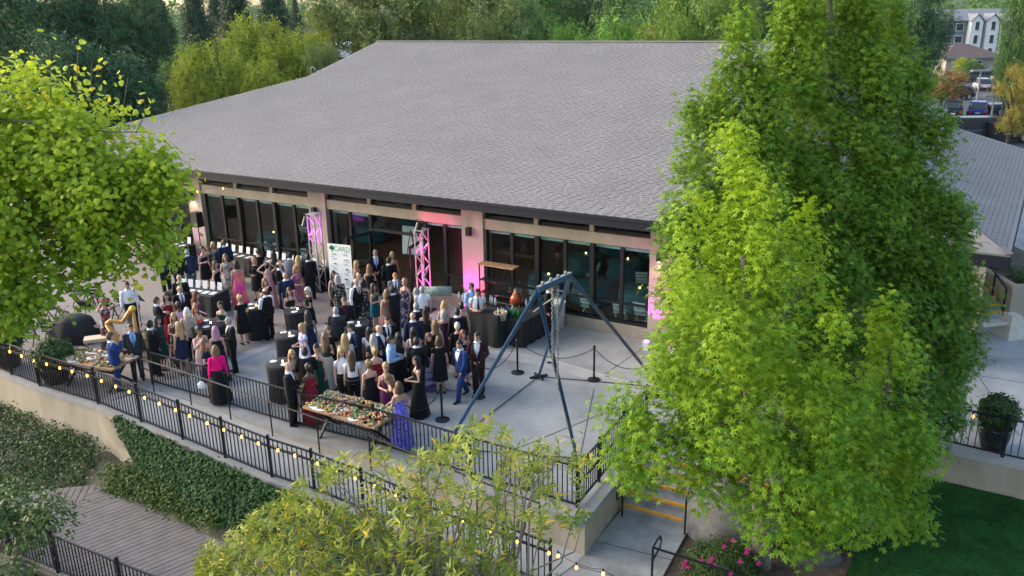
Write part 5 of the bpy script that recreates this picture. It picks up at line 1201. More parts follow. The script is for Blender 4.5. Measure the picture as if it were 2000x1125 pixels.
def person(hx, hy, face, pose, who, outfit, label, sc=None, z0=0, at=None):
    """hx, hy: photo pixel of the head; face: 0 towards the camera, 90 to the right, 180 away; who = sex+skin, hair style, hair colour"""
    sex, sk, hst, hcol = who; sc = sc or (1.0 if sex == 'm' else .96)*random.uniform(.985, 1.015)
    b_ = RAD(POSES[pose][2]); hz_ = .93+(1.63-.93)*math.cos(b_) if b_ else 1.63
    if at is None:
        p = P(hx, hy, z0+hz_*sc); tc_ = math.atan2(-p[1], -p[0]); rz = tc_+math.pi/2+RAD(face)
        if b_: p = p+np.array([-math.sin(rz)*-1*-1, math.cos(rz), 0])*0+np.array([math.sin(rz)*-1, math.cos(rz), 0])*(.7*math.sin(b_)*sc)
    else: p = np.array(at); rz = math.atan2(-p[1], -p[0])+math.pi/2+RAD(face)
    o = thing('person', label, 'person', (p[0], p[1], z0), rz); o.scale = (sc, sc, sc)
    def part(nm, me, m):
        q = obj(nm, me, None, o); use(q, m); return q
    part('body', body(sex, pose), mat('skin_'+sk, SKINS[sk], .55, var=.06, scale=9))
    obj('face', face_mesh(pose), None, o)
    hm = mat('hair_'+hcol, HAIRC[hcol], .6, var=.35, scale=25, stretch=(1, 1, .15))
    if hst == 'cap':
        part('hair', cached(('hair', 'short', pose), lambda: g_hair('short', pose)), hm); part('cap', cached(('hair', 'cap', pose), lambda: g_hair('cap', pose)), cloth('charcoal'))
    elif hst != 'bald': part('hair', cached(('hair', hst if hst != 'crown' else 'bun', pose), lambda: g_hair(hst if hst != 'crown' else 'bun', pose)), hm)
    if hst == 'crown':
        mb = MB()
        for k in range(14): a = k*2*math.pi/14; mb.ball((.1*math.cos(a), HC[1]+.01+.115*math.sin(a), 1.71+.01*math.sin(k*3)), .026, 6, rings=4)
        me = finish(mb, 'flower_crown', pose, head=True); me.materials.append(None); part('flower_crown', me, mat('petals', (.4, .02, .08), .7))
    kind = outfit[0]
    def shoes(c='black'):
        for sd in (-1, 1): part('shoe', cached((sex, pose, 'shoe', sd), lambda: g_shoes(sex, pose, sd)), cloth(c))
    if kind in ('suit', 'tux', 'opensuit'):
        c, sh_, ti = outfit[1], outfit[2], outfit[3] if len(outfit) > 3 else None; tr_ = outfit[4] if len(outfit) > 4 else c
        part('jacket', cached((sex, pose, 'jacket'), lambda: g_jacket(sex, pose)), cloth(c)); part('shirt', cached((sex, pose, 'shirtn'), lambda: g_shirt(sex, pose, False)), cloth(sh_)); part('trousers', cached((sex, pose, 'trousers'), lambda: g_trousers(sex, pose)), cloth(tr_))
        if kind == 'tux': part('bow_tie', cached((sex, pose, 'bow'), lambda: g_tie(sex, pose, True)), cloth(ti or 'black'))
        elif ti: part('tie', cached((sex, pose, 'tie'), lambda: g_tie(sex, pose)), cloth(ti))
        shoes('black' if len(outfit) < 6 else outfit[5])
    elif kind == 'vest':
        part('shirt', cached((sex, pose, 'shirt'), lambda: g_shirt(sex, pose)), cloth(outfit[2])); part('vest', cached((sex, pose, 'vest'), lambda: g_jacket(sex, pose, .93, False, 1.16, .5)), cloth(outfit[1])); part('trousers', cached((sex, pose, 'trousers'), lambda: g_trousers(sex, pose)), cloth(outfit[1])); shoes()
        if len(outfit) > 3: part('tie', cached((sex, pose, 'tie'), lambda: g_tie(sex, pose)), cloth(outfit[3]))
    elif kind in ('shirt', 'tee'):
        part('shirt' if kind == 'shirt' else 'top', cached((sex, pose, kind), lambda: g_shirt(sex, pose, True, kind == 'tee')), cloth(outfit[1])); part('trousers', cached((sex, pose, 'trousers'), lambda: g_trousers(sex, pose)), cloth(outfit[2])); shoes()
        if len(outfit) > 3: part('tie', cached((sex, pose, 'tie'), lambda: g_tie(sex, pose)), cloth(outfit[3]))
    elif kind in ('mini', 'midi', 'gown', 'strapless', 'strapmini', 'slvdress', 'slvmini', 'highgown'):
        hem = {'mini': .58, 'strapmini': .58, 'slvmini': .55, 'midi': .42, 'slvdress': .42}.get(kind, .03); top = {'strapless': 1.26, 'strapmini': 1.26, 'slvdress': 1.42, 'slvmini': 1.42, 'highgown': 1.42}.get(kind, 1.31); sl = {'slvdress': outfit[2] if len(outfit) > 2 else 1, 'slvmini': 1}.get(kind, 0); fl = .05 if kind in ('mini', 'midi', 'strapmini', 'slvmini', 'slvdress') else .13
        part('dress', cached((pose, kind, sl), lambda: g_dress('f', pose, hem, top, fl, sl)), cloth(outfit[1])); shoes('black' if hem > .2 else outfit[1])
    elif kind == 'skirt':
        hem = outfit[3] if len(outfit) > 3 else .06
        part('top', cached((pose, 'top', outfit[4] if len(outfit) > 4 else 0), lambda: g_shirt('f', pose, (outfit[4] if len(outfit) > 4 else 0) > 0, (outfit[4] if len(outfit) > 4 else 0) == 1)), cloth(outfit[1])); part('skirt', cached((pose, 'skirt', hem), lambda: g_skirt('f', pose, hem, .14 if hem < .3 else .06)), cloth(outfit[2])); shoes()
    return o, p, rz
B_, WHs = 'black', 'white'
PEOPLE = [
 (201, 591, 40, 'hair', ('f', 'l', 'crown', 'brown'), ('highgown', 'floralblack'), 'person with red flower crown and dark floral gown beside the harp'),
 (248, 557, 10, 'rest', ('m', 'm', 'short', 'dark'), ('shirt', WHs, B_), 'person in white shirt and dark trousers standing behind the harp'),
 (215, 657, 95, 'mouth', ('m', 'l', 'short', 'brown'), ('suit', 'blue', WHs), 'person in bright blue suit raising a hand to the mouth near the lit fence'),
 (255, 640, 5, 'rest', ('m', 'l', 'short', 'brown'), ('suit', 'charcoal', 'skyblue', 'bluetie'), 'person in dark suit with light blue tie facing the fence below the harp'),
 (292, 633, 120, 'plate', ('m', 'd', 'short', 'dark'), ('suit', B_, WHs), 'person in black suit with plate seen from behind at the ramp head'),
 (307, 625, 60, 'rest', ('f', 'l', 'mid', 'dark'), ('slvdress', 'green', 2), 'person laughing in dark green sleeved dress behind the ramp head'),
 (305, 587, 85, 'drink', ('m', 'l', 'short', 'brown'), ('suit', B_, WHs), 'person in black suit turned to the dark red halter dress'),
 (324, 578, 10, 'drink', ('f', 'l', 'mid', 'dark'), ('gown', 'red'), 'person in dark red halter gown facing the fence'),
 (351, 565, 15, 'rest', ('m', 'l', 'fringe', 'gray'), ('suit', B_, WHs, 'purple'), 'person in black suit and dark tie before the card table'),
 (350, 543, 170, 'rest', ('m', 'l', 'bald', 'gray'), ('suit', B_, WHs), 'person with black jacket standing at the left end of the card table'),
 (383, 576, 70, 'reach', ('f', 'l', 'long', 'auburn'), ('mini', 'magenta'), 'person in magenta dress reaching a hand out to the right'),
 (348, 596, 190, 'drink', ('f', 'd', 'short', 'dark'), ('slvmini', 'orchid'), 'person in lilac top seen from behind beside the beige jacket'),
 (365, 608, 175, 'rest', ('f', 'l', 'bob', 'white'), ('suit', 'beige', WHs, None, B_), 'person in beige jacket and dark trousers seen from behind'),
 (381, 603, 20, 'rest', ('f', 'l', 'long', 'ginger'), ('strapmini', 'coral'), 'person in coral strapless dress at the wide black table'),
 (339, 618, 5, 'plate', ('f', 'l', 'mid', 'blond'), ('gown', 'floralblack'), 'person in black floral gown holding a plate facing the ramp'),
 (349, 636, 200, 'drink', ('f', 'l', 'long', 'blond'), ('mini', 'navy'), 'person in short navy dress and heels seen from behind'),
 (388, 645, 30, 'mouth', ('f', 't', 'bun', 'dark'), ('slvdress', 'blush', 2), 'person in pale pink ruffled dress eating by the wide table'),
 (420, 645, 185, 'rest', ('f', 'l', 'mid', 'pinkgray'), ('gown', B_), 'person in black open-backed gown leaning to the wide table'),
 (447, 627, -80, 'plate', ('m', 'l', 'short', 'gray'), ('suit', B_, WHs, B_), 'person in black suit and tie turned left to the open-backed gown'),
 (398, 671, 75, 'drink', ('f', 'l', 'long', 'ltbrown'), ('slvmini', 'navy'), 'person in short navy dress with white bag leaning at the railing'),
 (420, 683, 185, 'rest', ('f', 'l', 'bob', 'ltbrown'), ('skirt', 'hotpink', B_, .1, 2), 'person in hot pink sweater and long black skirt at the railing'),
 (431, 595, -40, 'drinkl', ('f', 'l', 'short', 'dark'), ('mini', 'green'), 'person in dark green camisole dress right of the wide table'),
 (468, 582, 200, 'drink', ('f', 'l', 'bun', 'blond'), ('slvdress', B_, 1), 'person in black knee dress from behind beside the vested waiter'),
 (518, 570, 215, 'plate', ('m', 'l', 'fringe', 'brown'), ('vest', B_, WHs), 'vested waiter person in white sleeves at the tall table, seen from behind'),
 (517, 550, 20, 'mouth', ('f', 'l', 'mid', 'ltbrown'), ('slvdress', B_, 1), 'person in black dress with a cup behind the vested waiter'),
 (496, 508, -20, 'plate', ('f', 'l', 'bob', 'blond'), ('slvdress', B_, 2), 'person in loose black sleeved dress right of the pink gown'),
 (440, 502, 5, 'clasp', ('f', 'l', 'mid', 'ltbrown'), ('highgown', 'floral'), 'person in pale floral gown with capped shoulders before the card tables'),
 (461, 516, 185, 'rest', ('f', 'm', 'bob', 'dark'), ('strapless', 'sunset'), 'person in orange and pink strapless gown seen from behind'),
 (420, 515, 60, 'rest', ('f', 'l', 'long', 'brown'), ('gown', B_), 'person in black gown left of the pale floral gown'),
 (395, 487, 30, 'drink', ('f', 'l', 'bun', 'dark'), ('midi', B_), 'person in black sleeveless dress at the table by the left pillar'),
 (405, 482, 10, 'drinkl', ('f', 'm', 'mid', 'brown'), ('midi', 'charcoal'), 'person in charcoal dress by the left windows, half hidden'),
 (416, 478, 20, 'rest', ('f', 'l', 'mid', 'blond'), ('midi', 'teal'), 'person in teal halter dress by the left windows'),
 (437, 474, 200, 'rest', ('m', 'l', 'short', 'brown'), ('suit', 'navy', WHs), 'person in navy suit facing the left windows'),
 (365, 493, 190, 'bow', ('m', 'l', 'short', 'gray'), ('suit', 'navy', WHs, None, 'jeans'), 'person in navy jacket and jeans bending over the left card table'),
 (346, 496, 170, 'bow', ('m', 'l', 'fringe', 'brown'), ('suit', B_, WHs), 'person in black suit bending over the left card table'),
 (317, 499, 180, 'rest', ('m', 'l', 'short', 'gray'), ('shirt', 'green', B_), 'person in dark green shirt behind the left tree\'s leaves'),
 (504, 491, 190, 'plate', ('f', 'l', 'bun', 'dark'), ('slvdress', B_, 1), 'person in black cutout dress facing the windows'),
 (534, 496, 185, 'rest', ('f', 'l', 'long', 'dark'), ('midi', B_), 'person in sleeveless black dress looking at the window cards'),
 (521, 519, 190, 'hair', ('f', 'l', 'bun', 'dark'), ('strapless', 'pink'), 'person in pale pink gown with both arms raised'),
 (545, 518, 60, 'plate', ('m', 'l', 'fringe', 'dark'), ('tux', B_, WHs, B_), 'person in black tuxedo and bow tie before the windows'),
 (557, 539, 190, 'plate', ('m', 'l', 'bald', 'gray'), ('suit', 'navy', WHs), 'person in dark navy suit from behind, before the tuxedo'),
 (567, 499, 150, 'bow', ('m', 'l', 'cap', 'gray'), ('suit', 'grey', WHs), 'person in grey suit stooping over the window table'),
 (582, 505, 160, 'drink', ('f', 'l', 'long', 'blond'), ('midi', 'tan'), 'person in tan sleeveless dress beside the grey suit'),
 (577, 526, 40, 'plate', ('f', 'l', 'bob', 'ginger'), ('slvdress', 'plaid', 1), 'person in bright plaid shawl right of the navy suit'),
 (601, 502, 180, 'rest', ('m', 'l', 'short', 'dark'), ('suit', B_, WHs), 'person in black suit from behind at the pillar by the banner'),
 (565, 568, 10, 'plate', ('f', 'l', 'mid', 'dark'), ('mini', B_), 'person in black camisole dress facing the fence at a tall table'),
 (601, 567, -75, 'plate', ('f', 'l', 'short', 'white'), ('slvdress', B_, 1), 'person in black knee dress turned left at a tall table'),
 (601, 614, 200, 'rest', ('f', 'm', 'long', 'dark'), ('gown', 'navy'), 'person in sleeveless navy gown behind the lavender floral dress'),
 (590, 639, -70, 'plate', ('f', 'l', 'bob', 'blond'), ('slvdress', 'lavfloral', 1), 'person in lavender floral dress at a tall table'),
 (641, 644, 5, 'drink', ('f', 'l', 'mid', 'brown'), ('slvdress', B_, 1), 'person in black dress holding a glass behind the silver skirt'),
 (634, 658, 165, 'plate', ('f', 'm', 'long', 'ltbrown'), ('skirt', 'green', 'silver', .08), 'person in dark lace top and long silver skirt seen from behind'),
 (651, 535, 30, 'rest', ('f', 'l', 'long', 'dark'), ('midi', B_), 'person in black dress at the foot of the banner'),
 (659, 543, 170, 'rest', ('f', 'l', 'bob', 'gray'), ('slvdress', 'dots', 2), 'person in black spangled dress from behind before the banner'),
 (696, 515, 60, 'rest', ('f', 'l', 'mid', 'blond'), ('midi', B_), 'person in black dress just right of the banner'),
 (721, 522, 185, 'plate', ('f', 'l', 'mid', 'ltbrown'), ('gown', B_), 'person in sleeveless black gown facing the doorway'),
 (733, 494, 5, 'clasp', ('m', 'l', 'short', 'gray'), ('suit', B_, WHs, 'bluetie'), 'person in black suit and bright blue tie before the doorway'),
 (759, 509, 190, 'rest', ('m', 'l', 'short', 'dark'), ('suit', B_, WHs), 'person in black suit from behind in the doorway'),
 (766, 497, 20, 'rest', ('f', 'l', 'mid', 'blond'), ('midi', 'tan'), 'person in tan dress below the white easel board'),
 (700, 539, 10, 'rest', ('m', 'l', 'fringe', 'gray'), ('suit', 'grey', WHs), 'older person in grey behind the vested guest'),
 (695, 551, 40, 'rest', ('m', 'l', 'bald', 'ginger'), ('vest', B_, WHs, 'red'), 'person in black vest and white sleeves right of the banner'),
 (709, 552, 180, 'rest', ('f', 'l', 'bob', 'dark'), ('gown', 'dots'), 'person in black dotted skirt beside the vested guest'),
 (729, 560, 60, 'drink', ('f', 'm', 'mid', 'dark'), ('mini', 'teal'), 'person in short teal dress left of the red patterned gown'),
 (755, 572, 190, 'rest', ('f', 'l', 'mid', 'ltbrown'), ('gown', 'floralred'), 'person in red and green patterned gown seen from behind'),
 (766, 566, -150, 'hug', ('m', 'l', 'short', 'dark'), ('suit', B_, WHs), 'person in black suit with an arm round the red patterned gown'),
 (772, 539, 0, 'rest', ('m', 'l', 'short', 'ginger'), ('suit', 'grey', WHs, 'navy'), 'person in grey suit and navy tie facing the terrace'),
 (790, 550, -40, 'drink', ('f', 'l', 'pony', 'blond'), ('gown', 'floralnavy'), 'person in navy floral gown right of the grey suit'),
 (813, 569, 150, 'rest', ('f', 'l', 'bob', 'gray'), ('slvdress', B_, 2), 'person in black sleeved dress left of the white shirt'),
 (824, 566, 185, 'rest', ('m', 'l', 'short', 'gray'), ('tee', WHs, B_), 'person in white short-sleeved shirt from behind before the pink truss'),
 (672, 588, 15, 'drink', ('m', 'l', 'short', 'brown'), ('suit', B_, 'plum'), 'person in black jacket over plum shirt facing the terrace'),
 (656, 607, 170, 'plate', ('m', 'l', 'short', 'gray'), ('suit', 'charcoal', WHs), 'person in charcoal suit from behind beside the plum shirt'),
 (685, 640, -50, 'clasp', ('m', 'l', 'cap', 'gray'), ('suit', 'navy', WHs), 'person in flat cap and navy suit in mid terrace'),
 (756, 626, 10, 'rest', ('m', 'l', 'short', 'dark'), ('suit', B_, WHs, B_), 'person in black suit, white shirt and black tie in mid crowd'),
 (740, 643, 60, 'rest', ('m', 'l', 'bald', 'gray'), ('suit', 'navy', WHs), 'person in navy suit turned right in mid crowd'),
 (721, 646, 170, 'rest', ('f', 't', 'mid', 'dark'), ('tee', WHs, B_), 'person in white top behind the lace-sleeved guest'),
 (729, 661, 185, 'plate', ('f', 'l', 'long', 'gray'), ('slvdress', 'charcoal', 1), 'person in dark lace dress from behind in mid crowd'),
 (673, 660, 185, 'rest', ('f', 'l', 'long', 'blond'), ('skirt', 'cream', B_, .1, 2), 'person in cream knit top seen from behind'),
 (666, 688, 20, 'rest', ('f', 'l', 'long', 'blond'), ('tee', WHs, B_), 'person in white top and black trousers facing the railing'),
 (686, 694, 180, 'rest', ('f', 'l', 'long', 'brown'), ('tee', WHs, B_), 'person in white top and black trousers seen from behind'),
 (732, 686, 190, 'rest', ('f', 'l', 'bun', 'blond'), ('strapless', 'red'), 'person in red strapless gown seen from behind'),
 (720, 711, 200, 'drink', ('f', 'l', 'bun', 'ltbrown'), ('strapless', B_), 'person in black strapless gown from behind at the buffet'),
 (753, 717, 0, 'plate', ('f', 'l', 'bun', 'blond'), ('midi', 'purple'), 'person in dark purple dress facing the buffet'),
 (758, 741, -60, 'bow', ('f', 'l', 'mid', 'ltbrown'), ('midi', B_), 'person in black dress bending over the buffet'),
 (779, 755, 200, 'plate', ('f', 'm', 'bob', 'brown'), ('strapless', 'sequin'), 'person in royal blue sequin gown at the end of the buffet'),
 (762, 664, 80, 'plate', ('m', 'l', 'short', 'dark'), ('shirt', 'skyblue', B_), 'person in light blue shirt turned right'),
 (778, 658, 190, 'rest', ('f', 'l', 'long', 'dark'), ('gown', B_), 'person in long black gown behind the light blue shirt'),
 (570, 691, 10, 'drink', ('f', 'l', 'mid', 'blond'), ('mini', 'tan'), 'person in tan dress at the tall table nearest the railing'),
 (595, 687, 180, 'plate', ('m', 'l', 'short', 'dark'), ('suit', B_, WHs), 'broad person in black suit from behind near the railing'),
 (618, 680, -30, 'drink', ('f', 'l', 'bun', 'dark'), ('gown', 'green'), 'person in dark green gown near the railing'),
 (563, 716, 70, 'plate', ('m', 'l', 'bald', 'brown'), ('suit', B_, WHs, B_), 'person in black suit with napkin at the railing, beside the red dress'),
 (602, 718, 200, 'drink', ('f', 'd', 'bun', 'dark'), ('gown', 'red'), 'person in red open-backed gown at the railing'),
 (806, 618, 190, 'rest', ('m', 'l', 'bald', 'brown'), ('suit', 'navy', WHs), 'person in navy suit from behind left of the bar queue'),
 (813, 598, 170, 'rest', ('m', 'l', 'short', 'gray'), ('suit', B_, WHs), 'person in black suit from behind below the white shirt'),
 (831, 606, 185, 'rest', ('f', 'l', 'long', 'dark'), ('gown', B_), 'person in black gown with bare arms before the pink truss'),
 (867, 595, 170, 'rest', ('f', 'l', 'mid', 'blond'), ('midi', 'lavender'), 'person in pale lavender dress before the green and pink board'),
 (867, 612, 185, 'rest', ('f', 'l', 'bob', 'gray'), ('gown', 'plum'), 'person in plum open-necked gown from behind'),
 (850, 633, 200, 'rest', ('f', 'l', 'mid', 'ltbrown'), ('midi', B_), 'person in black sleeveless dress from behind the plum gown'),
 (807, 647, 185, 'rest', ('f', 'l', 'long', 'dark'), ('skirt', WHs, B_, .1), 'person in white top and long black skirt from behind'),
 (813, 667, 175, 'rest', ('m', 'l', 'short', 'dark'), ('suit', B_, WHs), 'person in black suit from behind left of the tie-dye skirt'),
 (837, 658, 30, 'rest', ('f', 'l', 'mid', 'brown'), ('skirt', B_, 'tiedye', .05, 2), 'person in long purple tie-dye skirt'),
 (857, 664, 180, 'rest', ('f', 'l', 'bob', 'brown'), ('slvdress', B_, 1), 'person in plain black midi dress and heels from behind'),
 (893, 637, 185, 'rest', ('f', 'l', 'short', 'white'), ('slvdress', B_, 2), 'person in black long-sleeved dress behind the blue suit'),
 (904, 652, 30, 'rest', ('f', 'l', 'mid', 'auburn'), ('midi', 'burgundy'), 'person in burgundy dress behind the blue suit'),
 (893, 609, 185, 'rest', ('m', 'l', 'short', 'dark'), ('suit', B_, WHs), 'person in black suit waiting at the bar counter'),
 (901, 597, 180, 'rest', ('f', 'l', 'bun', 'dark'), ('midi', 'tan'), 'person in tan open-backed dress at the bar counter'),
 (898, 672, -50, 'stride', ('m', 'm', 'short', 'dark'), ('tux', 'blue', WHs, B_), 'person in bright blue suit and bow tie striding across the terrace'),
 (932, 657, -10, 'clasp', ('m', 'l', 'short', 'dark'), ('tux', 'burgundy', WHs, WHs), 'person in burgundy tuxedo with white bow tie and clasped hands'),
 (814, 704, -80, 'plate', ('f', 'l', 'mid', 'dark'), ('gown', B_), 'person in black slit gown turned to the buffet, right of the crowd'),
 (921, 560, 30, 'clasp', ('m', 't', 'bun', 'dark'), ('shirt', 'skyblue', B_), 'bartender person in pale blue shirt behind the bar counter'),
 (932, 571, 10, 'plate', ('m', 'm', 'short', 'dark'), ('tee', WHs, B_, B_), 'bartender person in white shirt and black tie pouring drinks'),
 (1072, 561, 75, 'rest', ('m', 'l', 'short', 'brown'), ('suit', B_, WHs), 'person in black suit by the white bin behind the blue rig'),
]
for q in PEOPLE: person(*q)
def held(px, z, nm, label, mb, m, cat):
    return tag(mb.build(nm, m, None, P(px[0], px[1], z)), label, cat)
held((394, 752), .62, 'handbag', 'white handbag hanging at the navy dress by the railing', MB().lathe([(.02, -.1), (.11, -.08), (.12, .02), (.05, .1), (.01, .11)], n=14, sy=.45), PORC, 'bag')
held((577, 778), .5, 'handbag', 'white handbag beside the red dress at the railing', MB().lathe([(.09, -.12), (.1, .0), (.06, .12), (.01, .2)], n=14, sy=.4), PORC, 'bag')
# ================================================================== TREES NEAR THE CAMERA
BARK = mat('bark', (.16, .14, .12), .95, var=.35, scale=5, bump=.6, bscale=18, stretch=(1, 1, .25)); BARKD = mat('bark_dark', (.07, .06, .05), .95, var=.35, scale=5, bump=.6, bscale=18); TWIG = mat('twig', (.20, .16, .13), .9)
SWEET_L = leafmat('sweetgum_bright', (.105, .26, .01), (.39, .53, .028), (.58, .48, .035), .42)  # light and deep sweetgum tones: partly newer leaf, partly sunlight put into the colour
SWEET_D = leafmat('sweetgum_deep', (.06, .18, .012), (.25, .38, .025), (.46, .38, .035), .42)
POPLAR = leafmat('poplar_leaf', (.13, .28, .018), (.46, .55, .03), (.78, .58, .03), .45)
WILLOW = leafmat('willow_leaf', (.09, .17, .02), (.38, .42, .055), (.62, .44, .04), .4)
def spire_pts(lobes, dens, seed):
    """lobes: (tip px, bottom px, half width px, depth Y). Anchors over each lobe's outer shell; denser where it faces the light"""
    rg = np.random.default_rng(seed); A, O = [], []
    for (tx, ty, bx, by, hw_, Y) in lobes:
        T, B = Q(tx, ty, Y), Q(bx, by, Y); k = ppm((T+B)/2); R_ = .92*hw_/k; L = np.linalg.norm(T-B); n = int(dens*(R_*L*3.0)); t = rg.uniform(0, 1, n)**.8
        prof = np.where(t < .72, (t/.72)**.75, 1-((t-.72)/.28)**2*.75); prof = np.maximum(prof, .06); a = rg.uniform(0, 2*math.pi, n)
        lump = 1+.16*np.sin(a*3+t*11+seed)+.1*np.sin(a*7-t*23); r = R_*prof*lump*rg.uniform(.7, 1.0, n)
        c = T+(B-T)*t[:, None]; o = np.stack([np.cos(a), np.sin(a), np.full(n, .25)+.5*(1-t)], 1); A.append(c+np.stack([r*np.cos(a), r*np.sin(a), rg.normal(0, .05, n)], 1)); O.append(o)
    return np.concatenate(A), unit(np.concatenate(O))
def blob_pts(blobs, dens, seed, inner=.72):
    """blobs: (centre xyz, radii xyz)"""
    rg = np.random.default_rng(seed); A, O = [], []
    for c, r in blobs:
        r = np.array(r); n = int(dens*(r[0]*r[1]+r[0]*r[2]+r[1]*r[2])*4.2); d = unit(rg.normal(0, 1, (n, 3))); d = d[(d[:, 2] > -.75)]; lump = 1+.14*np.sin(d[:, :1]*7+seed)*np.sin(d[:, 1:2]*6+2)+.1*np.sin(d[:, 2:3]*9+d[:, :1]*5)
        A.append(np.array(c)+d*r*lump*rg.uniform(inner, 1.0, (len(d), 1))); O.append(unit(d/r))
    return np.concatenate(A), np.concatenate(O)
def trunk_mb(base, top, r0, r1, limbs=(), seed=0, bow=.15):
    rg = random.Random(seed); mb = MB(); base, top = np.array(base, float), np.array(top, float); pts = [base+(top-base)*t+np.array([rg.uniform(-bow, bow), rg.uniform(-bow, bow), 0])*math.sin(t*3.1) for t in np.linspace(0, 1, 7)]
    mb.tube(pts, [r0*1.25]+[lerp(r0, r1, t) for t in np.linspace(.12, 1, 6)], 10)
    for (t, e, r) in limbs:
        s_ = pts[min(6, int(t*6))]; e = np.array(e, float); m_ = (s_+e)/2+np.array([0, 0, .12*np.linalg.norm(e-s_)*.5]); mb.tube([s_, m_, e], [r, r*.7, r*.25], 6)
    return mb
def tree(name, label, base, mk_trunk, leafobj, cat='tree', group=None):
    t = thing(name, label, cat, base, 0, group); o0 = np.array(base, float)
    tr = mk_trunk; tr.v = [tuple(np.array(v)-o0) for v in tr.v]; tr.build('trunk', BARK, t, smooth=True)
    me, m = leafobj; V = np.zeros(len(me.vertices)*3, np.float32); me.vertices.foreach_get('co', V); me.vertices.foreach_set('co', (V.reshape(-1, 3)-o0.astype(np.float32)).ravel()); me.update()
    c = obj('crown', me, m, t); c['kind'] = 'stuff'; return t
def crown_leaves(A, O, k, spread, size, leaf, tint, **kw):
    return leaf_mesh('crown', *clusters(A, O, k, spread, size, leaf, tint0=tint, **kw))
# ---- bright sweetgum in front
LA = [(1348, 275, 1372, 660, 62, 14.5), (1432, 258, 1440, 740, 82, 14.3), (1484, 342, 1500, 780, 72, 13.9), (1574, 372, 1560, 820, 70, 14.4), (1345, 555, 1335, 870, 92, 13.6), (1228, 700, 1232, 925, 56, 13.5), (1298, 715, 1300, 945, 80, 13.1), (1420, 620, 1425, 915, 112, 12.9), (1545, 640, 1540, 1070, 112, 12.7), (1635, 610, 1640, 985, 75, 13.2), (1600, 800, 1600, 1045, 80, 12.6), (1250, 850, 1250, 950, 46, 13.3), (1370, 850, 1370, 990, 42, 12.9), (1480, 860, 1490, 985, 70, 12.7)]
A, O = spire_pts(LA, 52, 1); A, O = clump(A, O, 1.9, .3, -.1, 44); t0 = np.clip(.25+.12*(A[:, 2]-2.5)/1.2+rng.normal(0, .14, len(A)), .05, .84); t0[rng.random(len(A)) < .02] = .95
me = leaf_mesh('crown', *clusters(A, O, 8, .13, .185, star_leaf(), tint0=t0, droop=.55, up=.75))
tb = P(1487, 1106, -.86); tp = Q(1450, 500, 14.0)
tree('sweetgum_tree', 'bright yellow-green star-leaved tree in front, beside the steps', tb, trunk_mb(tb, tp, .16, .05, [(.5, Q(1330, 850, 13.4), .06), (.5, Q(1580, 850, 12.9), .06), (.65, Q(1360, 500, 14.3), .05), (.7, Q(1570, 560, 14.2), .05), (.4, Q(1235, 850, 13.4), .05)], 1), (me, SWEET_L))
# ---- mid-green one at its right
LB = [(1738, 585, 1742, 1000, 78, 14.6), (1690, 720, 1700, 1010, 80, 14.0), (1780, 780, 1770, 1035, 60, 14.2), (1640, 860, 1660, 1050, 70, 13.6), (1790, 900, 1775, 1000, 34, 13.9)]
A, O = spire_pts(LB, 52, 2); A, O = clump(A, O, 1.9, .3, -.1, 44); t0 = np.clip(.2+.09*(A[:, 2]-1.5)+rng.normal(0, .14, len(A)), .03, .84); me = leaf_mesh('crown', *clusters(A, O, 8, .13, .185, star_leaf(), tint0=t0, droop=.55, up=.75))
tb = P(1700, 1010, -.86); tree('sweetgum_tree', 'smaller green star-leaved tree leaning over the lawn', tb, trunk_mb(tb, Q(1735, 680, 14.5), .12, .04, [(.5, Q(1690, 850, 14.0), .05)], 2), (me, SWEET_L))
# ---- deep green ones behind
LC_ = [(1440, 40, 1432, 560, 100, 17.2), (1405, 120, 1400, 560, 70, 17.1), (1475, 110, 1470, 560, 70, 17.3), (1352, 195, 1375, 640, 66, 17.0), (1312, 385, 1330, 780, 42, 16.6), (1500, 150, 1500, 700, 90, 17.0), (1480, 400, 1480, 900, 120, 16.5), (1365, 450, 1390, 860, 80, 16.4)]
A, O = spire_pts(LC_, 58, 3); A, O = clump(A, O, 1.9, .3, -.1, 47); t0 = np.clip(.3+.05*(A[:, 2]-4)+rng.normal(0, .16, len(A)), .02, .84); t0[rng.random(len(A)) < .02] = .95; me = leaf_mesh('crown', *clusters(A, O, 8, .14, .19, star_leaf(), tint0=t0, droop=.6, up=.6))
tb = P(1440, 905, -.1); tree('sweetgum_tree', 'deep green star-leaved tree behind the bright one, in front of the roof', tb, trunk_mb(tb, Q(1440, 200, 17.1), .2, .05, [(.5, Q(1370, 400, 17), .06), (.6, Q(1500, 300, 17), .06)], 3), (me, SWEET_D))
LD = [(1600, -150, 1600, 520, 130, 18.4), (1640, -170, 1640, 480, 110, 18.7), (1560, -60, 1545, 430, 70, 18.0), (1700, 20, 1690, 560, 100, 18.2), (1530, 10, 1550, 520, 60, 18.2), (1680, -60, 1670, 540, 105, 18.6), (1572, 200, 1580, 800, 115, 17.8), (1690, 330, 1700, 880, 130, 17.4), (1640, 450, 1650, 920, 120, 17.0)]
A, O = spire_pts(LD, 58, 4); A, O = clump(A, O, 1.9, .3, -.1, 46); t0 = np.clip(.3+.07*(A[:, 2]-5)+rng.normal(0, .16, len(A)), .02, .84); t0[(rng.random(len(A)) < .06) & (A[:, 2] > 7.5)] = .95; me = leaf_mesh('crown', *clusters(A, O, 8, .14, .19, star_leaf(), tint0=t0, droop=.6, up=.6))
tb = P(1625, 870, -.1); tree('sweetgum_tree', 'tallest deep green star-leaved tree, its top cut by the frame', tb, trunk_mb(tb, Q(1620, 0, 18.4), .22, .06, [(.5, Q(1560, 350, 18), .07), (.6, Q(1690, 250, 18.4), .07)], 4), (me, SWEET_D))
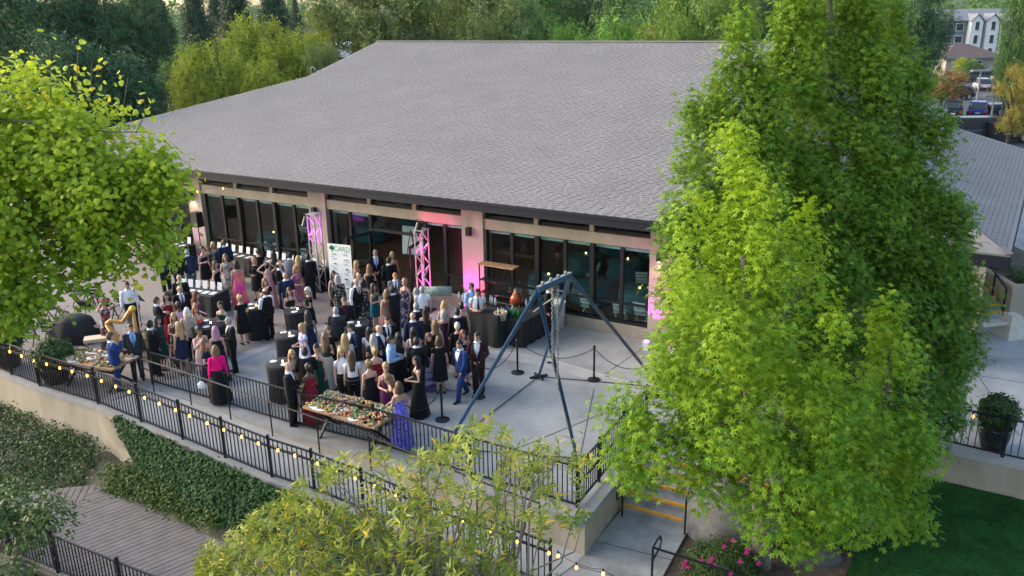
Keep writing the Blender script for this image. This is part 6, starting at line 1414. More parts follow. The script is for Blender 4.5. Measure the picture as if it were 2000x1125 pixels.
LE = [(1746, 0, 1755, 620, 85, 19.0), (1730, 90, 1740, 640, 90, 18.6), (1880, 400, 1868, 720, 46, 18.1), (1800, 140, 1795, 720, 88, 18.8), (1842, 225, 1835, 740, 66, 18.4), (1868, 330, 1850, 780, 50, 18.0), (1780, 420, 1785, 880, 105, 17.6), (1825, 520, 1820, 840, 62, 17.5)]
A, O = spire_pts(LE, 58, 5); A, O = clump(A, O, 1.9, .3, -.1, 46); t0 = np.clip(.28+.05*(A[:, 2]-4)+rng.normal(0, .16, len(A)), .02, .84); t0[(rng.random(len(A)) < .03)] = .95; me = leaf_mesh('crown', *clusters(A, O, 8, .14, .19, star_leaf(), tint0=t0, droop=.6, up=.6))
tb = P(1790, 815, -.1); tree('sweetgum_tree', 'deep green star-leaved tree nearest the right wing and its steps', tb, trunk_mb(tb, Q(1765, 150, 18.8), .2, .05, [(.5, Q(1830, 400, 18.4), .06)], 5), (me, SWEET_D))
# ---- poplar at the left, trunk outside the picture
def px_blob(x, y, rx, ry, Y, dy=None):
    c = Q(x, y, Y); k = ppm(c); return c, (rx/k, (dy or min(rx, ry)*.9)/k, ry/k)
BL = [px_blob(50, 305, 180, 140, 15.5), px_blob(180, 360, 120, 115, 15.2), px_blob(245, 410, 92, 92, 15.0), px_blob(80, 430, 200, 145, 15.0), px_blob(-60, 370, 220, 220, 15.5), px_blob(50, 560, 120, 62, 14.6), px_blob(-40, 595, 120, 60, 14.6), px_blob(225, 490, 100, 55, 14.8), px_blob(20, 215, 80, 75, 15.7), px_blob(300, 350, 50, 50, 15.0)]
A, O = blob_pts(BL, 34, 6, .5); A, O = clump(A, O, 1.9, .4, .0, 2); yt = np.array([562.5-F_PX*((p-CC) @ CU)/((p-CC) @ FWD) for p in A]); t0 = np.clip(.84-(yt-140)/760+rng.normal(0, .15, len(A)), .1, .84); t0[rng.random(len(A)) < np.where(yt < 330, .12, .02)] = .97
A2 = []; 
for (x, y, x2, y2) in ((100, 230, 98, 85), (150, 240, 152, 90), (175, 250, 180, 120), (235, 300, 250, 150), (250, 310, 275, 175), (265, 310, 300, 190), (80, 210, 70, 120), (205, 270, 200, 130), (120, 240, 118, 140), (140, 250, 165, 150), (60, 200, 40, 110), (220, 290, 225, 190), (330, 330, 370, 345), (300, 480, 345, 500), (220, 530, 285, 560), (240, 540, 270, 575)):
    for s_ in np.linspace(.1, 1, 6): A2.append(Q(x+(x2-x)*s_, y+(y2-y)*s_, 15.2))
A2 = np.array(A2)+rnd(len(A2), .05)
cl = clusters(A, O, 12, .17, .105, round_leaf(), tint0=t0, droop=.7, up=.45); c2 = clusters(A2, np.tile([[0, -.4, .4]], (len(A2), 1)), 2, .06, .105, round_leaf(), tint0=np.full(len(A2), .9), droop=.6, up=.3)
c2[5][:] = np.clip(rng.normal(.84, .06, len(c2[5])), .6, 1); me = leaf_mesh('crown', *[np.concatenate([a, b]) if i != 4 else a for i, (a, b) in enumerate(zip(cl, c2))])
tb = P(-210, 800, -1.4); tr = trunk_mb(tb, Q(-60, 330, 15.5), .2, .07, [(.5, Q(120, 470, 15), .07), (.6, Q(230, 400, 15.1), .07), (.6, Q(60, 250, 15.5), .07), (.7, Q(150, 250, 15.3), .05), (.4, Q(60, 560, 14.7), .05), (.7, Q(-100, 220, 15.5), .05)], 6)
rg = random.Random(3)
for k in range(26):
    x, y = rg.uniform(-20, 250), rg.uniform(230, 520); tr.tube([Q(x-60, y-6, 15.1), Q(x, y, 14.9), Q(x+70, y+rg.uniform(-8, 45), 14.8)], [.02, .016, .005], 5)
for (x, y, x2, y2) in ((100, 210, 98, 85), (150, 210, 152, 90), (235, 250, 250, 150), (265, 260, 300, 190), (175, 210, 180, 120)): tr.tube([Q(x, y, 15.3), Q(x2, y2, 15.2)], [.012, .004], 5)
tree('poplar_tree', 'big yellow-green round-leaved tree hanging in from the left', tb, tr, (me, POPLAR))
# ---- willow-like tree rising from below in front
BW_ = []; rg = np.random.default_rng(9); tips = []
top_line = lambda x: np.interp(x, [370, 430, 480, 560, 610, 680, 720, 800, 830, 900, 960, 1010, 1060, 1110, 1165], [1060, 1030, 1000, 930, 880, 865, 850, 845, 850, 805, 795, 830, 830, 830, 880])
for i in range(1150):
    x = rg.uniform(385, 1150); yt_ = top_line(x); lowx = 1180; d = rg.random()**1.3; y = yt_+25+d*(1190-yt_); Yd = 8.6-1.6*d*rg.random()+rg.normal(0, .35)
    if x > 1010 and y > 970 and rg.random() < (.75 if y < 1090 else .95): continue
    if y < 985 and rg.random() < .55: continue
    if x < 560 and y < 1050 and rg.random() < .35: continue
    tips.append(Q(x, y, max(6.4, Yd)))
tips = np.array(tips); k = 17
dirs = unit(np.stack([rg.normal(0, .45, len(tips)), rg.normal(-.1, .4, len(tips)), np.full(len(tips), 1.0)], 1))
ax = np.repeat(dirs, k, 0); s_ = rg.uniform(-.24, .05, (len(ax), 1)); pos = np.repeat(tips, k, 0)+ax*s_; ang = rg.uniform(0, 2*math.pi, len(ax)); x_ = unit(np.cross(ax, np.array([[.3, 1, .1]]))); y_ = np.cross(ax, x_); rad = x_*np.cos(ang)[:, None]+y_*np.sin(ang)[:, None]
tipd = unit(rad*1.0+ax*rg.uniform(.25, 1.1, (len(ax), 1))+np.array([0, 0, -.15])); nrm_ = unit(ax*1.0-rad*.5+rg.normal(0, .2, ax.shape)); tn = np.clip(np.repeat(rg.uniform(.1, .75, len(tips))+.12*(np.array([t_[2] for t_ in tips]) > 5.0), k)+rg.normal(0, .12, len(ax)), 0, .84); tn[rg.random(len(tn)) < .06] = .97
me = leaf_mesh('crown', pos, nrm_, tipd, rg.uniform(.075, .14, len(ax)), lance_leaf(.1), tn)
tb = np.array([-1.0, 7.6, -2.1]); tr = trunk_mb(tb, (-.9, 7.7, 2.2), .12, .06, [], 9)
hub = [np.array([-1.9, 7.6, 2.6]), np.array([-1.1, 7.7, 3.0]), np.array([-.3, 7.7, 2.9]), np.array([.2, 7.6, 2.6])]
for h_ in hub: tr.tube([np.array([-.95, 7.65, 1.6]), (np.array([-.95, 7.65, 1.6])+h_)/2+[0, 0, .1], h_], [.06, .05, .035], 6)
for p, d in list(zip(tips, dirs))[::5]:
    h_ = min(hub, key=lambda q: np.linalg.norm(q-p)); m_ = lerp(h_, p, .45)+rg.normal(0, .16, 3); m2 = lerp(h_, p, .75)+rg.normal(0, .08, 3); tr.tube([h_, m_, m2, p-d*.15, p], [.02, .014, .009, .006, .003], 5)
t = tree('willow_tree', 'narrow-leaved yellow-green tree rising in the foreground below the terrace', tb, tr, (me, WILLOW))
# ---- grey-green bush at lower left, over the deck fence
OLIVE = leafmat('olive_leaf', (.02, .06, .012), (.11, .17, .04), (.35, .3, .05), .3)
BL = [px_blob(30, 985, 75, 45, 10.6), px_blob(95, 1010, 55, 42, 10.3), px_blob(-20, 1020, 80, 70, 10.5), px_blob(60, 1050, 40, 30, 10.2), px_blob(20, 1110, 55, 30, 9.8)]
A, O = blob_pts(BL, 42, 12, .4); me = leaf_mesh('crown', *clusters(A, O, 9, .08, .085, lance_leaf(.2), droop=.2, up=.7)); tb = P(55, 1130, -2.1); tree('bay_tree', 'grey-green leafy branch reaching in at the lower left over the deck', tb, trunk_mb(tb, Q(10, 980, 10.6), .12, .03, [(.6, Q(100, 1000, 10.3), .03), (.7, Q(140, 1015, 10.3), .02)], 12), (me, OLIVE))
# ================================================================== LOW PLANTING
IVY = leafmat('ivy_leaf', (.01, .05, .01), (.03, .095, .018), None, .2, .7)
iv = thing('ivy', 'dense dark green ivy hedge covering the right half of the curved wall', 'ivy', (0, 0, 0)); pts = []; outs = []; rg = np.random.default_rng(21)
for i in range(9000):
    t = rg.random(); s_ = .21+.79*t*1.0; w = poly_at(W_OUT[5:], min(1, .07+t*.93)); e = FENCE_W; topz = w[2]-.05; dmax = np.interp(t, [0, .06, .2, .5, 1], [.1, 1.1, 2.0, 2.1, 2.0]); dep = rg.random()*dmax; th = np.interp(t, [0, .1, .3, 1], [.05, .18, .4, .55])*(.35+.65*min(1, dep/1.0))
    pts.append([w[0]-.5*th*rg.uniform(.6, 1.1), w[1]-.86*th*rg.uniform(.6, 1.1)-.05, topz-dep]); outs.append([-.45, -.8, .4])
f = obj('foliage', leaf_mesh('foliage', *clusters(np.array(pts), unit(np.array(outs)), 5, .05, .075, round_leaf(), up=.6)), IVY, iv); f['kind'] = 'stuff'
sb = MB()
for k in range(16):
    w = poly_at(W_OUT[5:], .05+k*.006); sb.tube([w+[0, -.04, -.25-k*.06], w+[-.3, -.03+.15, -.15-k*.06], w+[-.6-.02*k, .3, -.12-k*.04]], [.012, .008, .003], 4)
sb.build('stem', TWIG, iv)
GCOV = leafmat('ground_cover', (.015, .06, .01), (.055, .11, .018), (.16, .15, .03), .3)
def ground_patch(name, label, pxs, n, k, size, spread, hgt, m, z=None, kind='stuff', seed=0, leaf=None):
    rg = np.random.default_rng(seed); P0 = []
    poly = [P(x, y, -1.5)[:2] for x, y in pxs]; lo = np.min(poly, 0); hi = np.max(poly, 0)
    while len(P0) < n:
        p = rg.uniform(lo, hi)
        if inpoly(p, poly): P0.append([p[0], p[1], (ground_z(p[0], p[1]) if z is None else z)+rg.uniform(.02, hgt)])
    A = np.array(P0); o = obj(name, leaf_mesh(name, *clusters(A, np.tile([[0, -.2, 1.0]], (n, 1)), k, spread, size, leaf or round_leaf(), droop=0, up=.8)), m); tag(o, label, 'plants', kind=kind); return o
ground_patch('ground_cover', 'low green creeping plants below the cream wall at left', [(-60, 800), (60, 810), (140, 830), (190, 862), (205, 900), (140, 925), (60, 945), (-60, 950)], 1500, 6, .075, .09, .28, GCOV, seed=31)
ground_patch('ground_cover', 'pale green ground plants between the stone slab and the deck', [(205, 915), (290, 935), (390, 985), (430, 1025), (380, 1010), (270, 965), (205, 940)], 650, 6, .07, .08, .2, leafmat('ground_cover2', (.025, .075, .012), (.09, .145, .025), (.24, .22, .06), .3), seed=33)
LIT = mat('dry_leaf', (.38, .33, .16), .8, var=.3); lv, lf_ = round_leaf(); rg = np.random.default_rng(5); mb_p = []
for k in range(240):
    x, y = rg.uniform(40, 480), rg.uniform(850, 1020); p = P(x, y, -1.75)
    if rg.random() < .85: mb_p.append([p[0], p[1], max(ground_z(p[0], p[1])+.03, DK+.01 if False else -9)])
A = np.array(mb_p); o = obj('fallen_leaves', leaf_mesh('fallen_leaves', A, np.tile([[0, 0, 1.0]], (len(A), 1))+rnd(len(A), .25), rnd(len(A)), .075, round_leaf(), np.full(len(A), .5)), LIT); tag(o, 'scattered pale fallen leaves on the soil beside the deck', 'leaves', kind='stuff')
BARKCH = mat('bark_mulch', (.09, .045, .025), .95, var=.5, scale=14, bump=.8, bscale=40)
mb = MB(); 
for (x0, y0, x1, y1) in ((372, 1008, 470, 1046),): 
    q = pl([(370, 1006), (390, 985), (450, 1005), (520, 1042), (560, 1090), (480, 1056), (392, 1012)], -2.0); mb.prism(q, -2.6, -1.92)
struct('mulch_strip', mb, BARKCH)
# pink flowering shrubs
AZA = leafmat('azalea_leaf', (.02, .055, .012), (.08, .14, .03), (.35, .2, .06), .3); PETAL = mat('azalea_flower', (.62, .02, .25), .6)
def flower_shrub(px, z, r, h, label, seed, nf):
    p = P(px[0], px[1], z); t = thing('flowering_shrub', label, 'shrub', p); rg = np.random.default_rng(seed); n = 650; d = unit(rg.normal(0, 1, (n, 3))); d[:, 2] = np.abs(d[:, 2])*1.0-.15; A = d*np.array([r, r*.85, h])*rg.uniform(.65, 1.05, (n, 1))+np.array([0, 0, .15]); f = obj('foliage', leaf_mesh('foliage', *clusters(A, unit(d), 8, .05, .065, lance_leaf(.2))), AZA, t); f['kind'] = 'stuff'
    sb = MB()
    for k in range(8): a = k*.8; sb.tube([(0, 0, -.05), (r*.4*math.cos(a), r*.4*math.sin(a), h*.7)], [.02, .008], 5)
    sb.build('stem', TWIG, t)
    for k in range(nf):
        q = unit(rg.normal(0, 1, (1, 3)))[0]; q[2] = abs(q[2]); q[1] = -abs(q[1])*.7; q /= np.linalg.norm(q); c = q*np.array([r, r*.85, h])*1.03+np.array([0, 0, .15]); fb = MB()
        for j in range(5): a = j*2*math.pi/5; fb.add([c, c+np.array([.04*math.cos(a-.5), .015, .04*math.sin(a-.5)])+q*.02, c+np.array([.065*math.cos(a), 0, .065*math.sin(a)])+q*.03, c+np.array([.04*math.cos(a+.5), .015, .04*math.sin(a+.5)])+q*.02], [(0, 1, 2, 3)])
        fb.build('flower', PETAL, t, fix=False)
flower_shrub((1410, 1118), -.86, .78, .62, 'rounded shrub with pink flowers in front of the boulder', 3, 16)
flower_shrub((1640, 1055), -.86, .55, .9, 'pink flowering shrub at the lawn edge under the trees', 4, 14)
# lawn blades
rg = np.random.default_rng(77); lo, hi = np.min(lawn_poly, 0), np.max(lawn_poly, 0); G_ = []
lo[1] = max(lo[1], 10.5); hi[0] = min(hi[0], 14)
while len(G_) < 26000:
    p = rg.uniform(lo, hi)
    if inpoly(p, lawn_poly): G_.append([p[0], p[1], -.835])
G_ = np.array(G_); o = obj('grass', leaf_mesh('grass', G_, unit(np.stack([rg.normal(0, 1, len(G_)), rg.normal(0, 1, len(G_)), np.full(len(G_), .2)], 1)), np.tile([[0, 0, 1.0]], (len(G_), 1))+rg.normal(0, .45, (len(G_), 3)), rg.uniform(.04, .075, len(G_)), (np.array([(-.12, 0, 0), (.12, 0, 0), (0, 1, 0)]), np.array([(0, 1, 2)])), rg.random(len(G_))), leafmat('grass_blade', (.01, .045, .01), (.04, .1, .022), None, .25)); tag(o, 'short dark green grass of the lawn at lower right', 'grass', kind='stuff')
# strap-leaved plants and hedge in the right planter
STRAP = leafmat('strap_leaf', (.03, .1, .02), (.12, .22, .05), None, .3); a = PLANT_AT
for k, (dx, dy, lb) in enumerate(((.75, 2.6, 'arching strap-leaved plant in the right planter, nearer the bench'), (1.0, 4.6, 'arching strap-leaved plant farther back in the right planter'))):
    c = a+bd*dx+fu*dy+np.array([0, 0, .92]); n = 70; t = thing('strap_plant', lb, 'plant', c); ang = rng.uniform(0, 6.28, n); f = obj('foliage', leaf_mesh('foliage', np.zeros((n, 3))+rnd(n, .05)*[1, 1, 0], np.stack([-np.cos(ang)*.6, -np.sin(ang)*.6, np.ones(n)], 1), np.stack([np.cos(ang), np.sin(ang), rng.uniform(.5, 1.8, n)], 1), rng.uniform(.6, .95, n), lance_leaf(.045), rng.random(n)), STRAP, t); f['kind'] = 'stuff'
c = a+bd*.9+fu*.9+np.array([0, 0, .92]); t = thing('clipped_hedge', 'low clipped green hedge on the planter behind the bench', 'hedge', c); A = rng.uniform([-.5, -.5, 0], [2, .5, .4], (500, 3)); f = obj('foliage', leaf_mesh('foliage', *clusters(A, np.tile([[0, -.3, 1.0]], (500, 1)), 7, .05, .06, round_leaf())), BOX, t); f['kind'] = 'stuff'
# ================================================================== BACKGROUND
GZ = -.12
def proto_tree(name, kind, seed):
    rg = np.random.default_rng(seed); blobs = []
    if kind == 'round':
        blobs = [((0, 0, .62), (.34, .34, .34))]+[((.27*math.cos(a)*rg.uniform(.7, 1.1), .27*math.sin(a)*rg.uniform(.7, 1.1), rg.uniform(.36, .78)), (rg.uniform(.16, .24),)*3) for a in np.linspace(0, 6.28, 9)]
        blobs += [((rg.normal(0, .12), rg.normal(0, .12), rg.uniform(.8, .88)), (.13, .13, .12)) for _ in range(4)]; A, O = blob_pts(blobs, 120, seed, .55)
    elif kind == 'conifer':
        n = 900; t = rg.random(n)**.75; a = rg.uniform(0, 6.28, n); r = .44*(t**.85)*(.62+.38*np.abs(np.sin(t*26+np.sin(a*3))))*rg.uniform(.55, 1, n); A = np.stack([r*np.cos(a), r*np.sin(a), 1-.88*t], 1); O = unit(np.stack([np.cos(a), np.sin(a), np.full(n, .25)], 1))
    else:   # tall, open
        blobs = [((rg.normal(0, .16), rg.normal(0, .16), z), (rg.uniform(.12, .2), rg.uniform(.12, .2), rg.uniform(.07, .12))) for z in np.linspace(.34, .95, 17)]; A, O = blob_pts(blobs, 190, seed, .45)
    me = leaf_mesh('crown_'+kind, *clusters(A, O, 7, .028, .05 if kind != 'conifer' else .045, tuft_leaf(), tint0=np.clip(rg.normal(.4, .2, len(A)), 0, .84), up=.6, droop=-.15)); me.materials.append(None)
    rr = random.Random(seed); tb_ = MB(); tb_.tube([(0, 0, -.02), (.01, .0, .3), (-.01, .01, .6), (0, 0, .9)], [.035, .025, .016, .004], 7)
    if kind != 'conifer':
        for k in range(7): a = k*.9; tb_.tube([(0, 0, .25+.05*k), (.14*math.cos(a), .14*math.sin(a), .42+.05*k), (.28*math.cos(a), .28*math.sin(a), .52+.05*k)], [.014, .009, .003], 5)
    tm = tb_.mesh('trunk', True); tm.materials.append(BARKD); return me, tm
PT = {k: [proto_tree(k, k, s_+i*11) for i in range(2)] for k, s_ in (('round', 40), ('conifer', 60), ('open', 80))}
LM = {'dark': leafmat('far_dark', (0.0233, 0.0756, 0.0345), (0.0877, 0.164, 0.0575), None, .2), 'conif': leafmat('far_conifer', (0.0175, 0.0504, 0.0268), (0.0642, 0.113, 0.046), None, .15), 'yellow': leafmat('far_yellow', (0.146, 0.226, 0.023), (0.497, 0.5, 0.0421), None, .3), 'olive': leafmat('far_olive', (0.0877, 0.139, 0.0421), (0.322, 0.352, 0.0861), None, .25), 'mid': leafmat('far_mid', (0.0438, 0.126, 0.0345), (0.161, 0.278, 0.0575), None, .25), 'bright': leafmat('far_bright', (0.0877, 0.226, 0.0345), (0.322, 0.5, 0.0671), None, .3), 'pine': leafmat('far_pine', (0.0731, 0.164, 0.023), (0.293, 0.403, 0.0479), None, .25), 'brown': leafmat('far_brown', (0.146, 0.113, 0.0383), (0.467, 0.302, 0.0766), None, .25), 'orange': leafmat('far_orange', (0.293, 0.201, 0.0383), (0.5, 0.5, 0.096), None, .3)}
TREES = [
 (15, -70, 130, 58, 'round', 'dark', 'dark tree at the far left top corner'), (110, -40, 100, 60, 'round', 'dark', 'dark tree second from the left along the top'), (195, -35, 95, 62, 'round', 'dark', 'dark tree behind the poplar\'s yellow tip twigs'), (262, -8, 70, 66, 'open', 'dark', 'open dark tree left of the tall conifers'),
 (70, 60, 120, 46, 'round', 'dark', 'low dark tree right behind the poplar crown'), (190, 95, 110, 48, 'round', 'dark', 'low dark tree left of the pale shed'), (262, 110, 66, 50, 'round', 'dark', 'dark bushy tree above the pale shed'),
 (308, 0, 50, 98, 'conifer', 'conif', 'conifer left of the pair of tall conifers'), (372, -35, 52, 92, 'conifer', 'conif', 'tall dark conifer against the peach sky'), (450, -50, 55, 108, 'conifer', 'conif', 'conifer in front of the orange glow'), (528, -30, 62, 106, 'conifer', 'conif', 'wide conifer right of the orange glow'), (418, -20, 40, 125, 'conifer', 'conif', 'thin far conifer between two tall ones'),
 (348, 88, 62, 72, 'round', 'mid', 'soft mid-green tree below the tall conifer'), (490, 32, 80, 62, 'round', 'yellow', 'tallest yellow-green tree behind the roof\'s left slope'), (420, 78, 100, 56, 'round', 'yellow', 'broad yellow-green tree just above the roof\'s left hip'), (565, 62, 78, 60, 'round', 'yellow', 'yellow-green tree beside the roof break'), (372, 120, 60, 53, 'round', 'yellow', 'low yellow-green tree at the left end of the hip'), (612, 74, 50, 64, 'open', 'yellow', 'light yellow-green tree by the white block'), (520, 120, 70, 54, 'round', 'yellow', 'low yellow-green tree touching the roof break'),
 (640, 95, 40, 58, 'open', 'olive', 'small olive tree below the white block'), (690, -40, 95, 66, 'open', 'olive', 'big olive-grey tree above the ridge\'s left end'), (772, -30, 95, 64, 'open', 'olive', 'olive-grey tree above the left part of the ridge'), (728, 20, 60, 62, 'round', 'olive', 'round olive tree right at the ridge end'), (850, -45, 75, 72, 'open', 'olive', 'olive tree left of the metal roof'), (955, -25, 80, 66, 'open', 'olive', 'olive tree with pale branches over the ridge'), (925, 25, 55, 62, 'round', 'olive', 'low olive tree right of the metal roof'),
 (880, -12, 28, 130, 'conifer', 'conif', 'far dark conifer above the metal roof'), (575, -5, 18, 190, 'conifer', 'conif', 'tiny conifer on the far skyline'), (1012, -15, 60, 84, 'round', 'mid', 'mid-green tree over the middle of the ridge'), (1062, -30, 70, 96, 'open', 'mid', 'tall open tree with bare stems over the ridge'), (1130, -40, 80, 100, 'open', 'dark', 'tall dark open tree behind the bright round one'), (1110, 45, 50, 64, 'round', 'bright', 'bright round bush-like tree left of the largest bright one'), (1200, 32, 85, 60, 'round', 'bright', 'largest bright green round tree behind the ridge'), (1262, 50, 50, 62, 'round', 'orange', 'small tree with orange tips beside the bright round tree'), (1290, -30, 70, 74, 'round', 'mid', 'mid-green tree left of the pines'), (1230, -30, 75, 84, 'round', 'mid', 'mid-green tree behind the largest bright one'),
 (1345, -35, 75, 60, 'round', 'pine', 'left soft-needled pine behind the ridge'), (1425, -50, 75, 58, 'round', 'pine', 'middle soft-needled pine behind the ridge'), (1495, -25, 66, 60, 'round', 'dark', 'dark tree between the pines and the tall sweetgum'), (1320, 30, 50, 57, 'round', 'pine', 'low pine on the ridge line'),
 (1790, -60, 55, 62, 'open', 'dark', 'dark open pine right of the tall sweetgum'), (1806, 25, 45, 78, 'open', 'dark', 'dark open tree in front of the apartment block'), (1735, 30, 60, 66, 'round', 'dark', 'dark tree glimpsed between the sweetgum tops'), (1998, -40, 34, 66, 'round', 'mid', 'green tree at the top right corner'), (2010, 40, 52, 72, 'round', 'mid', 'green tree right of the small house'), (1985, 95, 34, 78, 'round', 'brown', 'reddish brown tree right of the small house'), (1846, 135, 52, 84, 'round', 'brown', 'round brownish crape tree over the parked cars'), (1990, 135, 40, 58, 'open', 'orange', 'orange-leaved tree at the right edge over the cars'), (1905, 118, 26, 120, 'round', 'mid', 'low shrub in front of the small house'), (1885, 112, 22, 122, 'round', 'yellow', 'yellowish shrub beside the small house'), (1700, -20, 50, 150, 'round', 'dark', 'far dark tree behind the sweetgum tops')]
for i, (x, y, hw_, Y, kd, lm, lab) in enumerate(TREES):
    T_ = Q(x, y, Y); b = np.array([T_[0], Y, GZ]); h = T_[2]-GZ; w = hw_/ppm(T_)*{'round': 1.0, 'open': 1.3, 'conifer': 1.35}[kd]/.45; me, tm = PT[kd][i % 2]
    t = thing({'round': 'leafy_tree', 'conifer': 'conifer_tree', 'open': 'open_tree'}[kd], lab, 'tree', b, rng.uniform(0, 6), 'trees behind the hall'); c = obj('crown', me, None, t); use(c, LM[lm]); c['kind'] = 'stuff'; k = obj('trunk', tm, None, t)
    for q in (c, k): q.scale = (w, w, h*1.03)
# distant woodland on the rising land
rg = np.random.default_rng(3); A = []; O = []
for k in range(420):
    Y = rg.uniform(190, 620); X = rg.uniform(-.85, .85)*Y; z = ground_z(X, Y); h = rg.uniform(9, 17); r = rg.uniform(3.5, 6); d = unit(rg.normal(0, 1, (60, 3))); A.append(np.array([X, Y, z+h*.55])+d*np.array([r, r, h*.45])); O.append(d)
A = np.concatenate(A); O = np.concatenate(O); o = obj('far_wood', leaf_mesh('far_wood', *clusters(A, O, 2, .6, 2.3, tuft_leaf())), LM['mid']); tag(o, 'hazy wooded hills along the skyline', 'woodland', kind='stuff')
# ---- buildings behind
WPAINT = mat('white_paint', (.62, .63, .62), .8); GRYB = mat('grey_blue_siding', (.12, .16, .19), .8); RSL = mat('slate_roof', (.17, .18, .2), .85, var=.15, scale=3); RBR = mat('brown_roof', (.09, .065, .06), .9, var=.2, scale=3); WGL = mat('dark_window', (.03, .045, .05), .15)
def gable(mb, x0, x1, y0, y1, z0, z1, along='x', ov=.4, t=.15):
    if along == 'x':
        ym = (y0+y1)/2
        for a, b in ((y0-ov, ym), (y1+ov, ym)): mb.add([(x0-ov, a, z0), (x1+ov, a, z0), (x1+ov, b, z1), (x0-ov, b, z1), (x0-ov, a, z0-t), (x1+ov, a, z0-t), (x1+ov, b, z1-t), (x0-ov, b, z1-t)], [(0, 1, 2, 3), (7, 6, 5, 4), (0, 4, 5, 1), (1, 5, 6, 2), (3, 2, 6, 7), (0, 3, 7, 4)])
    else:
        xm = (x0+x1)/2
        for a, b in ((x0-ov, xm), (x1+ov, xm)): mb.add([(a, y0-ov, z0), (a, y1, z0), (b, y1, z1), (b, y0-ov, z1), (a, y0-ov, z0-t), (a, y1, z0-t), (b, y1, z1-t), (b, y0-ov, z1-t)], [(0, 1, 2, 3), (7, 6, 5, 4), (0, 4, 5, 1), (1, 5, 6, 2), (3, 2, 6, 7), (0, 3, 7, 4)])
def win(par, x, y, z, w, h):
    o = MB().box((x, y-.04, z), (w+.2, .08, h+.2)).build('window', WPAINT, par); MB().box((x, y-.09, z), (w, .03, h)).build('pane', WGL, o)
Yb = 165; c = Q(1890, 60, Yb); ab = thing('apartment_block', 'grey-blue apartment block with white gabled bays at the top right', 'building', (c[0], Yb, GZ)); k = ppm((c[0], Yb, 5))
MB().box((0, 5, 3.7), (30, 10, 7.4)).build('wall', GRYB, ab); g = MB(); gable(g, -15, 15, 0, 10, 7.4, 9.4); g.build('roof', RSL, ab)
for bx in (1.0, 4.0, 6.5):
    MB().box((bx, -.6, 3.6), (2.2, 1.2, 7.2)).build('bay', WPAINT, ab); g = MB(); gable(g, bx-1.1, bx+1.1, -1.2, 3, 7.3, 8.6, 'y', .2, .12); ro_ = g.build('bay_roof', RSL, ab); MB().add([(bx-1.1, -1.19, 7.2), (bx+1.1, -1.19, 7.2), (bx, -1.19, 8.4)], [(0, 1, 2)]).build('gable', WPAINT, ab)
    for z in (1.6, 4.0, 6.4): win(ab, bx, -1.21, z, .7, 1.5)
for bx in (-12, -9, -6, -3.5, -1.6, 9, 12):
    for z in (1.6, 4.0, 6.2): win(ab, bx, -.01, z, 1.3, 1.2)
Yh = 132; c = Q(1900, 118, Yh); hs = thing('small_house', 'small house with brown hip roof and paired window beyond the cars', 'house', (c[0], Yh, GZ)); MB().box((0, 4, 1.3), (8, 8, 2.6)).build('wall', mat('house_wall', (.3, .27, .24), .9), hs)
MB().add([(-4.8, -.8, 2.6), (4.8, -.8, 2.6), (4.8, 8.8, 2.6), (-4.8, 8.8, 2.6), (-1, 4, 4.4), (1, 4, 4.4)], [(0, 1, 5, 4), (1, 2, 5), (2, 3, 4, 5), (3, 0, 4), (3, 2, 1, 0)]).build('roof', RBR, hs); MB().box((0, -.82, 2.52), (9.7, .06, .18)).build('fascia', GRYB, hs); win(hs, -.75, -.01, 1.35, 1.1, 1.4); win(hs, .75, -.01, 1.35, 1.1, 1.4)
Yw = 100; c = Q(675, 70, Yw); wb = thing('white_block', 'white flat-roofed building glimpsed behind the olive trees', 'building', (c[0]+3, Yw, GZ)); MB().box((0, 4, 3.4), (11, 8, 6.8)).build('wall', WPAINT, wb); MB().box((0, 4, 6.95), (11.6, 8.6, .3)).build('cornice', WPAINT, wb)
for x in (-3.5, -1, 1.5, 4): win(wb, x, -.01, 5.0, 1.1, 1.3)
Ym = 105; c = Q(860, 60, Ym); mbd = thing('metal_roof_hall', 'building with pale blue metal roof among the trees', 'building', (c[0], Ym, GZ)); MB().box((0, 5, 2.5), (12, 10, 5)).build('wall', WPAINT, mbd); g = MB(); gable(g, -6, 6, 0, 10, 5.4, 8.6, 'y'); g.build('roof', mat('metal_roof', (.36, .42, .44), .5, .3), mbd)
Ys = 46; c = Q(290, 222, Ys); sd_ = thing('shed', 'pale stucco shed at the left end of the big roof', 'shed', (c[0]-1.2, Ys, 0)); MB().box((0, 2, 1.8), (4, 4, 3.6)).build('wall', mat('shed_wall', (.45, .4, .36), .9), sd_); g = MB(); gable(g, -2, 2, 0, 4, 3.6, 4.6); g.build('roof', RSL, sd_)
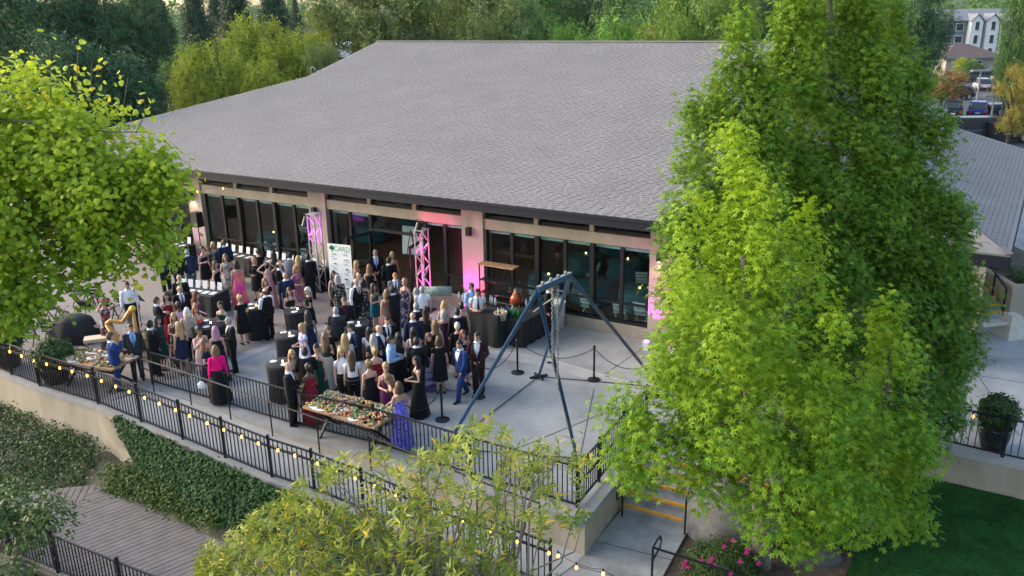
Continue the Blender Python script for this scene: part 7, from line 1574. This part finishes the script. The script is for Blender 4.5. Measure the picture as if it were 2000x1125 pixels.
# ---- parking lot
ASPH = mat('asphalt', (.055, .055, .06), .9, var=.2, scale=1, bump=.2, bscale=30)
mb = MB(); mb.prism(pl([(1690, 330), (2300, 350), (2600, 140), (1650, 132)], -.06), -.3, -.06); lot = struct('parking_lot', mb, ASPH)
for i in range(9): a, b = P(1790+i*32, 236, -.05), P(1786+i*32, 216, -.05); strip('bay_line', [a, b], .12, -.056, mat('road_paint', (.6, .6, .58), .8), lot)
TYRE = mat('tyre', (.012, .012, .013), .9); RIM = mat('rim', (.35, .36, .37), .3, .8); TAIL = mat('tail_light', (.5, .01, .01), .3); HEADL = mat('head_light', (.7, .72, .75), .2); CGL = mat('car_glass', (.02, .03, .035), .08, spec=.8)
def car(p, rz, label, paint, kind='hatch', s_=1):
    t = thing({'hatch': 'parked_car', 'suv': 'parked_suv', 'pickup': 'parked_pickup', 'van': 'parked_van'}[kind], label, {'pickup': 'pickup', 'van': 'van'}.get(kind, 'car'), p, rz, 'vehicles in the parking lot'); t.scale = (s_,)*3
    L, W_, H1, H2 = {'hatch': (4.1, 1.75, .85, 1.48), 'suv': (4.6, 1.85, 1.0, 1.72), 'pickup': (5.6, 1.95, 1.1, 1.85), 'van': (5.9, 2.0, 1.05, 1.8)}[kind]
    # cross-sections along the length: x, half width, bottom, top
    body_ = [(-L/2, W_*.44, .4, H1*.85), (-L/2+.12, W_*.49, .28, H1), (-L*.2, W_*.5, .25, H1+.03), (L*.15, W_*.5, .25, H1+.02), (L*.32, W_*.49, .25, H1-.06), (L/2-.12, W_*.46, .28, H1-.16), (L/2, W_*.4, .38, H1-.28)]
    cab = {'hatch': [(-L*.47, .7, H1, H1+.05), (-L*.36, .68, H1, H2-.03), (-L*.05, .7, H1, H2), (L*.08, .68, H1, H2-.06), (L*.28, .74, H1, H1+.05)], 'suv': [(-L*.48, .74, H1, H1+.1), (-L*.44, .7, H1, H2-.04), (-L*.05, .72, H1, H2), (L*.1, .7, H1, H2-.06), (L*.26, .78, H1, H1+.05)], 'pickup': [(-L*.12, .74, H1, H1+.2), (-L*.1, .72, H1, H2-.03), (L*.02, .74, H1, H2), (L*.1, .72, H1, H2-.05), (L*.24, .8, H1, H1+.05)], 'van': [(-L*.49, .82, H1, H2-.15), (-L*.47, .82, H1, H2), (L*.05, .82, H1, H2), (L*.17, .78, H1, H2-.12), (L*.3, .84, H1, H1+.1)]}[kind]
    def loft(secs, m, nm, par=t, inset=1, roof=False):
        mb = MB(); n = 8
        for (x, hw_, z0, z1) in secs:
            h = z1-z0
            for (fy, fz) in ((-.86, 0), (-1, .2), (-1, .72), (-.82, 1), (.82, 1), (1, .72), (1, .2), (.86, 0)): mb.v.append((x, fy*hw_*inset, z0+h*fz))
        for i in range(len(secs)-1):
            for k in range(n): mb.f.append((i*n+k, i*n+(k+1) % n, (i+1)*n+(k+1) % n, (i+1)*n+k)); mb.m.append(0)
        mb.f += [tuple(range(n))[::-1], tuple((len(secs)-1)*n+k for k in range(n))]; mb.m += [0, 0]; return mb.build(nm, m, par, smooth=False)
    pm = mat('paint_'+str(paint), paint, .25, .3, var=.03, spec=.6); loft(body_, pm, 'body')
    cb_ = loft(cab, CGL, 'cabin_glass')
    xs_ = [q for q in cab if q[3] > H1+.3]; mb = MB(); mb.prism([(xs_[0][0]-.02, -.6), (xs_[-1][0]+.05, -.58), (xs_[-1][0]+.05, .58), (xs_[0][0]-.02, .6)], H2-.06, H2+.015); mb.build('roof_panel', pm, t)
    for s2 in (-1, 1):
        for xq in (xs_[0][0]+.02, (xs_[0][0]+xs_[-1][0])/2, ): MB().bar((xq, s2*.745, H1+.02), (xq+.03, s2*.62, H2-.03), .1, .05).build('pillar', pm, t)
    if kind == 'van': MB().box((-L*.2, 0, (H1+H2)/2), (L*.55, 1.7, H2-H1-.1)).build('cargo_side', pm, t)
    r = .33 if kind == 'hatch' else .39
    for x in (-L*.31, L*.32):
        for s2 in (-1, 1):
            w = MB().cyl((x, s2*(W_/2-.2), r), (x, s2*(W_/2+.01), r), r, n=18).build('wheel', TYRE, t); MB().cyl((x, s2*(W_/2-.02), r), (x, s2*(W_/2+.025), r), r*.62, n=12).build('rim', RIM, w)
    for s2 in (-1, 1): MB().box((-L/2+.03, s2*W_*.36, H1*.8), (.12, .28, .2)).build('tail_light', TAIL, t); MB().box((L/2-.08, s2*W_*.32, H1*.62), (.14, .34, .14)).build('headlight', HEADL, t)
    MB().box((-L/2-.005, 0, H1*.62), (.02, .42, .14)).build('number_plate', WPAINT, t); MB().box((-L/2+.02, 0, .42), (.16, W_*.8, .16)).build('bumper', TYRE, t); MB().box((L/2-.03, 0, .42), (.16, W_*.76, .18)).build('bumper', TYRE, t)
    return t
N_ = RAD(90)
car(P(1908, 228, -.06), N_-.5, 'bright blue hatchback seen from behind in the car park', (.01, .05, .28)); car(P(1858, 230, -.06), N_-.45, 'dark car with pale roof rails left of the blue hatchback', (.03, .04, .06), 'suv'); car(P(1975, 224, -.06), RAD(5), 'dark teal pickup parked side-on behind the white-roofed van', (.015, .03, .035), 'pickup')
car(P(1916, 176, -.06), N_-.3, 'silver car with red tail lights behind the lamp post', (.4, .42, .43), 'hatch'); car(P(1905, 160, -.06), RAD(170), 'dark car side-on in front of the small house', (.05, .055, .06), 'suv'); car(P(1958, 160, -.06), RAD(10), 'white car side-on right of the silver car', (.55, .56, .56)); car(P(1862, 194, -.06), RAD(185), 'black car under the brownish crape tree', (.015, .016, .018)); car(P(1790, 152, -.06), RAD(175), 'white car glimpsed left of the crape tree', (.55, .56, .57)); car(P(1768, 158, -.06), RAD(178), 'pale grey car at the edge of the sweetgum leaves', (.4, .41, .42)); car(P(1985, 192, -.06), RAD(20), 'white car under the orange-leaved tree', (.5, .52, .53))
car(P(1935, 276, -.06), RAD(-4), 'long dark grey van with pale roof nearest the shingle wing', (.05, .05, .06), 'van', 1.05)
MB_ = thing('dumpster', 'black dumpster box behind the shingle wing', 'dumpster', P(1945, 280, -.06), .05); MB().box((0, 0, .75), (1.5, 1.2, 1.5), taper=1.08).build('bin', BLACKM, MB_); MB().box((0, 0, 1.55), (1.7, 1.35, .08)).build('lid', BLACKM, MB_)
def lamp(px, ytop, label):
    p = P(px[0], px[1], -.06); h = Q(px[0], ytop, p[1])[2]; l = thing('lamp_post', label, 'street lamp', p, 0, 'car park lamps'); MB().cyl((0, 0, 0), (0, 0, h), .1, .07).build('pole', GALV, l); MB().box((0, 0, h+.05), (1.9, .5, .14)).build('lamp_head', GALV, l)
lamp((1905, 212), 138, 'double-headed lamp post beside the silver car'); lamp((1934, 240), 187, 'double-headed lamp post behind the blue hatchback'); lamp((606, 160), 60, 'thin lamp post above the yellow-green trees')
# ---- air: evening haze round everything
hz_o = MB().box((0, 560, 30), (2400, 1180, 66)).build('haze', None); hz_o['kind'] = 'stuff'
hm = bpy.data.materials.new('haze_air'); hm.use_nodes = True; t = hm.node_tree; t.nodes.remove(t.nodes['Principled BSDF']); pv = t.nodes.new('ShaderNodeVolumePrincipled'); pv.inputs['Color'].default_value = (.78, .85, .95, 1); pv.inputs['Density'].default_value = .00007; pv.inputs['Anisotropy'].default_value = .0
t.links.new(pv.outputs[0], t.nodes['Material Output'].inputs['Volume']); hz_o.data.materials.clear(); hz_o.data.materials.append(hm); tag(hz_o, 'thin evening haze over the far trees', 'haze', kind='stuff')
